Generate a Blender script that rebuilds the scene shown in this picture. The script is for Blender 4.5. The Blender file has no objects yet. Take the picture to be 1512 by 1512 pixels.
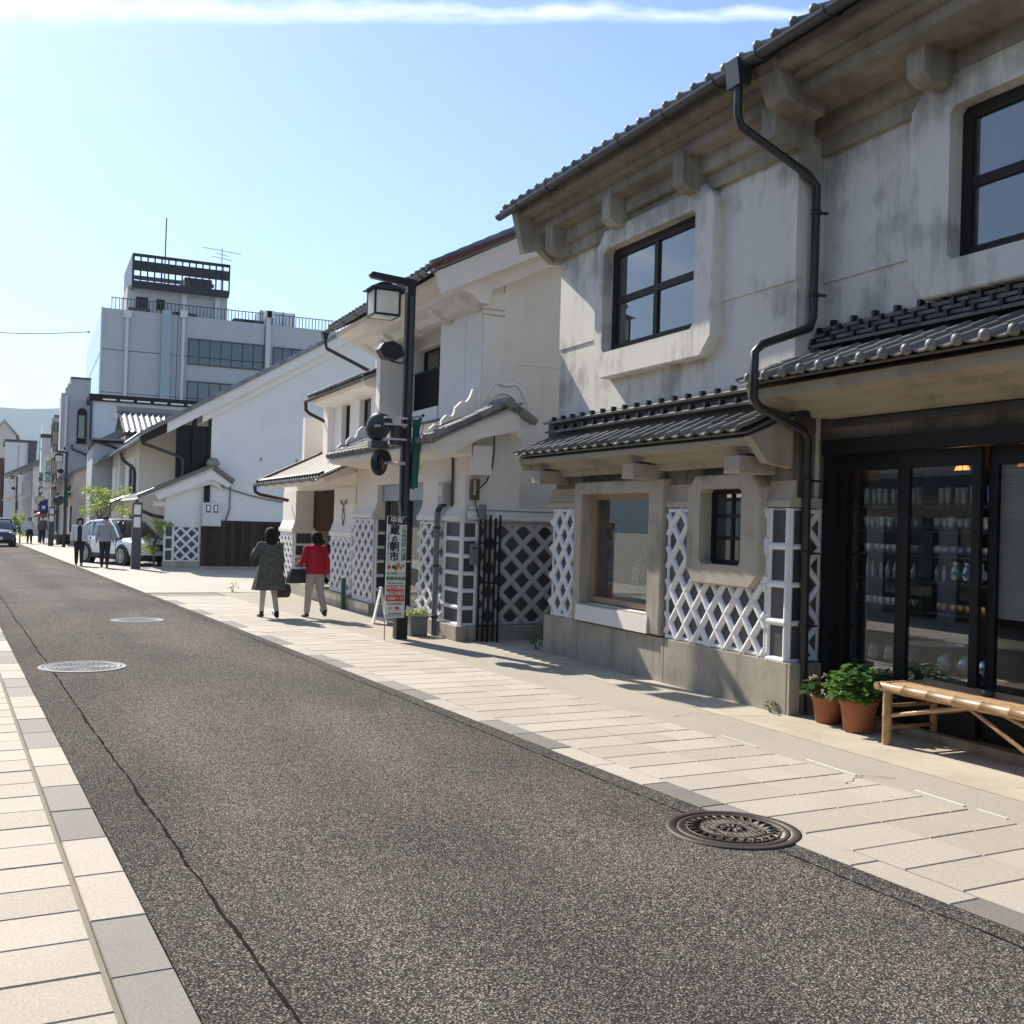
import bpy, bmesh, math, random
from math import sin, cos, pi, radians, sqrt, atan2
from mathutils import Vector, Matrix
import numpy as np
random.seed(7)
scene = bpy.context.scene
COL = scene.collection
# ------------------------------------------------------------------ camera
# world: X runs along the house fronts (away from the camera), Y to the left, Z up, the camera sits at the origin
F_PX, C_PX = 1568.0, 756.0
VPX, VPY, ROLL = 45.0, 752.0, 0.03            # vanishing point of the house fronts and slope of the horizon in the photograph
_dX = Vector((VPX - C_PX, VPY - C_PX, F_PX)).normalized()
_d2 = Vector((3000 - C_PX, VPY + ROLL * (3000 - VPX) - C_PX, F_PX))
_up = _dX.cross(_d2).normalized()
if _up.y > 0: _up = -_up
_dY = _up.cross(_dX)
RW = Matrix((_dX, _dY, _up))
cam_d = bpy.data.cameras.new('camera'); cam = bpy.data.objects.new('camera', cam_d); COL.objects.link(cam)
cam_d.sensor_width = 36.0; cam_d.lens = F_PX / 1512 * 36.0
cam_d.clip_start = 0.05; cam_d.clip_end = 20000
_r = RW @ Vector((1, 0, 0)); _u = RW @ Vector((0, -1, 0)); _b = RW @ Vector((0, 0, -1))
cam.matrix_world = Matrix(((_r.x, _u.x, _b.x, 0), (_r.y, _u.y, _b.y, 0), (_r.z, _u.z, _b.z, 0), (0, 0, 0, 1)))
scene.camera = cam
def px_ray(x, y): return RW @ Vector((x - C_PX, y - C_PX, F_PX))
# ------------------------------------------------------------------ sky, sun, exposure
SUN_AZ, SUN_EL = radians(14.0), radians(38.5)  # azimuth from +X towards +Y
SUN_DIR = Vector((cos(SUN_EL) * cos(SUN_AZ), cos(SUN_EL) * sin(SUN_AZ), sin(SUN_EL)))
world = bpy.data.worlds.new('World'); scene.world = world; world.use_nodes = True
wn = world.node_tree; wn.nodes.clear()
w_out = wn.nodes.new('ShaderNodeOutputWorld'); w_bg = wn.nodes.new('ShaderNodeBackground')
w_sky = wn.nodes.new('ShaderNodeTexSky'); w_sky.sky_type = 'NISHITA'; w_sky.sun_disc = False
w_sky.sun_elevation = SUN_EL; w_sky.sun_rotation = pi / 2 - SUN_AZ
w_sky.air_density = 0.95; w_sky.dust_density = 0.55; w_sky.ozone_density = 2.4; w_sky.altitude = 600
w_bg.inputs['Strength'].default_value = 0.099
# thin vapour trail: a band round a great circle, broken up by noise
_pa, _pb = px_ray(60, 14).normalized(), px_ray(1150, 20).normalized()
_n = _pa.cross(_pb).normalized(); _t = (_pb - _pa).normalized()
def wnode(t, **k):
    n = wn.nodes.new(t)
    for a, v in k.items(): setattr(n, a, v)
    return n
def wmath(op, a, b=None, clamp=False):
    n = wnode('ShaderNodeMath', operation=op, use_clamp=clamp)
    for i, v in enumerate((a, b)):
        if v is None: continue
        if isinstance(v, (int, float)): n.inputs[i].default_value = v
        else: wn.links.new(v, n.inputs[i])
    return n.outputs[0]
tc = wnode('ShaderNodeTexCoord')
def wdot(v):
    n = wnode('ShaderNodeVectorMath', operation='DOT_PRODUCT'); wn.links.new(tc.outputs['Generated'], n.inputs[0]); n.inputs[1].default_value = v
    return n.outputs['Value']
mp = wnode('ShaderNodeMapping'); wn.links.new(tc.outputs['Generated'], mp.inputs[0])
nz = wnode('ShaderNodeTexNoise'); nz.inputs['Scale'].default_value = 9.0; nz.inputs['Detail'].default_value = 9.0; nz.inputs['Roughness'].default_value = 0.62
wn.links.new(tc.outputs['Generated'], nz.inputs['Vector'])
nz2 = wnode('ShaderNodeTexNoise'); nz2.inputs['Scale'].default_value = 13.0; nz2.inputs['Detail'].default_value = 8.0; nz2.inputs['Roughness'].default_value = 0.65
along = wdot(tuple(_t)); dist = wdot(tuple(_n))
cxyz = wnode('ShaderNodeCombineXYZ'); wn.links.new(along, cxyz.inputs[0]); wn.links.new(wmath('MULTIPLY', dist, 5.0), cxyz.inputs[1]); wn.links.new(wmath('MULTIPLY', dist, 2.0), cxyz.inputs[2])
wn.links.new(cxyz.outputs[0], nz2.inputs['Vector'])
wob = wmath('MULTIPLY', wmath('SUBTRACT', nz.outputs[0], 0.5), 0.026)
dd = wmath('ABSOLUTE', wmath('ADD', dist, wob))
wid = wmath('ADD', wmath('MULTIPLY', along, -0.0068), 0.0066)
wid = wmath('MULTIPLY', wmath('MAXIMUM', wid, 0.002), wmath('ADD', wmath('MULTIPLY', nz.outputs[0], 2.6), 0.25))
band = wmath('SUBTRACT', 1.0, wmath('DIVIDE', dd, wid), clamp=True)
band = wmath('MULTIPLY', band, wmath('ADD', wmath('MULTIPLY', nz2.outputs[0], 2.7), -0.72), clamp=True)
band = wmath('MULTIPLY', band, 0.6, clamp=True)
ahead = wmath('GREATER_THAN', wdot(tuple(RW @ Vector((0, 0, 1)))), 0.0)
band = wmath('MULTIPLY', band, ahead)
mixc = wnode('ShaderNodeMix', data_type='RGBA'); wn.links.new(band, mixc.inputs[0])
wn.links.new(w_sky.outputs[0], mixc.inputs[6]); mixc.inputs[7].default_value = (9.0, 9.3, 9.6, 1)
wn.links.new(mixc.outputs[2], w_bg.inputs['Color']); wn.links.new(w_bg.outputs[0], w_out.inputs[0])
sun_d = bpy.data.lights.new('sun', 'SUN'); sun_d.energy = 3.9; sun_d.angle = radians(0.53); sun_d.color = (1.0, 0.93, 0.81)
sun = bpy.data.objects.new('sun', sun_d); COL.objects.link(sun)
sun.rotation_euler = SUN_DIR.to_track_quat('Z', 'Y').to_euler(); sun.location = (20, 10, 30)
scene.view_settings.view_transform = 'Standard'; scene.view_settings.look = 'None'
scene.view_settings.exposure = 1.08; scene.view_settings.gamma = 1.0
scene.view_settings.use_curve_mapping = False
scene.cycles.max_bounces = 7; scene.cycles.transparent_max_bounces = 16
# ------------------------------------------------------------------ helpers
TH = radians(3.8)                                # the road runs at a slight angle to the house fronts
UX, UY = cos(TH), sin(TH)
def gz(x, y=0): return -1.70 - 0.006 * x         # ground falls gently away from the camera
def SP(u, v, dz=0):                              # street frame: u along the kerb, v to the right of the right-hand kerb line
    x = u * UX + v * UY; y = -4.22 + u * UY - v * UX
    return Vector((x, y, gz(x) + dz))
class MB:
    def __init__(s): s.v = []; s.f = []; s.sm = []
    def add(s, vs, fs, smooth=False):
        b = len(s.v); s.v += [tuple(p) for p in vs]; s.f += [tuple(i + b for i in f) for f in fs]; s.sm += [smooth] * len(fs)
        return s
    def box(s, x0, x1, y0, y1, z0, z1):
        if x0 > x1: x0, x1 = x1, x0
        if y0 > y1: y0, y1 = y1, y0
        if z0 > z1: z0, z1 = z1, z0
        return s.add([(x0, y0, z0), (x1, y0, z0), (x1, y1, z0), (x0, y1, z0), (x0, y0, z1), (x1, y0, z1), (x1, y1, z1), (x0, y1, z1)],
              [(0, 3, 2, 1), (4, 5, 6, 7), (0, 1, 5, 4), (1, 2, 6, 5), (2, 3, 7, 6), (3, 0, 4, 7)])
    def prism(s, poly, axis, a, b):
        # poly in the two other axes (order: X->(y,z)  Y->(x,z)  Z->(x,y))
        n = len(poly)
        def P(p, t):
            return {'X': (t, p[0], p[1]), 'Y': (p[0], t, p[1]), 'Z': (p[0], p[1], t)}[axis]
        vs = [P(p, a) for p in poly] + [P(p, b) for p in poly]
        fs = [tuple(range(n))[::-1], tuple(range(n, 2 * n))] + [(i, (i + 1) % n, n + (i + 1) % n, n + i) for i in range(n)]
        return s.add(vs, fs)
    def ring_loft(s, rings, cap=True, smooth=True, closed=True):
        n = len(rings[0]); vs = [p for r in rings for p in r]; fs = []
        for k in range(len(rings) - 1):
            for i in range(n if closed else n - 1):
                j = (i + 1) % n
                fs.append((k * n + i, k * n + j, (k + 1) * n + j, (k + 1) * n + i))
        s.add(vs, fs, smooth)
        if cap and closed:
            s.add(rings[0], [tuple(range(n))[::-1]]); s.add(rings[-1], [tuple(range(n))])
        return s
    def tube(s, pts, r, n=8, cap=True):
        pts = [Vector(p) for p in pts]; rr = r if isinstance(r, (list, tuple)) else [r] * len(pts)
        rings = []; ref = None
        for i, p in enumerate(pts):
            a = pts[max(i - 1, 0)]; b = pts[min(i + 1, len(pts) - 1)]
            t = (b - a).normalized()
            if ref is None:
                ref = Vector((0, 0, 1)) if abs(t.z) < 0.9 else Vector((1, 0, 0))
            e1 = (ref - t * ref.dot(t))
            if e1.length < 1e-4: e1 = t.orthogonal()
            e1.normalize(); e2 = t.cross(e1); ref = e1
            rings.append([p + (e1 * cos(2 * pi * k / n) + e2 * sin(2 * pi * k / n)) * rr[i] for k in range(n)])
        return s.ring_loft(rings, cap, True)
    def lathe(s, prof, c=(0, 0, 0), n=16, cap=True):
        rings = [[(c[0] + r * cos(2 * pi * k / n), c[1] + r * sin(2 * pi * k / n), c[2] + z) for k in range(n)] for r, z in prof]
        return s.ring_loft(rings, cap, True)
    def ball(s, c, r, n=10, m=6, sc=(1, 1, 1)):
        prof = [(max(r * sin(pi * i / m), 1e-4), -r * cos(pi * i / m)) for i in range(m + 1)]
        rings = [[(c[0] + sc[0] * a * cos(2 * pi * k / n), c[1] + sc[1] * a * sin(2 * pi * k / n), c[2] + sc[2] * z) for k in range(n)] for a, z in prof]
        return s.ring_loft(rings, True, True)
    def mesh(s, name='mesh'):
        me = bpy.data.meshes.new(name); me.from_pydata(s.v, [], s.f)
        bm = bmesh.new(); bm.from_mesh(me)
        bmesh.ops.recalc_face_normals(bm, faces=bm.faces); bm.to_mesh(me); bm.free()
        if any(s.sm) and len(me.polygons) == len(s.sm): me.polygons.foreach_set('use_smooth', s.sm)
        return me
    def build(s, name, mat, parent=None, bevel=0):
        return obj(name, s.mesh(name), mat, parent, bevel)
WORLD_PARENT = {}
def obj(name, me, mat=None, parent=None, bevel=0, matrix=None):
    o = bpy.data.objects.new(name, me); COL.objects.link(o)
    if mat is not None and me is not None and not me.materials: me.materials.append(M[mat] if isinstance(mat, str) else mat)
    if parent is not None:
        o.parent = parent
        if parent.name in WORLD_PARENT: o.matrix_parent_inverse = WORLD_PARENT[parent.name]
    if matrix is not None: o.matrix_basis = matrix
    if bevel:
        b = o.modifiers.new('bevel', 'BEVEL'); b.width = bevel; b.segments = 2; b.limit_method = 'ANGLE'; b.angle_limit = radians(40)
    return o
def tag(o, label=None, cat=None, group=None, kind=None):
    if label: o['label'] = label
    if cat: o['category'] = cat
    if group: o['group'] = group
    if kind: o['kind'] = kind
    return o
def thing(name, label, cat, loc=(0, 0, 0), rz=0.0, group=None, world=False, scale=1.0):
    e = bpy.data.objects.new(name, None); COL.objects.link(e); e.empty_display_size = 0.2
    e.location = loc; e.rotation_euler = (0, 0, rz); e.scale = (scale,) * 3
    tag(e, label, cat, group)
    if world: WORLD_PARENT[e.name] = Matrix.Translation(-Vector(loc))
    return e
def copy_thing(src, loc, rz=0.0, label=None, scale=None):
    r = src.copy(); COL.objects.link(r); r.location = loc; r.rotation_euler = (0, 0, rz)
    if scale: r.scale = (scale,) * 3
    if label: r['label'] = label
    for ch in list(src.children):
        c = ch.copy(); COL.objects.link(c); c.parent = r
        for g in list(ch.children):
            d = g.copy(); COL.objects.link(d); d.parent = c
    return r
def struct(o): o['kind'] = 'structure'; return o
def clip_poly(poly, x0, x1, y0, y1):
    def cl(p, f, inter):
        out = []
        for i in range(len(p)):
            a, b = p[i], p[(i + 1) % len(p)]
            if f(a): out.append(a)
            if f(a) != f(b): out.append(inter(a, b))
        return out
    def ix(v): return lambda a, b: (v, a[1] + (b[1] - a[1]) * (v - a[0]) / (b[0] - a[0]))
    def iy(v): return lambda a, b: (a[0] + (b[0] - a[0]) * (v - a[1]) / (b[1] - a[1]), v)
    for f, g in ((lambda p: p[0] >= x0, ix(x0)), (lambda p: p[0] <= x1, ix(x1)), (lambda p: p[1] >= y0, iy(y0)), (lambda p: p[1] <= y1, iy(y1))):
        if poly: poly = cl(poly, f, g)
    return poly
def clip_seg(a, b, x0, x1, y0, y1):
    t0, t1 = 0.0, 1.0; dx, dy = b[0] - a[0], b[1] - a[1]
    for p, q in ((-dx, a[0] - x0), (dx, x1 - a[0]), (-dy, a[1] - y0), (dy, y1 - a[1])):
        if abs(p) < 1e-9:
            if q < 0: return None
        else:
            r = q / p
            if p < 0: t0 = max(t0, r)
            else: t1 = min(t1, r)
    if t0 >= t1 - 1e-4: return None
    return ((a[0] + dx * t0, a[1] + dy * t0), (a[0] + dx * t1, a[1] + dy * t1))
def wall_cells(mb, axis, a0, a1, z0, z1, p0, p1, holes):
    # wall in plane axis ('Y': spans x, thickness p0..p1 in y ; 'X': spans y), with rectangular holes (a0,a1,z0,z1)
    aa = sorted(set([a0, a1] + [h for q in holes for h in q[:2] if a0 < h < a1]))
    zz = sorted(set([z0, z1] + [h for q in holes for h in q[2:] if z0 < h < z1]))
    for k in range(len(zz) - 1):
        run = None
        for i in range(len(aa) - 1):
            ca, cz = (aa[i] + aa[i + 1]) / 2, (zz[k] + zz[k + 1]) / 2
            solid = not any(q[0] < ca < q[1] and q[2] < cz < q[3] for q in holes)
            if solid:
                if run is None: run = aa[i]
                if i == len(aa) - 2:
                    mb.box(run, aa[i + 1], p0, p1, zz[k], zz[k + 1]) if axis == 'Y' else mb.box(p0, p1, run, aa[i + 1], zz[k], zz[k + 1]); run = None
            elif run is not None:
                mb.box(run, aa[i], p0, p1, zz[k], zz[k + 1]) if axis == 'Y' else mb.box(p0, p1, run, aa[i], zz[k], zz[k + 1]); run = None
def text_mesh(s, size, extrude=0.0, bold=0.0, align='CENTER'):
    cu = bpy.data.curves.new('txt', 'FONT'); cu.body = s; cu.size = size; cu.extrude = extrude; cu.offset = bold
    cu.align_x = align; cu.align_y = 'CENTER'; cu.resolution_u = 2
    o = bpy.data.objects.new('txt', cu); COL.objects.link(o)
    dg = bpy.context.evaluated_depsgraph_get(); dg.update()
    me = bpy.data.meshes.new_from_object(o.evaluated_get(dg)); bpy.data.objects.remove(o); bpy.data.curves.remove(cu)
    me.materials.clear()
    return me
def frame_m(o, ex, ey, ez):
    return Matrix(((ex[0], ey[0], ez[0], o[0]), (ex[1], ey[1], ez[1], o[1]), (ex[2], ey[2], ez[2], o[2]), (0, 0, 0, 1)))
# ------------------------------------------------------------------ materials
M = {}
class NT:
    def __init__(s, name, rough=0.7, metal=0.0, spec=0.5):
        s.m = bpy.data.materials.new(name); s.m.use_nodes = True; s.t = s.m.node_tree; s.b = s.t.nodes['Principled BSDF']
        s.b.inputs['Roughness'].default_value = rough; s.b.inputs['Metallic'].default_value = metal
        s.b.inputs['Specular IOR Level'].default_value = spec
        s.tc = s.t.nodes.new('ShaderNodeTexCoord'); s.geo = s.t.nodes.new('ShaderNodeNewGeometry'); M[name] = s.m
    def n(s, t, **k):
        x = s.t.nodes.new(t)
        for a, v in k.items(): setattr(x, a, v)
        return x
    def put(s, v, sock):
        if isinstance(v, (int, float)): sock.default_value = v
        elif isinstance(v, (tuple, list)): sock.default_value = tuple(v) + ((1,) if len(v) == 3 and sock.type == 'RGBA' else ())
        else: s.t.links.new(v, sock)
    def vec(s, scale=(1, 1, 1), obj=False):
        mp = s.n('ShaderNodeMapping'); s.put(s.tc.outputs['Object'] if obj else s.geo.outputs['Position'], mp.inputs[0]); mp.inputs['Scale'].default_value = scale
        return mp.outputs[0]
    def noise(s, scale, detail=5, rough=0.6, vec=None, out=0):
        x = s.n('ShaderNodeTexNoise'); x.inputs['Scale'].default_value = scale; x.inputs['Detail'].default_value = detail; x.inputs['Roughness'].default_value = rough
        s.put(vec if vec is not None else s.vec(), x.inputs['Vector']); return x.outputs[out]
    def ramp(s, f, stops):
        x = s.n('ShaderNodeValToRGB'); s.put(f, x.inputs[0]); e = x.color_ramp.elements
        while len(e) < len(stops): e.new(0.5)
        for q, (p, c) in zip(e, stops):
            q.position = p; q.color = tuple(c) + (1,) if isinstance(c, (tuple, list)) else (c, c, c, 1)
        return x.outputs[0]
    def mix(s, f, a, b, mode='MIX'):
        x = s.n('ShaderNodeMix', data_type='RGBA', blend_type=mode); s.put(f, x.inputs[0]); s.put(a, x.inputs[6]); s.put(b, x.inputs[7]); return x.outputs[2]
    def math(s, op, a, b=None, clamp=False):
        x = s.n('ShaderNodeMath', operation=op, use_clamp=clamp); s.put(a, x.inputs[0])
        if b is not None: s.put(b, x.inputs[1])
        return x.outputs[0]
    def sep(s, v=None):
        x = s.n('ShaderNodeSeparateXYZ'); s.put(v if v is not None else s.geo.outputs['Position'], x.inputs[0]); return x.outputs
    def rnd(s):
        return s.n('ShaderNodeObjectInfo').outputs['Random']
    def col(s, c): s.put(c, s.b.inputs['Base Color'])
    def rough(s, r): s.put(r, s.b.inputs['Roughness'])
    def bump(s, h, strength=0.3, dist=0.01):
        x = s.n('ShaderNodeBump'); x.inputs['Strength'].default_value = strength; x.inputs['Distance'].default_value = dist
        s.put(h, x.inputs['Height']); s.put(x.outputs[0], s.b.inputs['Normal'])
def plain(name, c, rough=0.6, metal=0.0, var=0.12, scale=6.0, bump=0.0, spec=0.5, obj=False):
    t = NT(name, rough, metal, spec)
    f = t.noise(scale, 5, 0.65, t.vec(obj=obj))
    t.col(t.mix(f, tuple(x * (1 - var) for x in c), tuple(min(1, x * (1 + var)) for x in c)))
    if bump: t.bump(t.noise(scale * 9, 4, 0.6, t.vec(obj=obj)), bump, 0.01)
    return t
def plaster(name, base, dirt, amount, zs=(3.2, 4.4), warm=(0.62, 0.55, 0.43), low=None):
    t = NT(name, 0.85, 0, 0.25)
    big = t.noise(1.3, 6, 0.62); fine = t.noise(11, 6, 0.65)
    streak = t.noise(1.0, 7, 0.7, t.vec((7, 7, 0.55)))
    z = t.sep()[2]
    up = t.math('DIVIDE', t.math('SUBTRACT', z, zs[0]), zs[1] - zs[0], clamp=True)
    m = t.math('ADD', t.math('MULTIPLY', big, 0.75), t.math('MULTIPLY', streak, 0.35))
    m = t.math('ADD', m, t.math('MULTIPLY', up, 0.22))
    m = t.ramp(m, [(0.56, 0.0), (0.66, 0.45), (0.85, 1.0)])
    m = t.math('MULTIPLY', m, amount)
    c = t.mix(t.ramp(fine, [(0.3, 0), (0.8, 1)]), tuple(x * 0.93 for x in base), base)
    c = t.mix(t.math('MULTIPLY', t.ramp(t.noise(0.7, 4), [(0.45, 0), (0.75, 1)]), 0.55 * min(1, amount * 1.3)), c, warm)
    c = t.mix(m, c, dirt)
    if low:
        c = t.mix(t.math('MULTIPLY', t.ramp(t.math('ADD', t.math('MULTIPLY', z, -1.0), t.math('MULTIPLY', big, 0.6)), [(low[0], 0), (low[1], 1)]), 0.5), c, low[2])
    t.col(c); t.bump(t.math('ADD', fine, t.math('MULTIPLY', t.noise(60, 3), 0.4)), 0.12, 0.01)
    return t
plaster('plaster_old', (0.76, 0.715, 0.64), (0.11, 0.105, 0.092), 0.92)
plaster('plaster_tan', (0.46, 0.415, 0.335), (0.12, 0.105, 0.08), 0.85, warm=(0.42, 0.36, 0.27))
plaster('plaster_brown', (0.31, 0.275, 0.215), (0.075, 0.065, 0.05), 0.95, zs=(-0.6, 1.2), warm=(0.24, 0.205, 0.15))  # lower walls: darker brown than the upper walls, deepened for contrast
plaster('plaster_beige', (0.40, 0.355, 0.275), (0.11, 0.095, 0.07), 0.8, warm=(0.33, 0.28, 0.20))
plaster('plaster_white', (0.84, 0.795, 0.73), (0.42, 0.39, 0.34), 0.22, warm=(0.76, 0.70, 0.62))
plaster('plaster_cool', (0.80, 0.785, 0.76), (0.40, 0.39, 0.37), 0.22, warm=(0.70, 0.69, 0.68))
plaster('plaster_far', (0.70, 0.71, 0.73), (0.40, 0.40, 0.41), 0.12, warm=(0.66, 0.66, 0.66))
plaster('lattice_white', (0.80, 0.80, 0.81), (0.42, 0.41, 0.39), 0.14, warm=(0.74, 0.72, 0.68))
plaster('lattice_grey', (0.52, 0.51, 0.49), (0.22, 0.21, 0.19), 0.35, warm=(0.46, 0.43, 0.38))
plaster('render_grey', (0.47, 0.48, 0.49), (0.30, 0.30, 0.30), 0.22, warm=(0.44, 0.44, 0.43))
plaster('panel_grey', (0.52, 0.525, 0.53), (0.30, 0.30, 0.30), 0.18, warm=(0.42, 0.42, 0.41))
plaster('brown_render', (0.36, 0.31, 0.25), (0.2, 0.17, 0.14), 0.3)
plaster('pink_render', (0.62, 0.55, 0.50), (0.4, 0.36, 0.33), 0.2)
t = NT('concrete', 0.85, 0, 0.3)
st = t.noise(1.0, 7, 0.7, t.vec((5, 5, 0.8))); bg_ = t.noise(1.6, 6)
c = t.mix(t.ramp(bg_, [(0.35, 0), (0.7, 1)]), (0.33, 0.295, 0.23), (0.51, 0.465, 0.375))
c = t.mix(t.math('MULTIPLY', t.ramp(st, [(0.52, 0), (0.72, 1)]), 0.55), c, (0.12, 0.11, 0.09))
t.col(t.mix(t.ramp(t.noise(40, 4), [(0.3, 0.85), (0.7, 1.0)]), (0, 0, 0), c)); t.bump(t.noise(25, 6), 0.15, 0.01)
# ibushi roof tile
for nm, ca, cb, ro in (('roof_tile', (0.105, 0.103, 0.099), (0.245, 0.235, 0.215), 0.5), ('roof_tile_pale', (0.10, 0.105, 0.115), (0.22, 0.225, 0.235), 0.36)):
    t = NT(nm, ro, 0.0, 0.55)
    f = t.math('ADD', t.math('MULTIPLY', t.rnd(), 0.55), t.math('MULTIPLY', t.noise(9, 6, 0.7), 0.5))
    c = t.mix(t.ramp(f, [(0.2, 0), (0.85, 1)]), ca, cb)
    c = t.mix(t.math('MULTIPLY', t.ramp(t.noise(5, 6, 0.7), [(0.58, 0), (0.72, 1)]), 0.35), c, (0.16, 0.14, 0.10))
    t.col(c); t.rough(t.ramp(t.noise(14, 4), [(0.3, ro - 0.08), (0.7, ro + 0.14)])); t.bump(t.noise(45, 4), 0.12, 0.004)
t = NT('namako_tile', 0.5, 0, 0.5)
f = t.math('ADD', t.math('MULTIPLY', t.rnd(), 0.6), t.math('MULTIPLY', t.noise(6, 6, 0.7), 0.45))
c = t.mix(t.ramp(f, [(0.25, 0), (0.9, 1)]), (0.030, 0.032, 0.035), (0.085, 0.085, 0.085))
c = t.mix(t.math('MULTIPLY', t.ramp(t.noise(7, 7, 0.75), [(0.56, 0), (0.75, 1)]), 0.4), c, (0.24, 0.23, 0.20))
t.col(c); t.bump(t.noise(60, 3), 0.1, 0.003)
# paving stone: pale granite, grey granite
for nm, ca, cb in (('granite_pale', (0.405, 0.358, 0.298), (0.505, 0.452, 0.385)), ('granite_grey', (0.18, 0.168, 0.15), (0.265, 0.248, 0.222))):
    t = NT(nm, 0.75, 0, 0.35)
    sp = t.n('ShaderNodeTexVoronoi'); sp.inputs['Scale'].default_value = 210; t.put(t.vec(), sp.inputs['Vector'])
    s1 = t.sep(sp.outputs['Color'])[0]
    f = t.math('ADD', t.math('MULTIPLY', t.rnd(), 0.6), t.math('MULTIPLY', t.noise(2.6, 6, 0.65), 0.45))
    c = t.mix(t.ramp(f, [(0.2, 0), (0.85, 1)]), ca, cb)
    c = t.mix(t.math('MULTIPLY', t.ramp(s1, [(0.80, 0), (0.9, 1)]), 0.4), c, tuple(x * 0.55 for x in ca))
    c = t.mix(t.math('MULTIPLY', t.ramp(s1, [(0.10, 1), (0.2, 0)]), 0.35), c, tuple(min(1, x * 1.35) for x in cb))
    c = t.mix(t.math('MULTIPLY', t.ramp(t.noise(0.9, 7, 0.7), [(0.56, 0), (0.72, 1)]), 0.28), c, tuple(x * 0.6 for x in ca))
    t.col(c); t.bump(t.noise(170, 3), 0.18, 0.004)
t = NT('paving_far', 0.75, 0, 0.35)
br = t.n('ShaderNodeTexBrick'); br.inputs['Scale'].default_value = 1.0; br.inputs['Brick Width'].default_value = 0.6; br.inputs['Row Height'].default_value = 0.3
br.inputs['Mortar Size'].default_value = 0.008; br.inputs['Color1'].default_value = (0.48, 0.43, 0.365, 1); br.inputs['Color2'].default_value = (0.42, 0.375, 0.315, 1); br.inputs['Mortar'].default_value = (0.24, 0.21, 0.17, 1)
mpv = t.n('ShaderNodeMapping'); t.put(t.geo.outputs['Position'], mpv.inputs[0]); mpv.inputs['Rotation'].default_value = (0, 0, pi / 2 - TH); t.put(mpv.outputs[0], br.inputs['Vector'])
t.col(t.mix(t.math('MULTIPLY', t.ramp(t.noise(0.8, 6, 0.7), [(0.5, 0), (0.75, 1)]), 0.25), br.outputs[0], (0.3, 0.26, 0.2)))
plain('mortar', (0.25, 0.22, 0.18), 0.9, var=0.25, scale=14, bump=0.2)
# asphalt: exposed chippings
t = NT('asphalt', 0.95, 0, 0.12)
vo = t.n('ShaderNodeTexVoronoi'); vo.inputs['Scale'].default_value = 105; t.put(t.vec(), vo.inputs['Vector'])
vo2 = t.n('ShaderNodeTexVoronoi'); vo2.inputs['Scale'].default_value = 150; t.put(t.vec(), vo2.inputs['Vector'])
r1 = t.sep(vo.outputs['Color']); r2 = t.sep(vo2.outputs['Color'])
chip = t.ramp(r1[0], [(0.0, (0.040, 0.036, 0.031)), (0.40, (0.125, 0.112, 0.096)), (0.72, (0.25, 0.227, 0.195)), (0.93, (0.54, 0.49, 0.425))])
chip2 = t.ramp(r2[1], [(0.0, (0.038, 0.034, 0.030)), (0.55, (0.155, 0.14, 0.12)), (0.92, (0.45, 0.41, 0.36))])
c = t.mix(t.ramp(t.noise(70, 2), [(0.42, 0), (0.58, 1)]), chip, chip2)
gap = t.ramp(vo.outputs['Distance'], [(0.38, 0), (0.62, 1)])
c = t.mix(t.math('MULTIPLY', gap, 0.85), c, (0.018, 0.017, 0.016))
patch = t.ramp(t.noise(0.5, 5, 0.6, t.vec((0.5, 1.4, 1))), [(0.38, 0.78), (0.62, 1.1)])
x = t.n('ShaderNodeMix', data_type='RGBA', blend_type='MULTIPLY'); x.inputs[0].default_value = 1.0; t.put(c, x.inputs[6]); t.put(patch, x.inputs[7])
c = x.outputs[2]
_p = t.sep(); _v = t.math('SUBTRACT', t.math('MULTIPLY', _p[0], math.sin(TH)), t.math('MULTIPLY', t.math('ADD', _p[1], 4.22), math.cos(TH)))   # metres to the right of the kerb line
_v = t.math('ADD', _v, t.math('MULTIPLY', t.math('SUBTRACT', t.noise(0.35, 3), 0.5), 0.5))
lane = t.ramp(t.math('DIVIDE', _v, -3.38), [(0.0, 0.80), (0.10, 1.0), (0.24, 1.06), (0.34, 1.16), (0.46, 1.0), (0.55, 0.93), (0.66, 1.06), (0.76, 1.16), (0.88, 0.97), (1.0, 0.86)])
x = t.n('ShaderNodeMix', data_type='RGBA', blend_type='MULTIPLY'); x.inputs[0].default_value = 0.8; t.put(c, x.inputs[6]); t.put(lane, x.inputs[7]); c = x.outputs[2]
stain = t.ramp(t.noise(1.1, 6, 0.7, t.vec((0.6, 1.6, 1))), [(0.60, 0), (0.72, 1)])
c = t.mix(t.math('MULTIPLY', stain, 0.35), c, (0.045, 0.041, 0.036))
t.col(c); t.bump(t.math('SUBTRACT', r1[0], t.math('MULTIPLY', gap, 0.9)), 0.55, 0.006)
t = NT('asphalt_strip', 0.9, 0, 0.3)
vo = t.n('ShaderNodeTexVoronoi'); vo.inputs['Scale'].default_value = 190; t.put(t.vec(), vo.inputs['Vector'])
c = t.mix(t.sep(vo.outputs['Color'])[0], (0.29, 0.26, 0.215), (0.46, 0.415, 0.35))
c = t.mix(t.ramp(t.noise(1.1, 7, 0.7), [(0.4, 0), (0.7, 0.45)]), c, (0.46, 0.41, 0.33)); t.col(c); t.bump(t.sep(vo.outputs['Color'])[0], 0.2, 0.003)
t = NT('apron', 0.85, 0, 0.3)
c = t.mix(t.ramp(t.noise(1.3, 7, 0.7), [(0.35, 0), (0.7, 1)]), (0.40, 0.35, 0.27), (0.56, 0.50, 0.41))
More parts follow.
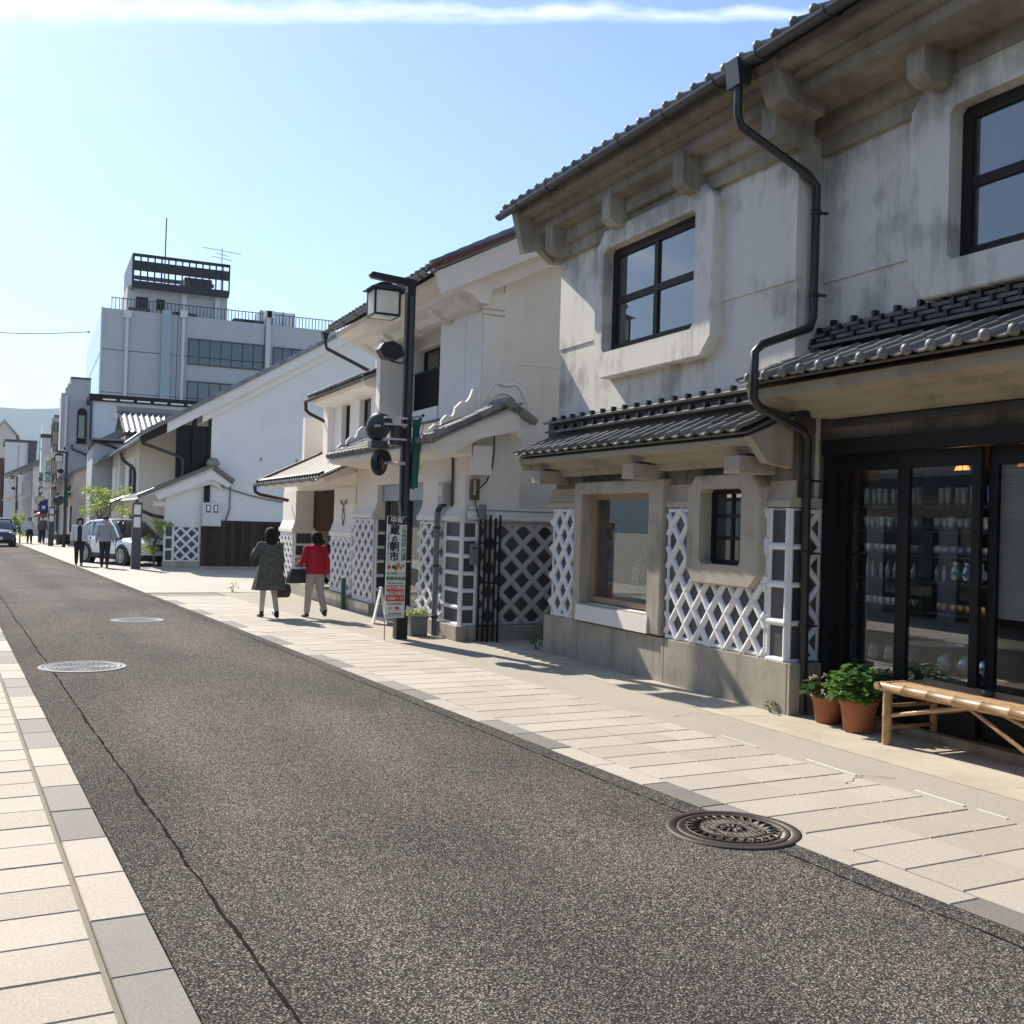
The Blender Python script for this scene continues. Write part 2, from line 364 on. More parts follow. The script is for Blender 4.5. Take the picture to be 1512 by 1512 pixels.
c = t.mix(t.math('MULTIPLY', t.ramp(t.noise(4.5, 7, 0.75), [(0.55, 0), (0.72, 1)]), 0.35), c, (0.24, 0.205, 0.155)); t.col(c); t.bump(t.noise(60, 5), 0.15, 0.004)
plain('ground', (0.30, 0.27, 0.22), 0.95, var=0.3, scale=1.5)
plain('seam', (0.028, 0.025, 0.022), 1.0, var=0.4, scale=30, spec=0.0)
plain('white_paint', (0.72, 0.70, 0.66), 0.7, var=0.12, scale=40)
plain('iron', (0.07, 0.052, 0.044), 0.55, 0.5, var=0.35, scale=14, bump=0.2)
plain('steel_cover', (0.25, 0.26, 0.275), 0.75, 0.0, var=0.25, scale=12, bump=0.25)
plain('steel', (0.42, 0.43, 0.44), 0.35, 0.8, var=0.15)
plain('black_metal', (0.016, 0.016, 0.017), 0.42, 0.0, var=0.3, spec=0.3)
plain('dark_metal', (0.045, 0.045, 0.047), 0.42, 0.0, var=0.25)
plain('pipe_black', (0.024, 0.023, 0.024), 0.35, 0.0, var=0.3, scale=3)
plain('gutter_brown', (0.055, 0.032, 0.024), 0.4, 0.3, var=0.3)
plain('gutter_grey', (0.05, 0.052, 0.055), 0.4, 0.2, var=0.25)
plain('pipe_grey', (0.17, 0.175, 0.18), 0.45, 0.0, var=0.15)
plain('box_grey', (0.36, 0.36, 0.35), 0.5, 0.0, var=0.1)
plain('box_white', (0.62, 0.62, 0.60), 0.5, 0.0, var=0.08)
plain('box_brown', (0.10, 0.065, 0.04), 0.5, 0.0, var=0.2)
plain('timber_black', (0.012, 0.0115, 0.012), 0.55, 0, var=0.4, scale=12, spec=0.2)
plain('timber_dark', (0.024, 0.017, 0.014), 0.55, 0, var=0.4, scale=12, spec=0.2)
t = NT('timber_board', 0.75, 0, 0.3)
f = t.noise(1.0, 6, 0.7, t.vec((18, 18, 0.9))); f = t.math('ADD', t.math('MULTIPLY', f, 0.8), t.math('MULTIPLY', t.rnd(), 0.25))
t.col(t.ramp(f, [(0.35, (0.016, 0.010, 0.007)), (0.6, (0.05, 0.030, 0.020)), (0.8, (0.11, 0.07, 0.045))])); t.bump(f, 0.3, 0.01)
plain('timber_tan', (0.36, 0.25, 0.16), 0.5, 0, var=0.25, scale=9)
plain('timber_orange', (0.27, 0.105, 0.04), 0.45, 0, var=0.25, scale=9)
t = NT('bamboo', 0.4, 0, 0.5)
f = t.noise(1.0, 6, 0.65, t.vec((6, 40, 40)))
t.col(t.ramp(f, [(0.3, (0.24, 0.125, 0.055)), (0.55, (0.42, 0.26, 0.125)), (0.8, (0.55, 0.40, 0.24))])); t.bump(f, 0.15, 0.004)
t = NT('terracotta', 0.75, 0, 0.35)
f = t.noise(5, 7, 0.7); c = t.mix(f, (0.25, 0.085, 0.045), (0.42, 0.16, 0.085))
t.col(t.mix(t.math('MULTIPLY', t.ramp(t.noise(7, 7, 0.75), [(0.56, 0), (0.7, 1)]), 0.5), c, (0.45, 0.33, 0.27))); t.bump(t.noise(50, 4), 0.15, 0.004)
plain('soil', (0.04, 0.028, 0.02), 0.95, var=0.4, scale=30)
def leafmat(name, a, b):
    t = NT(name, 0.45, 0, 0.4); f = t.math('ADD', t.math('MULTIPLY', t.noise(9, 3), 0.7), t.math('MULTIPLY', t.noise(40, 2), 0.3)); t.col(t.ramp(f, [(0.35, a), (0.65, b)]))
    t.b.inputs['Transmission Weight'].default_value = 0.0
    t.b.inputs['Subsurface Weight'].default_value = 0.0
    tr = t.n('ShaderNodeBsdfTranslucent'); tr.inputs[0].default_value = tuple(min(1, x * 1.8) for x in b) + (1,)
    mx = t.n('ShaderNodeMixShader'); mx.inputs[0].default_value = 0.35
    t.t.links.new(t.b.outputs[0], mx.inputs[1]); t.t.links.new(tr.outputs[0], mx.inputs[2])
    t.t.links.new(mx.outputs[0], t.t.nodes['Material Output'].inputs[0])
leafmat('leaf_green', (0.030, 0.085, 0.018), (0.085, 0.19, 0.035))
leafmat('leaf_dark', (0.014, 0.04, 0.012), (0.04, 0.10, 0.022))
leafmat('leaf_lime', (0.12, 0.19, 0.03), (0.26, 0.33, 0.06))
leafmat('flower_yellow', (0.45, 0.30, 0.05), (0.62, 0.46, 0.12))
leafmat('flower_cream', (0.50, 0.42, 0.25), (0.62, 0.56, 0.36))
plain('trunk', (0.07, 0.05, 0.035), 0.9, var=0.35, scale=18, bump=0.4)
def glass(name, tint=(0.9, 0.95, 0.95), ior=1.5, boost=0.0, rough=0.0, body=None, mult=1.7):
    m = bpy.data.materials.new(name); m.use_nodes = True; t = m.node_tree; t.nodes.clear()
    o = t.nodes.new('ShaderNodeOutputMaterial'); g = t.nodes.new('ShaderNodeBsdfGlossy'); g.inputs['Roughness'].default_value = rough
    tr = t.nodes.new('ShaderNodeBsdfTransparent'); tr.inputs[0].default_value = tuple(tint) + (1,)
    fr = t.nodes.new('ShaderNodeFresnel'); fr.inputs['IOR'].default_value = ior
    ad = t.nodes.new('ShaderNodeMath'); ad.operation = 'MULTIPLY_ADD'; ad.use_clamp = True; ad.inputs[1].default_value = mult; ad.inputs[2].default_value = boost
    t.links.new(fr.outputs[0], ad.inputs[0])
    base = tr.outputs[0]
    if body:
        df = t.nodes.new('ShaderNodeBsdfDiffuse'); df.inputs[0].default_value = tuple(body[0]) + (1,)
        mb_ = t.nodes.new('ShaderNodeMixShader'); mb_.inputs[0].default_value = body[1]
        t.links.new(tr.outputs[0], mb_.inputs[1]); t.links.new(df.outputs[0], mb_.inputs[2]); base = mb_.outputs[0]
    mx = t.nodes.new('ShaderNodeMixShader'); t.links.new(ad.outputs[0], mx.inputs[0]); t.links.new(base, mx.inputs[1]); t.links.new(g.outputs[0], mx.inputs[2])
    t.links.new(mx.outputs[0], o.inputs[0]); M[name] = m
glass('pane', (0.93, 0.95, 0.95), mult=0.34)
glass('pane_upper', (0.6, 0.62, 0.65), boost=0.10, body=((0.13, 0.14, 0.15), 0.45))
glass('pane_dark', (0.35, 0.38, 0.4), boost=0.02, body=((0.05, 0.055, 0.06), 0.6))
glass('pane_blue', (0.3, 0.42, 0.5), boost=0.45)
t = NT('lamp_glass', 0.3, 0, 0.4); t.col((0.80, 0.80, 0.77))
_tr = t.n('ShaderNodeBsdfTranslucent'); _tr.inputs[0].default_value = (0.95, 0.95, 0.92, 1); _mx = t.n('ShaderNodeMixShader'); _mx.inputs[0].default_value = 0.8
t.t.links.new(t.b.outputs[0], _mx.inputs[1]); t.t.links.new(_tr.outputs[0], _mx.inputs[2]); t.t.links.new(_mx.outputs[0], t.t.nodes['Material Output'].inputs[0])
for nm, c in (('glass_clear', (0.80, 0.86, 0.86)), ('glass_green', (0.25, 0.62, 0.42)), ('glass_blue', (0.16, 0.32, 0.75)), ('glass_red', (0.72, 0.14, 0.07)), ('glass_amber', (0.75, 0.5, 0.25)), ('glass_teal', (0.2, 0.6, 0.6))):
    glass(nm, c, boost=0.10, body=(c, 0.3))
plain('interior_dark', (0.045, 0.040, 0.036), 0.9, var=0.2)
plain('interior_wall', (0.40, 0.405, 0.375), 0.9, var=0.08)
plain('shelf_dark', (0.035, 0.038, 0.04), 0.6, var=0.3)
plain('tan_board', (0.23, 0.175, 0.125), 0.8, var=0.15, scale=3)
plain('shutter', (0.30, 0.32, 0.35), 0.5, 0.3, var=0.1)
plain('ceramic_white', (0.70, 0.69, 0.66), 0.3, var=0.05)
plain('ceramic_blue', (0.10, 0.16, 0.30), 0.25, var=0.3)
plain('paper', (0.78, 0.77, 0.74), 0.8, var=0.05)
plain('ink', (0.02, 0.02, 0.02), 0.8, var=0.1)
plain('maroon', (0.055, 0.015, 0.017), 0.5, var=0.1)
plain('sign_white', (0.74, 0.74, 0.72), 0.4, var=0.04)
plain('sign_red', (0.52, 0.075, 0.05), 0.5, var=0.08)
plain('sign_green', (0.02, 0.24, 0.12), 0.5, var=0.08)
plain('sign_orange', (0.62, 0.24, 0.04), 0.5, var=0.1)
plain('banner_green', (0.015, 0.115, 0.085), 0.75, var=0.15)
plain('banner_text', (0.42, 0.55, 0.52), 0.75, var=0.1)
plain('banner_blue', (0.03, 0.035, 0.16), 0.75, var=0.15)
plain('lens_white', (0.78, 0.78, 0.75), 0.35, var=0.05)
plain('mirror_back', (0.042, 0.043, 0.037), 0.35, var=0.25)
t = NT('mirror', 0.12, 1.0); t.col((0.20, 0.20, 0.19))
plain('red_roof', (0.12, 0.03, 0.02), 0.6, var=0.2)
plain('sheet_roof', (0.66, 0.60, 0.53), 0.55, var=0.12, scale=3)
plain('sheet_green', (0.30, 0.36, 0.40), 0.45, 0.2, var=0.12)
# people and cars
plain('skin', (0.50, 0.31, 0.22), 0.55, var=0.08)
plain('hair_black', (0.012, 0.010, 0.010), 0.75, var=0.4, scale=30, bump=0.8, spec=0.25)
plain('hair_brown', (0.024, 0.012, 0.009), 0.75, var=0.4, scale=30, bump=0.8, spec=0.25)
plain('cloth_red', (0.43, 0.012, 0.028), 0.85, var=0.15, scale=12, bump=0.2)
plain('cloth_beige', (0.46, 0.40, 0.34), 0.85, var=0.1, scale=12)
plain('cloth_cream', (0.56, 0.49, 0.41), 0.85, var=0.08, scale=12)
plain('cloth_black', (0.015, 0.015, 0.017), 0.85, var=0.2, scale=12)
plain('cloth_grey', (0.27, 0.275, 0.29), 0.85, var=0.12, scale=16)
plain('cloth_white', (0.60, 0.60, 0.58), 0.85, var=0.08, scale=16)
t = NT('cloth_tweed', 0.9, 0, 0.2)
wv = t.n('ShaderNodeTexVoronoi'); wv.inputs['Scale'].default_value = 75; t.put(t.vec((1, 1, 0.6)), wv.inputs['Vector'])
t.col(t.mix(t.sep(wv.outputs['Color'])[0], (0.060, 0.068, 0.056), (0.17, 0.18, 0.155))); t.bump(t.sep(wv.outputs['Color'])[0], 0.3, 0.004)
plain('leather_brown', (0.055, 0.022, 0.015), 0.5, var=0.25, scale=16)
plain('leather_black', (0.028, 0.030, 0.034), 0.45, var=0.2, scale=16)
plain('shoe_black', (0.012, 0.011, 0.011), 0.4, var=0.2)
t = NT('paint_white', 0.28, 0, 0.5); t.col((0.84, 0.85, 0.86)); t.b.inputs['Coat Weight'].default_value = 0.6; t.b.inputs['Coat Roughness'].default_value = 0.05
t = NT('paint_navy', 0.28, 0, 0.5); t.col((0.022, 0.028, 0.075)); t.b.inputs['Coat Weight'].default_value = 0.6; t.b.inputs['Coat Roughness'].default_value = 0.05
plain('plastic_black', (0.018, 0.018, 0.018), 0.55, var=0.2)
plain('tyre', (0.016, 0.016, 0.016), 0.85, var=0.2)
plain('rim', (0.55, 0.56, 0.57), 0.3, 0.6, var=0.08)
glass('car_glass', (0.12, 0.14, 0.16), boost=0.06)
plain('headlight', (0.55, 0.57, 0.6), 0.15, 0.3, var=0.2)
plain('mountain', (0.04, 0.06, 0.06), 0.95, var=0.25, scale=0.004)
plain('aluminium', (0.50, 0.51, 0.52), 0.4, 0.5, var=0.08)
def emit(name, c, s):
    m = bpy.data.materials.new(name); m.use_nodes = True; b = m.node_tree.nodes['Principled BSDF']
    b.inputs['Base Color'].default_value = tuple(c) + (1,); b.inputs['Emission Color'].default_value = tuple(c) + (1,); b.inputs['Emission Strength'].default_value = s; M[name] = m
emit('lamp_glow', (1.0, 0.34, 0.10), 1.6)
# ------------------------------------------------------------------ ground, road, pavements
def sheet(name, u0, u1, v0, v1, dz, mat, parent=None, nu=1):
    mb = MB()
    for k in range(nu):
        a, b = u0 + (u1 - u0) * k / nu, u0 + (u1 - u0) * (k + 1) / nu
        mb.add([SP(a, v0, dz), SP(b, v0, dz), SP(b, v1, dz), SP(a, v1, dz)], [(3, 2, 1, 0)])
    return mb.build(name, mat, parent)
g = MB()
g.add([(-400, -4000, gz(-400) - 0.06), (5200, -4000, gz(5200) - 0.06), (5200, 4000, gz(5200) - 0.06), (-400, 4000, gz(-400) - 0.06)], [(0, 1, 2, 3)])
struct(g.build('ground', 'ground'))
road = struct(sheet('road', -12, 420, -3.38, 0, 0, 'asphalt', nu=24))
pav_r = struct(sheet('pavement_right', -6, 26.0, 0, 1.60, -0.014, 'mortar'))
pav_l = struct(sheet('pavement_left', -6, 26.0, -8.2, -3.38, -0.014, 'mortar'))
struct(sheet('pavement_far', 26.0, 300, 0, 3.1, 0.0, 'paving_far', nu=12))
struct(sheet('pavement_far_left', 26.0, 300, -6.6, -3.38, 0.0, 'paving_far', nu=12))
# footway strip between the slabs and the house fronts, then the pale apron along the walls
fs = MB()
def fs_edge(u): return SP(u, 1.60, -0.004)
us = [-6 + 2.0 * i for i in range(17)]
vs = []; fc = []
for u in us:
    p = fs_edge(u); vs += [p, Vector((p.x, min(-6.02, p.y - 0.05), gz(p.x) - 0.004))]
fc = [(2 * i, 2 * i + 2, 2 * i + 3, 2 * i + 1) for i in range(len(us) - 1)]
fs.add(vs, [f[::-1] for f in fc]); strip = struct(fs.build('footway_strip', 'asphalt_strip'))
ap = MB(); ap.add([(-4, -6.02, gz(-4) - 0.002), (14.2, -6.02, gz(14.2) - 0.002), (14.2, -9, gz(14.2) + 0.004), (-4, -9, gz(-4) + 0.004)], [(3, 2, 1, 0)])
ap.add([(14.2, -6.02, gz(14.2) - 0.002), (26, -6.02, gz(26) - 0.002), (26, -16, gz(26) - 0.002), (14.2, -16, gz(14.2) - 0.002)], [(3, 2, 1, 0)])
struct(ap.build('concrete_apron', 'apron'))
yd = MB(); yd.add([(26, -4.4, gz(26) - 0.006), (40.5, -3.8, gz(40.5) - 0.006), (40.5, -30, gz(40.5) - 0.006), (26, -30, gz(26) - 0.006)], [(3, 2, 1, 0)])
struct(yd.build('parking_yard', 'apron'))
_slab = {}
def slab_mesh(lu, lv, mat):
    k = (round(lu, 3), round(lv, 3), mat)
    if k not in _slab:
        c = 0.005; h = 0.03; a, b = lu / 2, lv / 2
        mb = MB(); mb.add([(-a, -b, -h), (a, -b, -h), (a, b, -h), (-a, b, -h), (-a, -b, -c), (a, -b, -c), (a, b, -c), (-a, b, -c),
                           (-a + c, -b + c, 0), (a - c, -b + c, 0), (a - c, b - c, 0), (-a + c, b - c, 0)],
                          [(0, 1, 5, 4), (1, 2, 6, 5), (2, 3, 7, 6), (3, 0, 4, 7), (4, 5, 9, 8), (5, 6, 10, 9), (6, 7, 11, 10), (7, 4, 8, 11), (8, 9, 10, 11)])
        _slab[k] = mb.mesh('slab'); _slab[k].materials.append(M[mat])
    return _slab[k]
_eu = (SP(1, 0) - SP(0, 0)).normalized(); _ev = (SP(0, -1) - SP(0, 0)).normalized(); _en = _eu.cross(_ev).normalized()
def put_slab(name, u0, u1, v0, v1, dz, mat, parent, j=0.010):
    lu, lv = abs(u1 - u0) - j, abs(v1 - v0) - j
    c = SP((u0 + u1) / 2, (v0 + v1) / 2, dz + random.uniform(-0.0015, 0.0015))
    tl = Vector((random.gauss(0, 0.002), random.gauss(0, 0.002), 1)).normalized()
    return obj(name, slab_mesh(lu, lv, mat), None, parent, matrix=frame_m(c, _eu, _ev, _en))
for i in range(38):                                   # kerb stones: two grey, two pale
    u = 1.2 + i * 0.62
    put_slab('kerb_stone', u, u + 0.62, 0.0, 0.21, 0.006, 'granite_grey' if (i + 2) % 4 < 2 else 'granite_pale', pav_r)
    put_slab('kerb_stone', u + 0.12, u + 0.74, -3.38, -3.615, 0.006, 'granite_grey' if (i + 0) % 4 < 2 else 'granite_pale', pav_l)
for i in range(66):
    u = 1.3 + i * 0.355
    put_slab('paving_slab', u, u + 0.355, 0.22, 0.83, 0.003, 'granite_pale', pav_r)
    sp = 1.21 if i % 2 else 1.43
    put_slab('paving_slab', u, u + 0.355, 0.83, sp, 0.003, 'granite_pale', pav_r)
    put_slab('paving_slab', u, u + 0.355, sp, 1.60, 0.003, 'granite_pale', pav_r)
    o = 0.3 if i % 2 else 0
    put_slab('paving_slab', u, u + 0.355, -3.628, -4.245 - 0.06 * (i % 3), 0.003, 'granite_pale', pav_l)
    put_slab('paving_slab', u, u + 0.355, -4.245 - 0.06 * (i % 3), -4.845, 0.003, 'granite_pale', pav_l)
    if i > 6: put_slab('paving_slab', u, u + 0.355, -4.845, -5.445, 0.003, 'granite_pale', pav_l)
far_l = sheet('paving_slab', 1.0, 26.0, -8.2, -5.46, 0.0, 'paving_far', pav_l); far_l['kind'] = 'stuff'
# seams of the asphalt lanes
def seam(name, v, wid, u0, u1, amp, parent):
    mb = MB(); n = int((u1 - u0) / 0.05); L = []; R = []
    w = 0; rnd = random.Random(int(abs(v) * 100))
    off = 0
    for i in range(n + 1):
        u = u0 + (u1 - u0) * i / n; off = off * 0.9 + rnd.uniform(-amp, amp); ww = wid * rnd.uniform(0.25, 1.3)
        L.append(SP(u, v + off - ww / 2, 0.003)); R.append(SP(u, v + off + ww / 2, 0.003))
    mb.add(L + R, [(i, i + 1, n + 2 + i, n + 1 + i) for i in range(n)])
    return mb.build(name, 'seam', parent)
seam('seam', -3.09, 0.017, -4, 60, 0.0045, road); seam('seam', -0.16, 0.013, -4, 60, 0.005, road)
# slot drain in the footway strip
for x0, x1, y0, y1 in ((6.98, 7.48, -5.40, -5.40), (5.93, 6.47, -5.47, -5.46), (5.02, 5.44, -5.54, -5.53), (4.70, 4.93, -5.55, -5.545)):
    mb = MB(); mb.box(x0, x1, min(y0, y1) - 0.006, max(y0, y1) + 0.006, gz(x0) - 0.02, gz(x0) + 0.004); mb.build('slot_drain', 'white_paint', strip)
def crack(pts, w, parent):
    mb = MB(); rnd = random.Random(3); L = []; R = []
    for i in range(len(pts) - 1):
        a, b = Vector(pts[i]), Vector(pts[i + 1])
        for k in range(9):
            p = a.lerp(b, k / 9); d = (b - a).normalized(); nn = Vector((-d.y, d.x)); p = p + nn * rnd.uniform(-0.015, 0.015); ww = w * rnd.uniform(0.3, 1.2)
            for s, q in ((-1, L), (1, R)):
                pp = p + nn * s * ww / 2; q.append((pp.x, pp.y, gz(pp.x) + 0.004))
    n = len(L); mb.add(L + R, [(i, i + 1, n + i + 1, n + i) for i in range(n - 1)])
    return mb.build('crack', 'seam', parent)
crack([(8.15, -6.55), (8.22, -6.2), (8.5, -5.8), (8.35, -5.45)], 0.006, strip)
crack([(5.75, -5.2), (5.9, -5.5), (5.75, -5.7)], 0.008, strip)
# manhole covers
def manhole(name, label, x, y, r, mat, style):
    t = thing(name, label, 'manhole cover', (x, y, gz(x)))
    mb = MB(); mb.lathe([(r, -0.03), (r, 0.009), (r - 0.012, 0.012), (r - 0.05, 0.012), (r - 0.055, 0.004), (r - 0.055, -0.03)], n=48, cap=False); mb.build('frame', mat, t)
    mb = MB(); mb.lathe([(r - 0.062, -0.03), (r - 0.062, 0.009), (r - 0.07, 0.011), (r - 0.09, 0.011), (r - 0.095, 0.006), (0.001, 0.006)], n=48, cap=False); mb.build('lid', mat, t)
    pb = MB(); R = r - 0.1
    if style == 'flower':
        rnd = random.Random(11)
        for k in range(3): pb.tube([((R * (0.33 + 0.3 * k)) * cos(a), (R * (0.33 + 0.3 * k)) * sin(a), 0.008) for a in [2 * pi * i / 40 for i in range(41)]], 0.006, 5)
        for k in range(26):
            a = 2 * pi * k / 26; c = Vector((R * 0.48 * cos(a), R * 0.48 * sin(a)))
            pb.tube([(c.x + 0.05 * cos(a + q) * 1.3, c.y + 0.028 * sin(a + q), 0.009) for q in [2 * pi * i / 12 for i in range(13)]], 0.006, 5)
            b = a + 0.12; pb.tube([(R * 0.68 * cos(a), R * 0.68 * sin(a), 0.007), (R * 0.82 * cos(b), R * 0.82 * sin(b), 0.012), (R * 0.97 * cos(a), R * 0.97 * sin(a), 0.007)], [0.004, 0.012, 0.004], 5)
        for k in range(9):
            a = 2 * pi * k / 9; pb.tube([(0.02 * cos(a), 0.02 * sin(a), 0.008), (R * 0.15 * cos(a), R * 0.15 * sin(a), 0.012), (R * 0.28 * cos(a), R * 0.28 * sin(a), 0.007)], [0.004, 0.016, 0.004], 5)
    else:
        for k in range(1, 7):
            rr = R * k / 6.2; n = max(6, int(k * 7))
            for i in range(n):
                a0 = 2 * pi * i / n + k * 0.2; a1 = a0 + 2 * pi / n * 0.72; w = R / 6.2 * 0.55
                q = [(rr - w, a0), (rr, a0), (rr, (a0 + a1) / 2), (rr, a1), (rr - w, a1), (rr - w, (a0 + a1) / 2)]
                pb.prism([(p * cos(a), p * sin(a)) for p, a in q], 'Z', 0.005, 0.013)
    pb.build('relief_pattern', mat, t)
manhole('manhole_cover', 'brown cast iron manhole cover with flower relief set into the kerb stones', 5.05, -3.75, 0.385, 'iron', 'flower')
manhole('manhole_cover', 'large pale grey manhole cover lying across the left asphalt seam', 13.02, -0.60, 0.475, 'steel_cover', 'block')
manhole('manhole_cover', 'pale grey manhole cover in the middle of the asphalt lane', 18.86, -1.70, 0.43, 'steel_cover', 'block')
# ------------------------------------------------------------------ shared building pieces
def tile_mesh(pitch, length, thick=0.016, mat='roof_tile', flip=False, disc=False, caps=6):
    prof = [(0.0, 0.018), (0.10, -0.004), (0.28, -0.020), (0.50, -0.020), (0.64, -0.004), (0.73, 0.022), (0.81, 0.038), (0.90, 0.042), (0.98, 0.034), (1.05, 0.014)]
    prof = [((1 - x if flip else x) * pitch, z * pitch / 0.25) for x, z in prof]
    if flip: prof = prof[::-1]
    mb = MB(); n = len(prof); vs = []
    for y, lift in ((0, 0.0), (length, -0.012)):
        vs += [(x, y, z + lift) for x, z in prof] + [(x, y, z + lift - thick) for x, z in prof]
    fs = []
    for i in range(n - 1):
        fs += [(i, i + 1, 2 * n + i + 1, 2 * n + i), (n + i, 3 * n + i, 3 * n + i + 1, n + i + 1), (i, n + i, n + i + 1, i + 1), (2 * n + i, 2 * n + i + 1, 3 * n + i + 1, 3 * n + i)]
    fs += [(0, 2 * n, 3 * n, n), (n - 1, 2 * n - 1, 4 * n - 1, 3 * n - 1)]
    mb.add(vs, fs)
    if disc == 'ball':
        cx = (0.12 if flip else 0.88) * pitch; mb.ball((cx, -0.012, 0.008 * pitch / 0.25), 0.050 * pitch / 0.25, 8, 5, (1, 0.8, 1))
    if disc == 'disc':
        cx = (0.12 if flip else 0.88) * pitch; r = 0.045 * pitch / 0.25
        mb.tube([(cx, -0.03, 0.004), (cx, 0.01, 0.004)], r, 9)
    me = mb.mesh('tile'); me.materials.append(M[mat])
    return me
def roof_rows(parent, x0, x1, y_eave, z_eave, slope, rows, pitch, expo, disc=None, mat='roof_tile', name='roof_tile', flip=False, up=-1, joined=False):
    """pantiles along X; up-slope runs towards up*Y"""
    a = math.atan(slope); ey = Vector((0, up * cos(a), sin(a))); ex = Vector((1, 0, 0)) if up > 0 else Vector((-1, 0, 0)); ez = ex.cross(ey)
    m_e = tile_mesh(pitch, expo + 0.06, flip=flip, disc=disc, mat=mat); m_i = tile_mesh(pitch, expo + 0.06, flip=flip, mat=mat)
    n = int(round((x1 - x0) / pitch)); stuff = MB()
    for r in range(rows):
        for k in range(n):
            o = Vector(((x0 + k * pitch) if up > 0 else (x0 + (k + 1) * pitch), y_eave, z_eave)) + ey * (expo * r) + ez * (0.012 + random.uniform(-0.002, 0.002))
            mt = frame_m(o, ex, ey, ez)
            if joined:
                me = m_e if r == 0 else m_i; stuff.add([mt @ v.co for v in me.vertices], [tuple(p.vertices) for p in me.polygons])
            else: obj(name, m_e if r == 0 else m_i, None, parent, matrix=mt)
    if joined:
        s = stuff.build(name, mat, parent); s['kind'] = 'stuff'
def lattice(name, parent, org, eu, w, h, hp, vp, ph=(0, 0), bar=0.028, mat='lattice_white', border=True, tile='namako_tile', skip=None, inset=0.0):
    """diamond tile panel: eu is the horizontal direction in the wall; the outward normal is eu x z or its opposite so that it faces the street / camera"""
    eu = Vector(eu).normalized(); ez = Vector((0, 0, 1)); nn = Vector(org[1]) if False else None
    o = Vector(org); nrm = eu.cross(ez)
    mt = frame_m(o, eu, ez, nrm)           # local x along eu, y up, z outward
    bk = MB(); wall_cells(bk, 'Y', 0, w, 0, h, 0, 0.02, [skip] if skip else []); bk.v = [(a, c, -b) for a, b, c in bk.v]
    panel = obj(name, bk.mesh(name), mat, parent, matrix=None)
    panel.data.transform(mt)
    cells_i = range(-2, int(w / hp) + 3); cells_j = range(-2, int(h / vp) + 3)
    for i in cells_i:
        for j in cells_j:
            for s in (0, 0.5):
                cx, cy = (i + s) * hp + ph[0], (j + s) * vp + ph[1]
                a, b = hp / 2 * 0.97, vp / 2 * 0.97
                poly = clip_poly([(cx - a, cy), (cx, cy - b), (cx + a, cy), (cx, cy + b)], 0.004, w - 0.004, 0.004, h - 0.004)
                if len(poly) < 3: continue
                A = 0.5 * abs(sum(poly[k][0] * poly[(k + 1) % len(poly)][1] - poly[(k + 1) % len(poly)][0] * poly[k][1] for k in range(len(poly))))
                if A < 0.002: continue
                if skip and skip[0] + 0.09 < cx + a and cx - a < skip[1] - 0.2 and skip[2] + 0.12 < cy + b: continue
                mb = MB(); mb.prism(poly, 'Z', 0.001, 0.009 + random.uniform(0, 0.003)); me = mb.mesh('tile'); me.transform(mt); obj('tile', me, tile, panel)
    def barseg(a, b, r=bar):
        d = Vector((b[0] - a[0], b[1] - a[1])); L = d.length
        if L < 0.03: return
        d.normalize(); p = Vector((-d.y, d.x)); mb = MB(); rings = []
        prof = [(-1.05, 0.0), (-0.92, 0.45), (-0.5, 0.9), (0, 1.05), (0.5, 0.9), (0.92, 0.45), (1.05, 0.0)]
        for q in (a, b): rings.append([(q[0] + p.x * r * t, q[1] + p.y * r * t, 0.006 + r * 0.95 * hgt) for t, hgt in prof])
        mb.ring_loft(rings, True, True); me = mb.mesh('bar'); me.transform(mt); obj('plaster_bar', me, mat, panel)
    sl = vp / hp
    K = int((w * sl + h) / vp) + 3
    for k in range(-K, K + 1):
        for sg in (1, -1):
            # lines z = sg*sl*(x-ph0) + ph1 + (k+0.5)*vp
            y0 = sg * sl * (-5 - ph[0]) + ph[1] + (k + 0.5) * vp; y1 = sg * sl * (w + 5 - ph[0]) + ph[1] + (k + 0.5) * vp
            sgm = clip_seg((-5, y0), (w + 5, y1), 0.01, w - 0.01, 0.01, h - 0.01)
            if sgm:
                if skip:      # split round a window surround
                    a, b = sgm; N = 60; run = None
                    for q in range(N + 1):
                        p = (a[0] + (b[0] - a[0]) * q / N, a[1] + (b[1] - a[1]) * q / N)
                        ins = skip[0] < p[0] < skip[1] and skip[2] < p[1] < skip[3]
                        if not ins and run is None: run = p
                        if (ins or q == N) and run is not None: barseg(run, p); run = None
                else: barseg(*sgm)
    if border:
        b = 0.022
        for a_, b_ in (((0, b), (w, b)), ((0, h - b), (skip[0] if skip else w, h - b)), ((skip[1] if skip else 0, h - b), (w if skip else 0, h - b)), ((b, 0), (b, h)), ((w - b, 0), (w - b, h))): barseg(a_, b_, 0.024)
    return panel
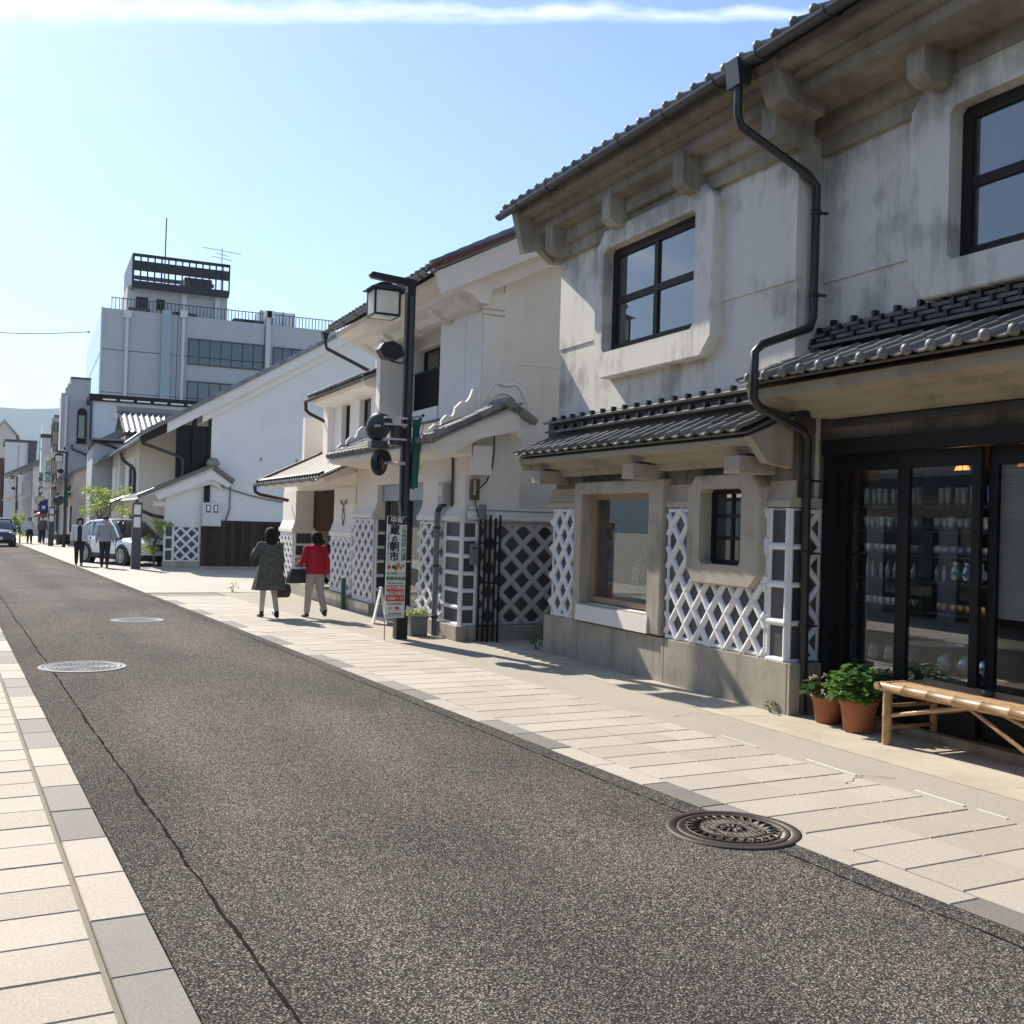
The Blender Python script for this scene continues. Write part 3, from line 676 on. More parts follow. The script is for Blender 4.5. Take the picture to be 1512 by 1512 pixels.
def ladder(name, parent, org, eu, w, h, pitch, mat='lattice_white', bar=0.030, knob=True):
    eu = Vector(eu).normalized(); ez = Vector((0, 0, 1)); nrm = eu.cross(ez); mt = frame_m(Vector(org), eu, ez, nrm)
    bk = MB(); bk.box(0, w, 0, h, -0.02, 0); me = bk.mesh(name); me.transform(mt); panel = obj(name, me, mat, parent)
    n = int(round(h / pitch)); p = h / n
    for k in range(n):
        mb = MB(); mb.box(0.02, w - 0.02, k * p + 0.02, (k + 1) * p - 0.02, 0.001, 0.010); me = mb.mesh('tile'); me.transform(mt); obj('tile', me, 'namako_tile', panel)
        mb = MB(); mb.tube([(0.0, k * p, 0.008), (w, k * p, 0.008)], bar, 8); me = mb.mesh('bar'); me.transform(mt); obj('plaster_bar', me, mat, panel)
    for x in (0.012, w - 0.012):
        mb = MB(); mb.tube([(x, 0, 0.004), (x, h, 0.004)], bar * 0.8, 8); me = mb.mesh('bar'); me.transform(mt); obj('plaster_bar', me, mat, panel)
    return panel
def surround(mb, x0, x1, z0, z1, ix0, ix1, iz0, iz1, y0, y1, ch, ich=0.0):
    """chamfered plaster frame round an opening, in the XZ plane, from y0 (wall) out to y1"""
    def octo(a0, a1, b0, b1, c): return [(a0 + c, b0), (a1 - c, b0), (a1, b0 + c), (a1, b1 - c), (a1 - c, b1), (a0 + c, b1), (a0, b1 - c), (a0, b0 + c)]
    O = octo(x0, x1, z0, z1, max(ch, 0.001)); I = octo(ix0, ix1, iz0, iz1, max(ich, 0.001))
    s = 0.015; ix0 += 0.005; ix1 -= 0.005; iz0 += 0.005; iz1 -= 0.005
    I = octo(ix0, ix1, iz0, iz1, max(ich, 0.001))
    O2 = octo(x0 + s, x1 - s, z0 + s, z1 - s, max(ch, 0.001)); n = 8
    vs = [(p[0], y0, p[1]) for p in O] + [(p[0], y1 - s, p[1]) for p in O] + [(p[0], y1, p[1]) for p in O2] + [(p[0], y1, p[1]) for p in I] + [(p[0], y0 - 0.16, p[1]) for p in I]
    fs = []
    for k in range(4):
        for i in range(n): fs.append((k * n + i, k * n + (i + 1) % n, (k + 1) * n + (i + 1) % n, (k + 1) * n + i))
    mb.add(vs, fs)
def sash(parent, x0, x1, z0, z1, y, nx, nz, bar, mat='timber_dark', pane='pane_upper', depth=0.05):
    for a0, a1, b0, b1 in ((x0, x1, z0, z0 + bar), (x0, x1, z1 - bar, z1), (x0, x0 + bar, z0 + bar, z1 - bar), (x1 - bar, x1, z0 + bar, z1 - bar)):
        MB().box(a0, a1, y - depth / 2, y + depth / 2, b0, b1).build('sash_rail', mat, parent)
    mw = bar * 0.8; cx = [x0 + bar + (x1 - x0 - 2 * bar) * i / nx for i in range(nx + 1)]; cz = [z0 + bar + (z1 - z0 - 2 * bar) * i / nz for i in range(nz + 1)]
    for c in cx[1:-1]: MB().box(c - mw / 2, c + mw / 2, y - depth * 0.42, y + depth * 0.42, z0 + bar, z1 - bar).build('glazing_bar', mat, parent)
    for c in cz[1:-1]:
        for i in range(nx): MB().box(cx[i] + (mw / 2 if i else 0), cx[i + 1] - (mw / 2 if i < nx - 1 else 0), y - depth * 0.40, y + depth * 0.40, c - mw / 2, c + mw / 2).build('glazing_bar', mat, parent)
    for i in range(nx):
        for k in range(nz):
            MB().box(cx[i], cx[i + 1], y - 0.004, y + 0.004, cz[k], cz[k + 1]).build('pane', pane, parent)
def gutter(parent, x0, x1, y, z, r, mat, hooks=True):
    mb = MB(); n = 8; ring = []
    prof = [(y + r * cos(a), z + r * sin(a)) for a in [pi + pi * i / n for i in range(n + 1)]] + [(y + (r - 0.01) * cos(a), z + (r - 0.01) * sin(a)) for a in [2 * pi - pi * i / n for i in range(n + 1)]]
    mb.ring_loft([[(x0, p, q) for p, q in prof], [(x1, p, q) for p, q in prof]], True, False)
    g = mb.build('gutter', mat, parent)
    if hooks:
        x = x0 + 0.3
        while x < x1 - 0.1:
            mb = MB(); mb.tube([(x, y + r + 0.004, z + 0.01), (x, y + r * 0.8, z - r * 0.8), (x, y, z - r - 0.012), (x, y - 0.12, z - r + 0.03), (x, y - 0.16, z + 0.02)], 0.007, 5); mb.build('gutter_hook', mat, g)
            x += 0.92
    return g
# ------------------------------------------------------------------ near storehouse with lattice walls
A = thing('storehouse_shop', 'weathered plaster storehouse shop with grid window upstairs and white lattice over a concrete plinth', 'building', (10.8, -6.7, gz(10.8)), world=True)
YF = -6.70
mb = MB()
W1 = (9.80, 11.86, 2.20, 3.53); W2 = (10.66, 12.34, -1.02, 0.42); W3 = (8.86, 9.60, -0.37, 0.44)
lw = MB(); wall_cells(lw, 'Y', 8.25, 13.30, -1.25, 1.30, YF - 0.28, YF, [W2, W3]); lw.build('lower_wall', 'plaster_brown', A)
wall_cells(mb, 'Y', 8.25, 13.30, 1.30, 2.45, YF - 0.28, YF, [(W1[0], W1[1], W1[2], 2.45)])
wall_cells(mb, 'Y', 8.25, 13.30, 2.45, 4.30, YF - 0.28, YF + 0.018, [(W1[0], W1[1], 2.45, W1[3])])
mb.box(13.05, 13.298, -12.5, YF - 0.28, gz(13), 4.3); mb.box(8.252, 8.42, -12.5, YF - 0.285, -1.75, 4.3)
mb.box(8.42, 13.05, -12.5, -12.25, -1.75, 4.3)
mb.box(8.42, 13.05, -12.25, YF - 0.28, 1.22, 1.42)
mb.build('wall', 'plaster_old', A)
for q in ((13.05, 13.29), (8.255, 8.45)): MB().prism([(-12.5, 4.3), (YF, 4.3), (-9.6, 6.2)], 'X', *q).build('gable_wall', 'plaster_old', A)
for x0, x1 in ((8.16, 10.32), (10.325, 12.42), (12.425, 13.44)):
    MB().box(x0, x1, YF - 0.2, YF + 0.07, gz(x0) - 0.1, -1.255).build('plinth_block', 'concrete', A, 0.008)
MB().box(8.12, 8.158, -7.06, YF + 0.066, gz(8) - 0.1, -1.258).build('plinth_block', 'concrete', A)
MB().box(13.20, 13.43, -9.0, YF - 0.2, gz(13) - 0.1, -1.258).build('plinth_block', 'concrete', A)
# mid beam over the lattice
bm_ = MB()
for x0, x1 in ((8.19, 8.58), (9.78, 10.40), (12.50, 13.44)): bm_ = MB(); bm_.prism([(YF - 0.02, 0.24), (YF + 0.06, 0.24), (YF + 0.06, 0.30), (YF + 0.035, 0.335), (YF + 0.01, 0.42), (YF + 0.0, 0.50), (YF - 0.02, 0.50)], 'X', x0, x1); bm_.build('string_course', 'plaster_tan', A)
MB().box(8.19, 8.25, -7.06, YF - 0.021, 0.24, 0.335).build('string_course', 'plaster_tan', A)
# diamond panels (eu chosen so the normal points to +Y : (-1,0,0) x z = +Y)
lattice('lattice_panel', A, (13.27, YF + 0.022, -1.25), (-1, 0, 0), 0.75, 1.48, 0.30, 0.37, ph=(0.05, 0.0), bar=0.044)
lattice('lattice_panel', A, (10.34, YF + 0.022, -1.25), (-1, 0, 0), 1.82, 1.48, 0.30, 0.37, ph=(0.10, 0.0), skip=(0.62, 1.74, 0.72, 1.49), bar=0.044)
lattice('lattice_panel', A, (8.228, -6.875, -1.25), (0, -1, 0), 0.185, 1.48, 0.36, 0.37, ph=(0.0, 0.0), bar=0.035)
ladder('corner_blocks', A, (8.505, YF + 0.024, -1.25), (-1, 0, 0), 0.28, 1.48, 0.37, bar=0.036)
ladder('corner_blocks', A, (8.222, YF + 0.02, -1.25), (0, -1, 0), 0.17, 1.48, 0.37, bar=0.028)
for k in range(4): MB().ball((13.285, YF + 0.03, -1.25 + 0.185 + 0.37 * k), 0.052, 12, 8).build('plaster_knob', 'lattice_white', A)
# cornice
CPROF = [(0, 3.69), (0.07, 3.69), (0.07, 3.86), (0.15, 3.87), (0.15, 4.04), (0.33, 4.06), (0.33, 4.185), (0.44, 4.19), (0.44, 4.255), (0.61, 4.265), (0.61, 4.40), (0, 4.44)]
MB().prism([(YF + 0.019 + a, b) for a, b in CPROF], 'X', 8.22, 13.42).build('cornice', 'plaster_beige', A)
mb = MB(); mb.prism([(YF - 0.3, 3.70), (YF + 0.10, 3.70), (YF + 0.30, 3.86), (YF + 0.55, 3.78), (YF + 0.70, 4.36), (YF - 0.3, 4.56)], 'X', 13.42, 13.56); mb.build('barge_end', 'plaster_tan', A)
for x in (13.02, 11.44, 9.84, 8.28):
    mb = MB(); mb.prism([(YF + 0.02, 3.70), (YF + 0.26, 3.70), (YF + 0.37, 3.78), (YF + 0.37, 4.10), (YF + 0.02, 4.10)], 'X', x - 0.11, x + 0.11); mb.build('bracket', 'plaster_tan', A, 0.012)
# upper window
w = MB(); surround(w, 9.46, 12.06, 1.88, 3.76, *W1, YF + 0.0, YF + 0.15, 0.19, 0.05)
win = w.build('window', 'plaster_old', A)
sash(win, W1[0] + 0.006, W1[1] - 0.006, W1[2] + 0.006, W1[3] - 0.006, YF - 0.03, 2, 2, 0.105, depth=0.07)
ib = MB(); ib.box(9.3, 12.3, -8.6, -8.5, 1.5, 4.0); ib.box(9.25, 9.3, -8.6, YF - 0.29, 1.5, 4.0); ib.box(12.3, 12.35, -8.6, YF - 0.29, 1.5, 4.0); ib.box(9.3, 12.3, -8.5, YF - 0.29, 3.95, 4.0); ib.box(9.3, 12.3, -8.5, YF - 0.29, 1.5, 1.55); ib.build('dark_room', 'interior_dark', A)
# show window
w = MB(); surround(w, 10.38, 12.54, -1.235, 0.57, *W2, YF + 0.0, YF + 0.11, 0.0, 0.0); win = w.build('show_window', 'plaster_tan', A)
for a0, a1, b0, b1 in ((W2[0], W2[1], W2[3] - 0.07, W2[3]), (W2[0], W2[0] + 0.07, W2[2] + 0.1, W2[3] - 0.07), (W2[1] - 0.07, W2[1], W2[2] + 0.1, W2[3] - 0.07), (W2[0], W2[1], W2[2] + 0.03, W2[2] + 0.1)):
    MB().box(a0, a1, YF - 0.15, YF - 0.05, b0, b1).build('timber_frame', 'timber_tan', win, 0.006)
MB().box(W2[0] + 0.07, W2[1] - 0.07, YF - 0.105, YF - 0.098, W2[2] + 0.1, W2[3] - 0.07).build('pane', 'pane', win)
MB().prism([(YF - 0.2, -1.02), (YF - 0.2, -0.985), (YF + 0.12, -1.03), (YF + 0.13, -1.232), (YF + 0.112, -1.232)], 'X', 10.62, 12.4).build('sill', 'plaster_white', win)
ib = MB(); ib.box(10.4, 12.6, -8.6, -8.55, -1.25, 1.2); ib.box(10.35, 10.4, -8.6, YF - 0.29, -1.25, 1.2); ib.box(12.8, 12.85, -8.6, YF - 0.29, -1.25, 1.2); ib.box(10.4, 12.8, -8.55, YF - 0.29, -1.25, -1.02)
ib.box(12.6, 12.8, -8.6, -8.55, -1.25, 1.2); ib.build('display_bay', 'interior_wall', A)
# small window
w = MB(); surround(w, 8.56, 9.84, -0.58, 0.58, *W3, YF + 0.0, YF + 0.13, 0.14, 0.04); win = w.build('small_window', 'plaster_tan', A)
sash(win, W3[0] + 0.006, W3[1] - 0.006, W3[2] + 0.006, W3[3] - 0.006, YF - 0.05, 2, 3, 0.05, 'timber_black', 'pane_dark')
ib = MB(); ib.box(8.3, 10.3, -8.3, -8.25, -1.2, 1.2); ib.box(10.25, 10.3, -8.2, -7.0, -1.2, 1.2); ib.box(8.3, 8.35, -8.2, -7.0, -1.2, 1.2); ib.build('dark_room', 'interior_dark', A)
# upper roof: sheet plus the row of eave tiles
def upper_roof(parent, x0, x1, ye, ze, slope, run, pitch, disc='ball'):
    mb = MB(); yb = ye - run; zb = ze + slope * run
    mb.add([(x0, ye + 0.02, ze - 0.06), (x1, ye + 0.02, ze - 0.06), (x1, yb, zb), (x0, yb, zb), (x0, ye + 0.02, ze - 0.10), (x1, ye + 0.02, ze - 0.10), (x1, yb, zb - 0.08), (x0, yb, zb - 0.08)],
           [(0, 1, 2, 3), (7, 6, 5, 4), (0, 4, 5, 1), (1, 5, 6, 2), (3, 2, 6, 7), (0, 3, 7, 4)])
    mb.add([(x0, yb, zb), (x1, yb, zb), (x1, yb - run, ze), (x0, yb - run, ze)], [(0, 1, 2, 3)])
    r = mb.build('roof', 'roof_tile', parent)
    roof_rows(r, x0, x1, ye, ze, slope, 3, pitch, 0.24, disc, name='eave_tile')
    return r
rA = upper_roof(A, 8.2, 13.85, -5.98, 4.44, 0.5, 3.7, 0.26)
gutter(A, 8.30, 13.9, -5.96, 4.38, 0.065, 'gutter_grey')
# lower roof
def lower_roof(parent, x0, x1, yw, ye, ze, slope, rows, pitch, expo, ztop, disc=None, courses=3, seed=1):
    run = ye - yw; zw = ze + slope * run
    mb = MB(); mb.add([(x0, ye - 0.07, ze - 0.02), (x1, ye - 0.07, ze - 0.02), (x1, yw, zw - 0.03), (x0, yw, zw - 0.03), (x0, ye - 0.07, ze - 0.04), (x1, ye - 0.07, ze - 0.04), (x1, yw, zw - 0.1), (x0, yw, zw - 0.1)],
           [(0, 1, 2, 3), (7, 6, 5, 4), (0, 4, 5, 1), (1, 5, 6, 2), (3, 2, 6, 7), (0, 3, 7, 4)])
    r = mb.build('lower_roof', 'roof_tile', parent)
    roof_rows(r, x0, x1, ye, ze, slope, rows, pitch, expo, disc, flip=False)
    # ridge courses of flat tiles stepping up the wall, with clips on the joints
    z = zw + 0.0; yy = yw
    nb = courses; h = (ztop - z) / nb
    bk = MB(); bk.box(x0 + 0.05, x1 - 0.02, yw - 0.0, yw + 0.05, z - 0.06, ztop - 0.02); bk.build('flashing_board', 'dark_metal', r)
    me = MB().box(-0.135, 0.135, -0.065, 0.065, -0.014, 0.014).mesh('course'); me.materials.append(M['roof_tile'])
    clip = MB().box(-0.02, 0.02, -0.03, 0.03, -0.028, 0.028).mesh('clip'); clip.materials.append(M['black_metal'])
    for c in range(nb):
        zc = z + h * (c + 0.55); yc = yw + 0.13 - 0.035 * c; off = 0.125 * (c % 2)
        n = int((x1 - x0 - 0.1) / 0.275)
        for k in range(n):
            xx = x0 + 0.2 + off + k * 0.275
            if xx > x1 - 0.12: break
            obj('course_tile', me, None, r, matrix=Matrix.Translation((xx, yc, zc)) @ Matrix.Rotation(0.35, 4, 'X').inverted())
            obj('tile_clip', clip, None, r, matrix=Matrix.Translation((xx - 0.1375, yc + 0.03, zc + 0.028)))
    return r
LRA = lower_roof(A, 8.32, 13.52, YF, -6.14, 0.97, 0.46, 2, 0.25, 0.22, 1.50, None, 2)
EPROF = [(0, 0.66), (0.12, 0.66), (0.14, 0.74), (0.30, 0.76), (0.32, 0.82), (0.46, 0.84), (0.46, 0.90), (0, 1.10)]
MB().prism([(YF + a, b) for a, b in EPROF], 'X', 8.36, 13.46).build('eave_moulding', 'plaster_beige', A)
MB().prism([(YF, 0.80), (YF + 0.44, 0.74), (YF + 0.52, 0.92), (YF, 1.16)], 'X', 13.46, 13.52).build('barge_end', 'plaster_tan', A)
MB().prism([(YF, 0.62), (YF + 0.30, 0.66), (YF + 0.50, 0.90), (YF, 1.12)], 'X', 8.24, 8.355).build('barge_end', 'plaster_beige', A)
for x in (13.05, 10.62, 8.62): MB().box(x - 0.13, x + 0.13, YF, YF + 0.44, 0.56, 0.735).build('bracket', 'plaster_beige', A, 0.01)
# rain-water pipe in the corner
dp = MB(); dp.prism([(-5.86, 4.42), (-6.06, 4.42), (-6.02, 4.18), (-5.90, 4.18)], 'X', 8.16, 8.36); dp.tube([(8.26, -5.96, 4.22), (8.26, -5.96, 3.92), (8.245, -6.0, 3.81), (8.18, -6.74, 3.46), (8.165, -6.84, 3.36), (8.165, -6.84, 2.08), (8.16, -6.80, 1.98), (8.06, -6.16, 1.74), (8.06, -6.08, 1.66), (8.06, -6.08, 1.24), (8.06, -6.14, 1.16), (8.15, -6.74, 0.98), (8.15, -6.80, 0.90), (8.12, -6.80, -1.72)], 0.042, 10)
dpo = dp.build('downpipe', 'pipe_black', A)
for z in (3.1, 2.3, 0.5, -0.2, -0.9): mb = MB(); mb.lathe([(0.043, -0.018), (0.052, -0.018), (0.052, 0.018), (0.043, 0.018)], (8.16 if z > 1 else 8.135, -6.84 if z > 1 else -6.80, z), 12, False); mb.box(8.12, 8.16, -6.96, -6.86, z - 0.01, z + 0.01); mb.build('pipe_clip', 'pipe_black', dpo)
# ------------------------------------------------------------------ glassware shop
B = thing('glassware_shop', 'plaster shop with dark sliding glass doors full of glassware under a tiled eave', 'building', (5.4, -7.0, gz(5.4)), world=True)
YB = -7.04; XB0 = 1.2
W4 = (4.75, 6.58, 2.30, 3.60)
mb = MB()
lw = MB(); lw.box(XB0, 8.248, YB - 0.25, YB, 0.90, 1.60); lw.box(8.162, 8.248, YB - 0.25, YB, -1.9, 0.9); lw.build('lower_wall', 'plaster_brown', B)
wall_cells(mb, 'Y', XB0, 8.248, 1.60, 2.45, YB - 0.25, YB, [(W4[0], W4[1], 2.30, 2.45)])
wall_cells(mb, 'Y', XB0, 8.248, 2.45, 4.30, YB - 0.25, YB + 0.018, [(W4[0], W4[1], 2.45, W4[3])])
mb.box(XB0, XB0 + 0.2, -12.5, YB - 0.25, -1.9, 4.3); mb.box(XB0, 8.09, -12.5, -12.3, -1.9, 4.3); mb.box(XB0, 8.09, -12.3, YB - 0.25, 1.25, 1.45)
mb.box(XB0, 2.2, YB - 0.25, YB, -1.9, 0.9)
mb.build('wall', 'plaster_old', B)
CP2 = [(a + (0.0 if a == 0 else 0.0), b) for a, b in CPROF]
MB().prism([(YB + 0.019 + (a if a < 0.3 else a + 0.30), b) for a, b in CPROF], 'X', XB0, 8.24).build('cornice', 'plaster_beige', B)
for x in (6.66, 4.9, 3.1): MB().prism([(YB + 0.02, 3.76), (YB + 0.36, 3.76), (YB + 0.47, 3.83), (YB + 0.47, 4.10), (YB + 0.02, 4.10)], 'X', x - 0.10, x + 0.10).build('bracket', 'plaster_tan', B, 0.012)
MB().prism([(YB + 0.36, 3.92), (YB + 0.62, 3.95), (YB + 0.80, 4.02), (YB + 0.96, 4.37), (YB + 0.36, 4.37)], 'X', 7.88, 8.20).build('corner_bracket', 'plaster_tan', B, 0.015)
upper_roof(B, 1.2, 8.18, -5.98, 4.46, 0.5, 3.7, 0.26)
gutter(B, 1.2, 8.16, -5.96, 4.40, 0.065, 'gutter_grey')
w = MB(); surround(w, 4.3, 7.02, 2.02, 3.88, *W4, YB + 0.0, YB + 0.15, 0.19, 0.05); win = w.build('window', 'plaster_old', B)
sash(win, W4[0] + 0.006, W4[1] - 0.006, W4[2] + 0.006, W4[3] - 0.006, YB - 0.03, 2, 2, 0.105, depth=0.07)
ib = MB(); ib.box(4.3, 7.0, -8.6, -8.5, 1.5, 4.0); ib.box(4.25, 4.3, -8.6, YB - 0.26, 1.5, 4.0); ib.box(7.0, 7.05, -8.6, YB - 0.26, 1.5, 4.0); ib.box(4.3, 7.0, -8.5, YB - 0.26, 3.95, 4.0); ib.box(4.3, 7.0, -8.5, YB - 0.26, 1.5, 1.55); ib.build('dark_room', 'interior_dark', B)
LRB = lower_roof(B, 1.25, 8.50, YB, -6.20, 1.44, 0.42, 3, 0.25, 0.215, 2.02, 'ball', 4)
MB().prism([(YB, 1.10), (YB + 0.26, 1.10), (YB + 0.28, 1.16), (YB + 0.46, 1.18), (YB + 0.48, 1.24), (YB + 0.68, 1.27), (YB + 0.68, 1.37), (YB, 1.62)], 'X', 1.25, 8.08).build('eave_moulding', 'plaster_beige', B)
MB().prism([(-6.68, 1.12), (YB + 0.70, 1.24), (YB + 0.74, 1.40), (-6.68, 1.6)], 'X', 8.40, 8.47).build('barge_end', 'plaster_tan', B)
MB().prism([(-6.66, 1.16), (YB + 0.48, 1.18), (YB + 0.68, 1.27), (YB + 0.68, 1.37), (-6.66, 1.56)], 'X', 8.082, 8.398).build('eave_moulding', 'plaster_beige', B)
MB().box(1.3, 8.05, YB, YB + 0.035, 1.02, 1.085).build('steel_band', 'dark_metal', B)
# timber doors
MB().box(1.25, 8.16, YB - 0.14, YB + 0.05, 0.76, 0.898).build('lintel', 'timber_black', B)
MB().box(8.05, 8.16, YB - 0.14, YB + 0.03, -1.72, 0.76).build('door_post', 'timber_black', B)
xs = [(7.22, 8.045), (6.33, 7.195), (5.42, 6.30), (4.54, 5.39), (3.66, 4.51), (2.78, 3.63)]
for k, (x0, x1) in enumerate(xs):
    yd_ = YB - (0.05 if k % 2 else 0.11)
    d = MB().box(x0, x1, yd_ - 0.018, yd_ + 0.018, -1.66, -1.28).build('sliding_door', 'timber_black', B)
    MB().box(x0, x0 + 0.085, yd_ - 0.02, yd_ + 0.02, -1.28, 0.755).build('stile', 'timber_black', d)
    MB().box(x1 - 0.085, x1, yd_ - 0.02, yd_ + 0.02, -1.28, 0.755).build('stile', 'timber_black', d)
    MB().box(x0 + 0.085, x1 - 0.085, yd_ - 0.02, yd_ + 0.02, 0.60, 0.755).build('top_rail', 'timber_black', d)
    MB().box(x0 + 0.085, x1 - 0.085, yd_ - 0.004, yd_ + 0.004, -1.28, 0.60).build('pane', 'pane', d)
MB().box(1.25, 8.09, YB - 0.2, YB + 0.06, gz(5) - 0.12, -1.66).build('door_sill', 'concrete', B)
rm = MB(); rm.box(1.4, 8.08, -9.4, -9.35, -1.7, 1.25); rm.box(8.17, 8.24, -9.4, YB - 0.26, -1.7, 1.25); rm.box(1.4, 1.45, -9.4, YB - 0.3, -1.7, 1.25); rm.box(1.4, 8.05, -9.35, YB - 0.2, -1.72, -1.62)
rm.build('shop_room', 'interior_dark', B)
# shelves in the window
sh = thing('glass_shelving', 'dark shelving unit standing behind the sliding glass doors', 'shelf', (7.2, -7.42, -1.62), world=True)
SZ = [0.27, 0.05, -0.17, -0.40, -0.67]
for z in SZ: MB().box(6.32, 7.98, -7.56, -7.28, z - 0.02, z).build('shelf_board', 'shelf_dark', sh)
for x in (6.30, 7.14, 7.99): MB().box(x - 0.015, x + 0.015, -7.57, -7.27, -1.6, 0.6).build('upright', 'shelf_dark', sh)
MB().box(6.3, 8.0, -7.60, -7.575, -1.6, 0.6).build('back_panel', 'interior_dark', sh)
MB().box(6.33, 7.97, -7.56, -7.28, -1.24, -1.20).build('shelf_board', 'shelf_dark', sh)
# glassware: kinds of vessel, each a thing of its own
def vessel(kind):
    P = {'tumbler': [(0.024, 0), (0.030, 0.004), (0.036, 0.10)], 'tall': [(0.022, 0), (0.026, 0.004), (0.030, 0.15)],
         'cup': [(0.018, 0), (0.03, 0.006), (0.037, 0.06)], 'vase': [(0.03, 0), (0.05, 0.02), (0.062, 0.07), (0.048, 0.13), (0.035, 0.15), (0.052, 0.18)],
         'bottle': [(0.028, 0), (0.031, 0.01), (0.031, 0.10), (0.012, 0.14), (0.012, 0.17), (0.016, 0.175)], 'bowl': [(0.03, 0), (0.05, 0.01), (0.085, 0.07), (0.09, 0.085)],
         'jar': [(0.05, 0), (0.075, 0.02), (0.085, 0.08), (0.07, 0.14), (0.055, 0.16), (0.062, 0.17)]}[kind]
    mb = MB(); mb.lathe(P, n=12, cap=False); mb.add([(P[0][0] * cos(2 * pi * k / 12), P[0][0] * sin(2 * pi * k / 12), 0.001) for k in range(12)], [tuple(range(12))])
    mb.lathe([(r - 0.004, z + 0.004) for r, z in P][::-1], n=12, cap=False)
    return mb.mesh(kind)
VES = {}
def put_vessel(kind, colr, x, y, z, label, group, s=1.0):
    k = (kind, colr)
    if k not in VES: VES[k] = vessel(kind); VES[k].materials.append(M['glass_' + colr])
    o = obj({'tumbler': 'glass_tumbler', 'tall': 'tall_glass', 'cup': 'glass_cup', 'vase': 'glass_vase', 'bottle': 'glass_bottle', 'bowl': 'glass_bowl', 'jar': 'glass_jar'}[kind], VES[k])
    o.location = (x, y, z + 0.0005); o.scale = (s, s, s); o.rotation_euler = (0, 0, random.uniform(0, 6))
    tag(o, label, {'tumbler': 'glass', 'tall': 'glass', 'cup': 'cup', 'vase': 'vase', 'bottle': 'bottle', 'bowl': 'bowl', 'jar': 'jar'}[kind], group)
def shelf_row(z, kinds, cols, label, group, step, s=1.0, x0=6.40, x1=7.94):
    x = x0; i = 0
    while x < x1:
        if not 7.09 < x < 7.19: put_vessel(random.choice(kinds), cols(x), x, -7.36 + random.uniform(-0.02, 0.02), z, label(x), group, s * random.uniform(0.93, 1.05))
        x += step * random.uniform(0.9, 1.15); i += 1
shelf_row(SZ[0], ['tall'], lambda x: 'clear' if x > 6.6 else 'blue', lambda x: 'tall clear drinking glass on the top shop shelf' if x > 6.6 else 'tall blue drinking glass on the top shop shelf', 'glasses on the top shelf', 0.085, 1.1)
shelf_row(SZ[1], ['tumbler'], lambda x: 'clear' , lambda x: 'straight clear tumbler on the second shop shelf', 'glasses on the second shelf', 0.078, 1.15)
shelf_row(SZ[2], ['cup'], lambda x: 'blue' if 6.75 < x < 7.0 else 'clear', lambda x: 'small blue glass cup on the middle shop shelf' if 6.75 < x < 7.0 else 'small clear glass cup on the middle shop shelf', 'cups on the middle shelf', 0.085, 1.35)
shelf_row(SZ[3], ['bottle'], lambda x: 'clear', lambda x: 'small clear glass bottle on the fourth shop shelf', 'bottles on the fourth shelf', 0.085, 0.85, 6.95)
for x, c, nm in ((6.44, 'teal', 'round light blue glass vase beside the white vase'), (6.56, 'clear', 'flared whitish glass vase among coloured vases'), (6.69, 'blue', 'round deep blue glass vase on the fourth shelf'), (6.82, 'green', 'round green glass vase on the fourth shelf')):
    put_vessel('vase', c, x, -7.36, SZ[3], nm, None, 1.0)
shelf_row(SZ[4], ['cup'], lambda x: 'green' if x > 7.2 and x < 7.5 else ('red' if 6.85 < x < 7.09 else ('amber' if x < 6.85 else 'clear')), lambda x: {'g': 'small green glass cup on the lowest shop shelf', 'r': 'small red glass cup on the lowest shop shelf', 'a': 'small amber glass cup on the lowest shop shelf', 'c': 'small clear glass cup on the lowest shop shelf'}['g' if x > 7.2 and x < 7.5 else ('r' if 6.85 < x < 7.09 else ('a' if x < 6.85 else 'c'))], 'cups on the lowest shelf', 0.085, 1.35)
for x in (6.5, 6.72, 6.95, 7.35, 7.6, 7.82): put_vessel('jar', 'clear', x, -7.38, -1.20, 'round clear glass jar on the bottom board of the shelves', 'jars on the bottom board', 0.95)
# glowing orange lampshades inside
for x, y, z, s, lb in ((7.38, -8.0, 0.62, 1.0, 'small glowing orange paper lantern hanging behind the shelves'), (6.50, -7.85, 0.60, 1.6, 'larger glowing orange lantern hanging near the door edge')):
    t = thing('hanging_lantern', lb, 'lantern', (x, y, z))
    mb = MB(); mb.lathe([(0.035 * s, 0.09 * s), (0.05 * s, 0.06 * s), (0.075 * s, 0.0), (0.075 * s, -0.06 * s), (0.05 * s, -0.085 * s)], n=8, cap=False); mb.build('shade', 'lamp_glow', t)
    for k in range(8): a = 2 * pi * k / 8; MB().tube([(0.036 * s * cos(a), 0.036 * s * sin(a), 0.092 * s), (0.077 * s * cos(a), 0.077 * s * sin(a), 0.0), (0.077 * s * cos(a), 0.077 * s * sin(a), -0.062 * s)], 0.004, 4).build('rib', 'timber_dark', t)
    ld = bpy.data.lights.new('lantern_light', 'POINT'); ld.energy = 5.0 * s; ld.color = (1.0, 0.55, 0.25); ld.shadow_soft_size = 0.05; lo = bpy.data.objects.new('lantern_light', ld); COL.objects.link(lo); lo.parent = t; lo.location = (0, 0, -0.14 * s)
    MB().tube([(0, 0, 0.08 * s), (0, 0, 1.25 - z)], 0.006, 5).build('cord', 'black_metal', t)
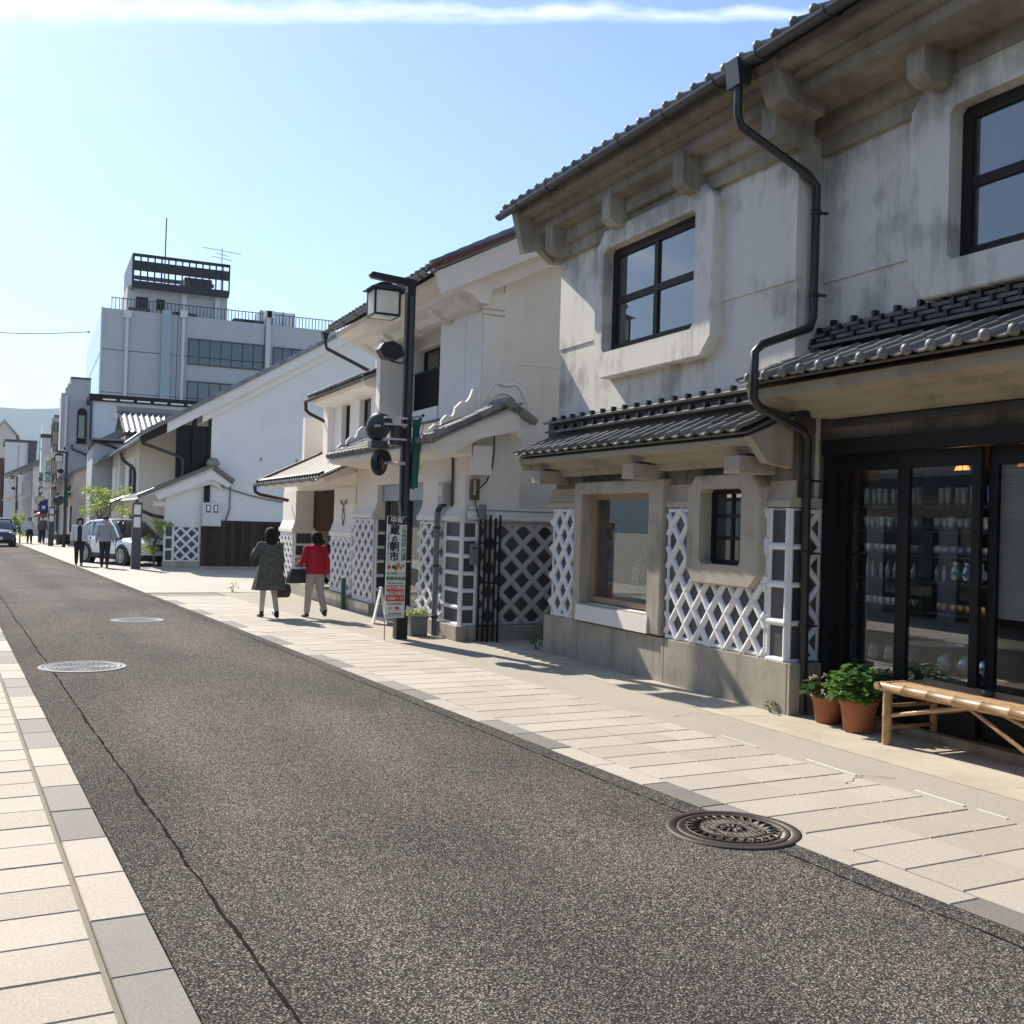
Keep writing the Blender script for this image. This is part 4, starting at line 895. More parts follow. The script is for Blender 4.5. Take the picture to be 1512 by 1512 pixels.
# reed blind and wooden stand behind the third door
t = thing('reed_blind', 'grey reed blind hanging inside the glass door', 'blind', (5.85, -7.2, 0.62), world=True)
rb = MB().box(5.45, 6.25, -7.2, -7.16, 0.60, 0.64).build('head_rail', 'timber_black', t)
reed = MB().tube([(5.45, -7.18, 0), (6.25, -7.18, 0)], 0.0065, 5).mesh('reed'); reed.materials.append(M['box_grey'])
for k in range(88): obj('reed', reed, None, t, matrix=Matrix.Translation((0, 0, 0.59 - k * 0.0142)))
t = thing('wooden_stand', 'orange brown wooden stand behind the reed blind', 'stand', (5.95, -7.5, -1.62), world=True)
for x in (5.55, 6.15): MB().box(x - 0.03, x + 0.03, -7.53, -7.47, -1.62, -0.55).build('leg', 'timber_orange', t)
for z in (-0.88, -1.4): MB().box(5.58, 6.12, -7.52, -7.48, z - 0.02, z + 0.02).build('rail', 'timber_orange', t)
# things in the show window
def dish(x, y, z, r, mat, name, lb, cat):
    mb = MB(); mb.lathe([(0.4 * r, 0), (0.5 * r, 0.004), (r, 0.03), (r, 0.034), (0.48 * r, 0.012), (0.01, 0.010)], (0, 0, 0), 20); o = mb.build(name, mat); o.location = (x, y, z); tag(o, lb, cat); return o
MB_T = thing('display_table', 'low pale display table inside the show window', 'table', (11.5, -7.35, -1.02), world=True)
MB().box(10.75, 12.5, -7.75, -7.05, -0.86, -0.82).build('table_top', 'timber_tan', MB_T)
for x in (10.8, 12.45):
    for y in (-7.7, -7.1): MB().box(x - 0.03, x + 0.03, y - 0.03, y + 0.03, -1.02, -0.86).build('leg', 'timber_tan', MB_T)
dish(12.02, -7.25, -0.818, 0.20, 'ceramic_blue', 'plate', 'bottom blue plate of the stack in the show window', 'plate')
dish(12.02, -7.25, -0.79, 0.19, 'ceramic_white', 'plate', 'white plate in the middle of the stack in the show window', 'plate')
dish(12.02, -7.25, -0.762, 0.20, 'ceramic_blue', 'plate', 'top blue plate under the white jug', 'plate')
t = thing('jug', 'white tapered jug with handle on the plate stack', 'jug', (11.99, -7.25, -0.748))
MB().lathe([(0.065, 0), (0.075, 0.005), (0.06, 0.14), (0.052, 0.2), (0.06, 0.235), (0.054, 0.235), (0.046, 0.2), (0.05, 0.1), (0.01, 0.02)], n=16).build('body', 'ceramic_white', t)
MB().tube([(-0.05, -0.02, 0.20), (-0.10, -0.04, 0.19), (-0.11, -0.045, 0.12), (-0.06, -0.025, 0.07)], 0.009, 7).build('handle', 'ceramic_white', t)
t = thing('poster', 'small white poster with dark garment pictures on the shop wall', 'poster', (12.78, -7.3, 0.0), world=True)
MB().box(12.785, 12.798, -7.42, -7.16, -0.33, 0.02).build('sheet', 'paper', t)
for y0, y1, z0, z1 in ((-7.27, -7.18, -0.12, -0.01), (-7.40, -7.365, -0.06, -0.01), (-7.40, -7.365, -0.13, -0.075), (-7.23, -7.18, -0.22, -0.15), (-7.32, -7.26, -0.22, -0.15), (-7.40, -7.35, -0.22, -0.15)): MB().box(12.778, 12.784, y0, y1, z0, z1).build('picture', 'ink', t)
def small_plant(name, loc, label, cat, R, H, n, mat, stems=True, seed=1, leaf=0.05, parent_pot=None):
    rnd = random.Random(seed); t = parent_pot or thing(name, label, cat, loc)
    lf = MB(); stm = MB()
    for k in range(n):
        a = rnd.uniform(0, 2 * pi); r = R * sqrt(rnd.random()); z = H * (0.25 + 0.75 * rnd.random()) * (1 - 0.45 * (r / R) ** 2)
        c = Vector((r * cos(a), r * sin(a), z)); d = Vector((cos(a + rnd.gauss(0, 0.6)), sin(a + rnd.gauss(0, 0.6)), rnd.uniform(-0.5, 0.5))).normalized()
        s = d.cross(Vector((0, 0, 1))).normalized(); up = s.cross(d); L = leaf * rnd.uniform(0.7, 1.4); w = L * 0.32
        p = [c, c + d * L * 0.35 + s * w + up * 0.1 * L, c + d * L * 0.75 + s * w * 0.7, c + d * L - up * 0.15 * L, c + d * L * 0.75 - s * w * 0.7, c + d * L * 0.35 - s * w + up * 0.1 * L, c + d * L * 0.5 - up * 0.06 * L]
        lf.add(p, [(0, 1, 6), (1, 2, 6), (2, 3, 6), (3, 4, 6), (4, 5, 6), (5, 0, 6)])
        if stems and k % 4 == 0: stm.tube([(c.x * 0.15, c.y * 0.15, 0), (c.x * 0.6, c.y * 0.6, c.z * 0.55), tuple(c)], [0.006, 0.004, 0.002], 4)
    return t, lf, stm
# cobalt sprig display in the show window
t, lf, stm = small_plant('dried_flowers', (11.72, -7.3, -0.82), 'blue grey dried flower arrangement in the show window', 'flowers', 0.2, 0.75, 170, None, leaf=0.07, seed=4)
lf.build('foliage', 'ceramic_blue', t)['kind'] = 'stuff'; stm.build('stem', 'timber_dark', t)
for k, (x, y) in enumerate(((11.45, -7.12), (11.25, -7.2))): put_vessel('bowl', 'clear', x, y, -0.82, 'clear glass bowl on the show window table', 'bowls in the show window', 1.1)
for k, x in enumerate((12.3, 12.42)): put_vessel('cup', 'clear', x, -7.12, -0.82, 'small clear cup on the show window table', 'cups in the show window', 1.2)
# ------------------------------------------------------------------ pots and bamboo bench before the shop
def pot(x, y, r, h, label, kind, seed):
    t = thing('potted_plant', label, 'potted plant', (x, y, gz(x) + 0.004))
    MB().lathe([(r * 0.72, 0), (r * 0.76, 0.005), (r * 0.97, h - 0.05), (r * 1.04, h - 0.05), (r * 1.06, h), (r * 0.93, h), (r * 0.90, h - 0.04)], n=24).build('pot', 'terracotta', t)
    MB().lathe([(r * 0.91, h - 0.045), (0.01, h - 0.03)], n=20).build('soil', 'soil', t)
    _, lf, stm = small_plant('', (0, 0, 0), '', '', r * (1.45 if kind == 'leafy' else 1.35), 0.36 if kind == 'leafy' else 0.24, 330 if kind == 'leafy' else 150, None, seed=seed, leaf=0.088 if kind == 'leafy' else 0.07, parent_pot=t)
    dz = h - 0.06
    f = lf.build('foliage', 'leaf_green' if kind == 'leafy' else 'leaf_dark', t); f['kind'] = 'stuff'; f.location.z = dz
    s = stm.build('stem', 'leaf_green', t); s.location.z = dz
    rnd = random.Random(seed)
    if kind != 'leafy':
        for k in range(15):
            a = rnd.uniform(0, 6.28); q = r * rnd.uniform(0.2, 1.1); mb = MB()
            for j in range(5): b = 2 * pi * j / 5; mb.ball((0.016 * cos(b), 0.016 * sin(b), 0), 0.013, 6, 4, (1, 1, 0.5))
            o = mb.build('flower', 'flower_yellow' if k % 2 else 'flower_cream', t); o.location = (q * cos(a), q * sin(a), dz + rnd.uniform(0.14, 0.26)); o.rotation_euler = (rnd.uniform(-0.8, 0.8), rnd.uniform(-0.8, 0.8), 0)
pot(7.72, -6.77, 0.155, 0.26, 'terracotta pot with yellow flowering plant at the foot of the downpipe', 'flower', 21)
pot(7.28, -6.72, 0.165, 0.29, 'terracotta pot with bushy green leaves next to the bamboo bench', 'leafy', 22)
bn = thing('bamboo_bench', 'long bamboo bench with splayed braces in front of the glass shop', 'bench', (5.8, -6.83, gz(5.8)), world=True)
def bam(name, p, q, r, nodes=True):
    p, q = Vector(p), Vector(q); L = (q - p).length; n = max(2, int(L / 0.26)); pts = []; rr = []
    for i in range(n + 1):
        c = p.lerp(q, i / n); d = (q - p).normalized()
        if 0 < i < n and nodes:
            pts += [c - d * 0.012, c, c + d * 0.012]; rr += [r, r * 1.13, r]
        else: pts.append(c); rr.append(r)
    return MB().tube(pts, rr, 10).build(name, 'bamboo', bn)
BZ = -1.27
bam('rail', (4.75, -6.55, BZ), (6.84, -6.55, BZ), 0.042); bam('rail', (4.75, -7.08, BZ), (6.84, -7.08, BZ), 0.040)
bam('end_rail', (6.84, -6.50, BZ + 0.005), (6.84, -7.12, BZ + 0.005), 0.034); bam('end_rail', (4.75, -6.50, BZ), (4.75, -7.12, BZ), 0.034)
for k in range(11): bam('slat', (4.78, -6.60 - 0.044 * k, BZ + 0.012), (6.81, -6.60 - 0.044 * k, BZ + 0.012), 0.021, False)
for x in (4.83, 6.76):
    for y in (-6.55, -7.08): bam('leg', (x, y, BZ), (x, y, gz(x)), 0.040)
    for z in (-1.42, -1.60): bam('stretcher', (x, -6.55, z), (x, -7.08, z), 0.016)
for y in (-6.56, -7.07):
    bam('brace', (6.74, y, -1.50), (5.95, y, BZ - 0.03), 0.018); bam('brace', (4.85, y, -1.50), (5.6, y, BZ - 0.03), 0.018)
    bam('brace', (5.93, y, BZ - 0.03), (5.35, y, -1.56), 0.016)
t = thing('ashtray', 'small dark cup standing on the bamboo bench', 'cup', (6.02, -6.86, BZ + 0.034)); MB().lathe([(0.045, 0), (0.052, 0.004), (0.055, 0.05), (0.048, 0.05), (0.044, 0.012), (0.005, 0.01)], n=16).build('body', 'shelf_dark', t); MB().lathe([(0.046, 0.044), (0.055, 0.052), (0.058, 0.056), (0.05, 0.056)], n=16, cap=False).build('rim', 'black_metal', t)
# weeds and scraps at the wall foot
for k, (x, y, R, H, n, lb) in enumerate(((8.33, -6.58, 0.05, 0.13, 16, 'small dry weed at the corner of the plinth'), (13.62, -6.62, 0.09, 0.30, 30, 'leafy weed in the gap beside the concrete plinth'))):
    t, lf, stm = small_plant('weed', (x, y, gz(x)), lb, 'weed', R, H, n, None, seed=31 + k, leaf=0.06)
    lf.build('foliage', 'leaf_dark' if k == 0 else 'leaf_green', t)['kind'] = 'stuff'; stm.build('stem', 'leaf_green', t)
# ------------------------------------------------------------------ white house with scrolls
H = thing('white_corner_house', 'white plaster house with scroll ornaments, wall lattice and a barred upstairs window', 'building', (18, -6.0, gz(18)), world=True)
def hz(x): return gz(x)
GX = 15.0
mb = MB()
# ground floor front: piers and openings (shop opening 16.9-19.47)
wall_cells(mb, 'Y', 15.285, 20.85, gz(20), 1.45, -6.30, -6.0, [(16.88, 19.47, gz(20), 0.66)])
# upper floor front, recessed between two pilasters
wall_cells(mb, 'Y', 16.834, 18.06, 1.559, 3.978, -6.934, -6.665, []); wall_cells(mb, 'Y', 20.919, 22.059, 1.559, 3.978, -6.934, -6.665, [])
wall_cells(mb, 'Y', 18.06, 20.919, 1.559, 3.978, -7.364, -7.095, [(18.221, 20.533, 2.15, 3.44)])
mb.box(18.06, 18.167, -7.095, -6.936, 1.559, 3.978); mb.box(20.812, 20.919, -7.095, -6.936, 1.559, 3.978)
mb.box(18.167, 20.812, -7.364, -6.676, 3.655, 3.978)
mb.box(18.167, 20.812, -7.095, -6.676, 1.559, 2.107)
mb.build('wall', 'plaster_white', H)
# gable wall towards the alley
MB().box(15.0, 15.28, -6.92, -6.0, gz(15), 1.45).build('side_wall', 'plaster_white', H); MB().box(15.281, 16.11, -6.92, -6.70, gz(15), 1.45).build('side_wall', 'plaster_white', H)
MB().box(15.0, 15.26, -12.5, -6.921, gz(15) - 0.1, 0.20).build('yard_wall', 'plaster_cool', H)
mb = MB(); mb.prism([(-6.67, gz(16)), (-6.67, 3.82), (-10.64, 6.13), (-14.5, 3.87), (-14.5, gz(16))], 'X', 16.12, 16.42)
mb.box(16.421, 16.832, -6.93, -6.671, 1.56, 3.97)
mb.build('gable_wall', 'plaster_white', H)
MB().box(20.53, 20.80, -13.5, -6.31, gz(20), 3.7).build('end_wall', 'plaster_white', H)
MB().box(16.087, 16.123, -7.052, -6.686, 1.913, 3.418).build('corner_pilaster', 'plaster_white', H, 0.006)
MB().box(16.071, 16.122, -7.052, -6.665, 3.44, 3.504).build('pilaster_band', 'plaster_white', H); MB().box(16.082, 16.122, -7.052, -6.665, 3.526, 3.816).build('pilaster_cap', 'plaster_white', H)
MB().box(16.109, 16.123, -8.17, -7.31, 2.655, 2.671).build('groove_trim', 'plaster_cool', H)
MB().box(14.93, 14.998, -7.64, -6.05, 0.20, 0.245).build('string_course', 'plaster_cool', H)
MB().prism([(14.90, 0.05), (14.998, 0.05), (14.998, 0.19), (14.96, 0.19), (14.93, 0.15), (14.93, 0.10)], 'Y', -12.0, -6.03).build('string_course', 'plaster_cool', H)
MB().box(16.085, 16.118, -7.08, -7.05, 1.75, 4.3).build('wall_conduit', 'plaster_cool', H)
# lattice
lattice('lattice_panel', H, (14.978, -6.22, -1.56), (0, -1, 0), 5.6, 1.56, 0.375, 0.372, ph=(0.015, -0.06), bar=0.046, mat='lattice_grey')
ladder('corner_blocks', H, (14.975, -5.965, -1.56), (0, -1, 0), 0.25, 1.57, 0.275, bar=0.034)
ladder('corner_blocks', H, (15.66, -5.975, -1.56), (-1, 0, 0), 0.66, 1.57, 0.275, bar=0.034)
lattice('lattice_panel', H, (16.86, -5.978, -1.50), (-1, 0, 0), 1.18, 1.50, 0.40, 0.29, ph=(0.05, 0.0), bar=0.039)
lattice('lattice_panel', H, (20.84, -5.978, -1.60), (-1, 0, 0), 1.36, 1.62, 0.40, 0.29, ph=(0.05, 0.0), bar=0.039)
ladder('corner_blocks', H, (19.455, -6.0, -1.60), (0, -1, 0), 0.29, 1.62, 0.28, bar=0.03)
MB().box(14.93, 16.90, -6.0, -5.90, 0.012, 0.10).build('lattice_cap', 'plaster_cool', H, 0.01); MB().box(19.44, 20.90, -6.0, -5.90, 0.03, 0.12).build('lattice_cap', 'plaster_cool', H, 0.01)
MB().prism([(-6.0, 0.101), (-5.92, 0.101), (-5.97, 0.2), (-5.998, 0.3)], 'X', 14.95, 16.88).build('lattice_cap', 'plaster_white', H)
MB().prism([(-6.0, 0.121), (-5.92, 0.121), (-5.97, 0.22), (-5.998, 0.32)], 'X', 19.46, 20.88).build('lattice_cap', 'plaster_white', H)
MB().box(14.86, 16.9, -6.05, -5.87, gz(15) - 0.1, -1.565).build('stone_base', 'concrete', H, 0.01); MB().box(19.40, 20.95, -6.05, -5.87, gz(20) - 0.1, -1.605).build('stone_base', 'concrete', H, 0.01)
MB().box(14.86, 14.99, -12.0, -6.06, gz(15) - 0.1, -1.565).build('stone_base', 'concrete', H, 0.01)
for k in range(5): MB().ball((16.875, -5.965, -1.36 + 0.29 * k), 0.045, 10, 6).build('plaster_knob', 'lattice_white', H)
for k in range(6): MB().ball((20.86, -5.965, -1.46 + 0.29 * k), 0.045, 10, 6).build('plaster_knob', 'lattice_white', H)
# shop opening: shutter box, glass door, dark room
MB().box(16.9, 19.45, -6.29, -6.10, 0.36, 0.655).build('shutter_box', 'shutter', H)
dr = MB().box(16.9, 19.45, -6.25, -6.15, -1.82, -1.52).build('glass_door', 'box_white', H)
for x0, x1 in ((16.9, 16.96), (18.1, 18.2), (19.39, 19.45)): MB().box(x0, x1, -6.24, -6.16, -1.52, 0.36).build('door_frame', 'dark_metal', dr)
MB().box(16.96, 18.1, -6.21, -6.20, -1.52, 0.36).build('pane', 'pane', dr); MB().box(18.2, 19.39, -6.21, -6.20, -1.52, 0.36).build('pane', 'pane', dr)
ib = MB(); ib.box(16.6, 19.7, -8.6, -8.5, -1.85, 1.2); ib.box(16.55, 16.6, -8.6, -6.31, -1.85, 1.2); ib.box(19.7, 19.75, -8.6, -6.31, -1.85, 1.2); ib.box(16.6, 19.7, -8.5, -6.31, -1.86, -1.8); ib.box(16.6, 19.7, -8.5, -6.31, 1.15, 1.2); ib.build('dark_room', 'interior_dark', H)
# upstairs window with balusters
win = MB().box(18.221, 20.533, -7.31, -7.245, 2.15, 2.182).build('window', 'timber_black', H)
for x in (18.253, 18.942, 19.672, 20.5): MB().box(x - 0.03, x + 0.03, -7.299, -7.235, 2.182, 3.429).build('frame_bar', 'timber_black', win)
MB().box(18.221, 20.533, -7.31, -7.224, 3.429, 3.462).build('frame_bar', 'timber_black', win)
MB().box(18.221, 20.533, -7.272, -7.267, 2.182, 3.429).build('pane', 'pane_upper', win)
MB().box(18.103, 20.747, -7.095, -7.03, 2.924, 2.978).build('baluster_rail', 'timber_black', win); MB().box(18.103, 20.747, -7.095, -7.03, 2.112, 2.15).build('baluster_rail', 'timber_black', win)
bal = MB().box(-0.022, 0.022, -0.02, 0.02, 2.15, 2.924).mesh('baluster'); bal.materials.append(M['timber_black'])
for k in range(29): obj('baluster', bal, None, win, matrix=Matrix.Translation((18.19 + k * 0.087, -7.063, 0)))
ib = MB(); ib.box(18.06, 20.855, -9.245, -9.137, 1.505, 3.87); ib.box(17.952, 18.06, -9.245, -7.385, 1.505, 3.87); ib.box(20.855, 20.962, -9.245, -7.385, 1.505, 3.87); ib.box(18.06, 20.855, -9.137, -7.385, 3.762, 3.87); ib.build('dark_room', 'interior_dark', H)
# eaves of the upper roof: deep moulded soffit and verge board
MB().prism([(-6.664, 3.547), (-6.504, 3.569), (-6.396, 3.676), (-6.149, 3.72), (-6.127, 3.805), (-5.826, 3.849), (-5.784, 3.934), (-6.772, 4.407), (-6.772, 3.999)], 'X', 15.856, 22.145).build('cornice', 'plaster_white', H)
for x in (16.3, 17.6, 19.0, 20.4, 21.8): MB().prism([(-6.664, 3.50), (-6.46, 3.52), (-6.28, 3.64), (-6.24, 3.78), (-6.664, 3.80)], 'X', x - 0.11, x + 0.11).build('bracket', 'plaster_white', H, 0.02)
MB().prism([(-5.697, 3.934), (-5.826, 3.612), (-10.643, 5.977), (-15.48, 3.655), (-15.48, 3.978), (-10.643, 6.504)], 'X', 15.716, 15.851).build('verge_board', 'plaster_white', H)
MB().prism([(-6.343, 3.698), (-6.45, 3.655), (-10.643, 5.697), (-10.643, 5.966), (-6.45, 4.031)], 'X', 15.888, 16.12).build('verge_moulding', 'plaster_white', H)
MB().prism([(-5.633, 3.967), (-10.643, 6.547), (-15.587, 3.999), (-15.587, 4.042), (-10.643, 6.6), (-5.59, 4.021)], 'X', 15.62, 15.706).build('verge_strip', 'red_roof', H)
def slope_roof(parent, x0, x1, ye, ze, yr, zr, mat='roof_tile', th=0.07, back=None, name='roof'):
    mb = MB(); mb.prism([(ye, ze - th), (ye, ze), (yr, zr), (yr, zr - th)], 'X', x0, x1)
    if back: mb.prism([(yr - 0.001, zr - th), (yr - 0.001, zr), (back[0], back[1]), (back[0], back[1] - th)], 'X', x0, x1)
    return mb.build(name, mat, parent)
rH = slope_roof(H, 15.673, 22.252, -5.654, 3.999, -10.643, 6.622, back=(-15.587, 4.063))
roof_rows(rH, 15.888, 22.252, -5.633, 4.031, 0.52, 2, 0.25, 0.24, 'disc', name='eave_tile')
m_v = MB().box(-0.06, 0.06, -0.17, 0.17, -0.05, 0.04).mesh('verge_tile'); m_v.materials.append(M['roof_tile_pale'])
for k in range(22):
    y = -5.76 - k * 0.235; obj('verge_tile', m_v, None, rH, matrix=Matrix.Translation((15.74, y, 4.13 + (-5.76 - y) * 0.525)) @ Matrix.Rotation(-0.44, 4, 'X'))
gutter(H, 15.802, 22.252, -5.579, 3.956, 0.055, 'gutter_grey')
MB().prism([(-5.504, 3.956), (-5.665, 3.956), (-5.611, 3.762), (-5.558, 3.762)], 'X', 22.145, 22.306).tube([(22.231, -5.59, 3.784), (22.231, -5.633, 3.612), (22.145, -6.611, 3.182), (22.145, -6.708, 3.053)], 0.04, 8).build('downpipe', 'gutter_grey', H)
# lower roof: street slope plus the short back slope of the alley end
LZ = 1.17
MB().prism([(-5.30, LZ - 0.10), (-5.30, LZ - 0.02), (-6.0, 1.50), (-6.66, 1.78), (-6.66, 1.40)], 'X', 14.5, 20.6).build('lower_roof_deck', 'plaster_white', H)
rL = MB().prism([(-5.27, LZ - 0.02), (-5.27, LZ + 0.01), (-6.66, 1.83), (-6.66, 1.785), (-6.0, 1.501)], 'X', 14.42, 20.5).build('lower_roof', 'roof_tile', H)
roof_rows(rL, 14.75, 20.5, -5.25, LZ + 0.02, 0.46, 6, 0.25, 0.235, 'ball', name='roof_tile')
# alley end: verge with ridge cap
def strip_tube(pts, r, name, mat, parent): return MB().tube(pts, r, 8).build(name, mat, parent)
vg = [(14.50, -5.22, 1.20), (14.50, -5.8, 1.47), (14.50, -6.2, 1.68), (14.50, -6.45, 1.79), (14.50, -6.66, 1.70), (14.50, -6.92, 1.55)]
for k in range(len(vg) - 1):
    a, b = Vector(vg[k]), Vector(vg[k + 1]); n = 2 if k < 3 else 1
    for i in range(n):
        p, q = a.lerp(b, i / n), a.lerp(b, (i + 1) / n + 0.03); strip_tube([p, q], [0.075, 0.062], 'verge_tile', 'roof_tile', rL)
        strip_tube([p + Vector((0.16, 0, 0.01)), q + Vector((0.16, 0, 0.01))], [0.07, 0.06], 'verge_tile', 'roof_tile', rL)
strip_tube([(14.40, -6.45, 1.80), (14.62, -6.45, 1.80)], 0.085, 'ridge_end_tile', 'roof_tile', rL)
strip_tube([(14.6, -6.45, 1.82), (14.99, -6.45, 1.82)], 0.08, 'ridge_tile', 'roof_tile', rL)
MB().prism([(-5.28, 1.12), (-5.40, 0.92), (-6.45, 1.44), (-6.72, 1.30), (-6.88, 1.50), (-6.45, 1.73)], 'X', 14.54, 14.66).build('verge_board', 'plaster_white', H)
MB().prism([(-5.6, 1.06), (-6.45, 1.49), (-6.75, 1.36), (-6.84, 1.48), (-6.45, 1.68), (-5.3, 1.12)], 'X', 14.665, 14.998).build('verge_soffit', 'plaster_white', H)
MB().box(14.75, 14.997, -6.33, -6.02, 0.72, 1.16).build('verge_bracket', 'plaster_white', H, 0.01)
MB().prism([(-5.995, 1.0), (-5.72, 1.04), (-5.40, 1.06), (-5.30, 1.12), (-5.995, 1.45)], 'X', 14.75, 20.55).build('eave_moulding', 'plaster_white', H)
# plaster scrolls
def scroll(x, name='plaster_scroll'):
    pts = [(-5.42, 1.36), (-5.42, 1.40), (-5.50, 1.47), (-5.56, 1.44), (-5.60, 1.46), (-5.60, 1.53), (-5.68, 1.62), (-5.76, 1.60), (-5.80, 1.64), (-5.82, 1.74), (-5.92, 1.84), (-6.0, 1.84), (-6.06, 1.92), (-6.10, 2.04), (-6.19, 2.10), (-6.19, 1.70)]
    MB().prism(pts, 'X', x, x + 0.10).build(name, 'plaster_white', H, 0.012)
scroll(15.02); scroll(20.3)
MB().prism([(-6.30 - 0.36 + 0.36 * cos(a), 1.70 + 0.46 * sin(a)) for a in [pi * i / 18 for i in range(19)]], 'X', 15.06, 15.18).build('cloud_plate', 'plaster_white', H, 0.01)
cp = [(15.05, -6.26 - 0.40 + 0.40 * cos(a), 1.68 + 0.50 * sin(a) * (1 + 0.08 * cos(6 * a))) for a in [pi * i / 18 for i in range(19)]]
MB().tube(cp, 0.026, 8).build('cloud_relief', 'plaster_cool', H)
MB().tube([(15.05, y, z) for _, y, z in [(0, -6.22 - 0.40 + 0.30 * cos(a), 1.66 + 0.36 * sin(a)) for a in [pi * i / 14 for i in range(15)]]], 0.018, 8).build('cloud_relief', 'plaster_cool', H)
# services on the wall
pp = thing('service_pipe', 'grey service pipe with meter box beside the lattice corner', 'pipe', (15.8, -5.88, gz(15.8)), world=True)
MB().tube([(15.78, -5.86, 0.16), (15.78, -5.86, gz(15.8))], 0.045, 10).build('pipe', 'pipe_grey', pp)
for z in (-0.1, -0.7, -1.5): MB().lathe([(0.046, -0.02), (0.06, -0.02), (0.06, 0.02), (0.046, 0.02)], (15.78, -5.86, z), 12, False).build('pipe_clip', 'dark_metal', pp)
MB().tube([(15.78, -5.86, 0.15), (15.76, -5.90, 0.24), (15.66, -5.92, 0.28)], 0.05, 8).build('elbow', 'dark_metal', pp)
MB().box(15.55, 15.80, -5.998, -5.86, 0.28, 0.62).build('meter_box', 'box_grey', pp, 0.012); MB().box(15.60, 15.75, -5.859, -5.855, 0.40, 0.56).build('meter_dial', 'box_white', pp)
MB().tube([(15.45, -5.97, 0.24), (15.45, -5.97, 0.82), (15.48, -5.97, 1.05), (15.6, -5.97, 1.12)], 0.022, 8).build('conduit', 'dark_metal', pp)
t = thing('junction_box', 'small brown intercom box with loose black cable on the alley wall', 'box', (14.98, -6.3, 0.5), world=True)
MB().box(14.88, 14.93, -6.20, -6.06, 0.34, 0.66).build('case', 'box_brown', t, 0.008); MB().box(14.87, 14.879, -6.13, -6.09, 0.42, 0.64).build('plate', 'flower_cream', t); MB().box(14.93, 14.997, -6.18, -6.08, 0.36, 0.64).build('back_plate', 'dark_metal', t)
MB().tube([(14.90, -6.17, 0.5), (14.93, -6.32, 0.62), (14.95, -6.42, 0.85), (14.96, -6.45, 1.1), (14.97, -6.45, 1.36)], 0.012, 6).build('cable', 'black_metal', t)
MB().tube([(14.90, -6.13, 0.34), (14.92, -6.2, 0.1), (14.92, -6.3, -0.05)], 0.008, 6).build('cable', 'black_metal', t)
# folded gate posts in the alley
t = thing('folding_gate', 'black metal folding gate pushed against the alley wall', 'gate', (14.7, -6.35, gz(14.7)), world=True)
for k, (x, y) in enumerate(((14.82, -6.20), (14.76, -6.26), (14.70, -6.31), (14.80, -6.36), (14.72, -6.41), (14.64, -6.45))):
    MB().box(x - 0.014, x + 0.014, y - 0.014, y + 0.014, gz(14.7), 0.08 + 0.04 * (k % 2)).build('gate_bar', 'black_metal', t)
for z in (-1.55, -0.9, -0.3): MB().box(14.66, 14.82, -6.44, -6.19, z - 0.012, z + 0.012).build('hinge_link', 'black_metal', t)
MB().box(14.74, 14.83, -6.27, -6.16, 0.05, 0.28).build('lamp_cap', 'pipe_grey', t, 0.02)
t = thing('letter_box', 'small grey letter box beside the folding gate', 'box', (14.86, -6.14, -0.5), world=True); MB().box(14.84, 14.93, -6.19, -6.07, -0.64, -0.32).build('case', 'pipe_grey', t, 0.008); MB().box(14.835, 14.839, -6.17, -6.09, -0.40, -0.38).build('slot', 'black_metal', t)
# ------------------------------------------------------------------ porch wing
P = thing('porch_wing', 'low white shop wing with latticed porch columns and pale sheet roof', 'building', (24, -6.0, gz(24)), world=True)
mb = MB()
for x0, x1 in ((26.25, 27.70), (20.95, 22.60)): mb.box(x0, x1, -6.45, -6.0, gz(26), 0.66)
mb.box(20.95, 27.7, -6.40, -6.02, 0.661, 0.95)
mb.build('column_wall', 'plaster_white', P)
MB().box(26.40, 26.46, -8.6, -6.46, -0.34, 0.9).build('back_wall', 'tan_board', P)
MB().box(26.40, 26.46, -8.6, -6.46, gz(26), -0.46).build('back_wall', 'interior_dark', P); MB().box(26.34, 26.46, -8.6, -6.46, -0.455, -0.345).build('back_rail', 'plaster_tan', P)
MB().box(27.45, 27.69, -11.0, -6.451, gz(27), 2.6).build('end_wall', 'plaster_white', P); MB().box(22.4, 26.5, -7.35, -7.22, gz(26), 0.9).build('back_wall', 'interior_dark', P)
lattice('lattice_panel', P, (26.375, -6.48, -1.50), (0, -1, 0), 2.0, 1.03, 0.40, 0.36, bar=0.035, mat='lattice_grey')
MB().box(22.6, 26.3, -9.0, -8.7, gz(26), 0.9).build('back_wall', 'tan_board', P)
for x1, w in ((27.70, 1.42), (22.60, 1.62)):
    lattice('lattice_panel', P, (x1, -5.978, -1.55), (-1, 0, 0), w, 1.17, 0.40, 0.29, ph=(0.02, 0), bar=0.039)
    MB().box(x1 - w - 0.08, x1 + 0.05, -6.5, -5.91, -0.375, -0.27).build('lattice_cap', 'plaster_white', P, 0.015)
    MB().prism([(-6.46, -0.269), (-5.93, -0.269), (-5.998, -0.08), (-6.40, -0.08)], 'X', x1 - w - 0.04, x1 + 0.02).build('lattice_cap', 'plaster_white', P)
    ladder('corner_blocks', P, ((26.242 if x1 > 25 else 20.942), -6.0, -1.55), (0, -1, 0), 0.45, 1.17, 0.29, bar=0.03)
    for k in range(4): MB().ball((x1 + 0.01, -5.965, -1.41 + 0.29 * k), 0.045, 10, 6).build('plaster_knob', 'lattice_white', P)
MB().box(20.9, 27.8, -6.55, -5.86, gz(27) - 0.1, -1.555).build('stone_base', 'concrete', P, 0.01)
MB().prism([(-6.85, 1.47), (-5.30, 0.70), (-5.25, 0.80), (-6.85, 1.59)], 'X', 20.7, 26.6).build('roof_deck', 'plaster_white', P)
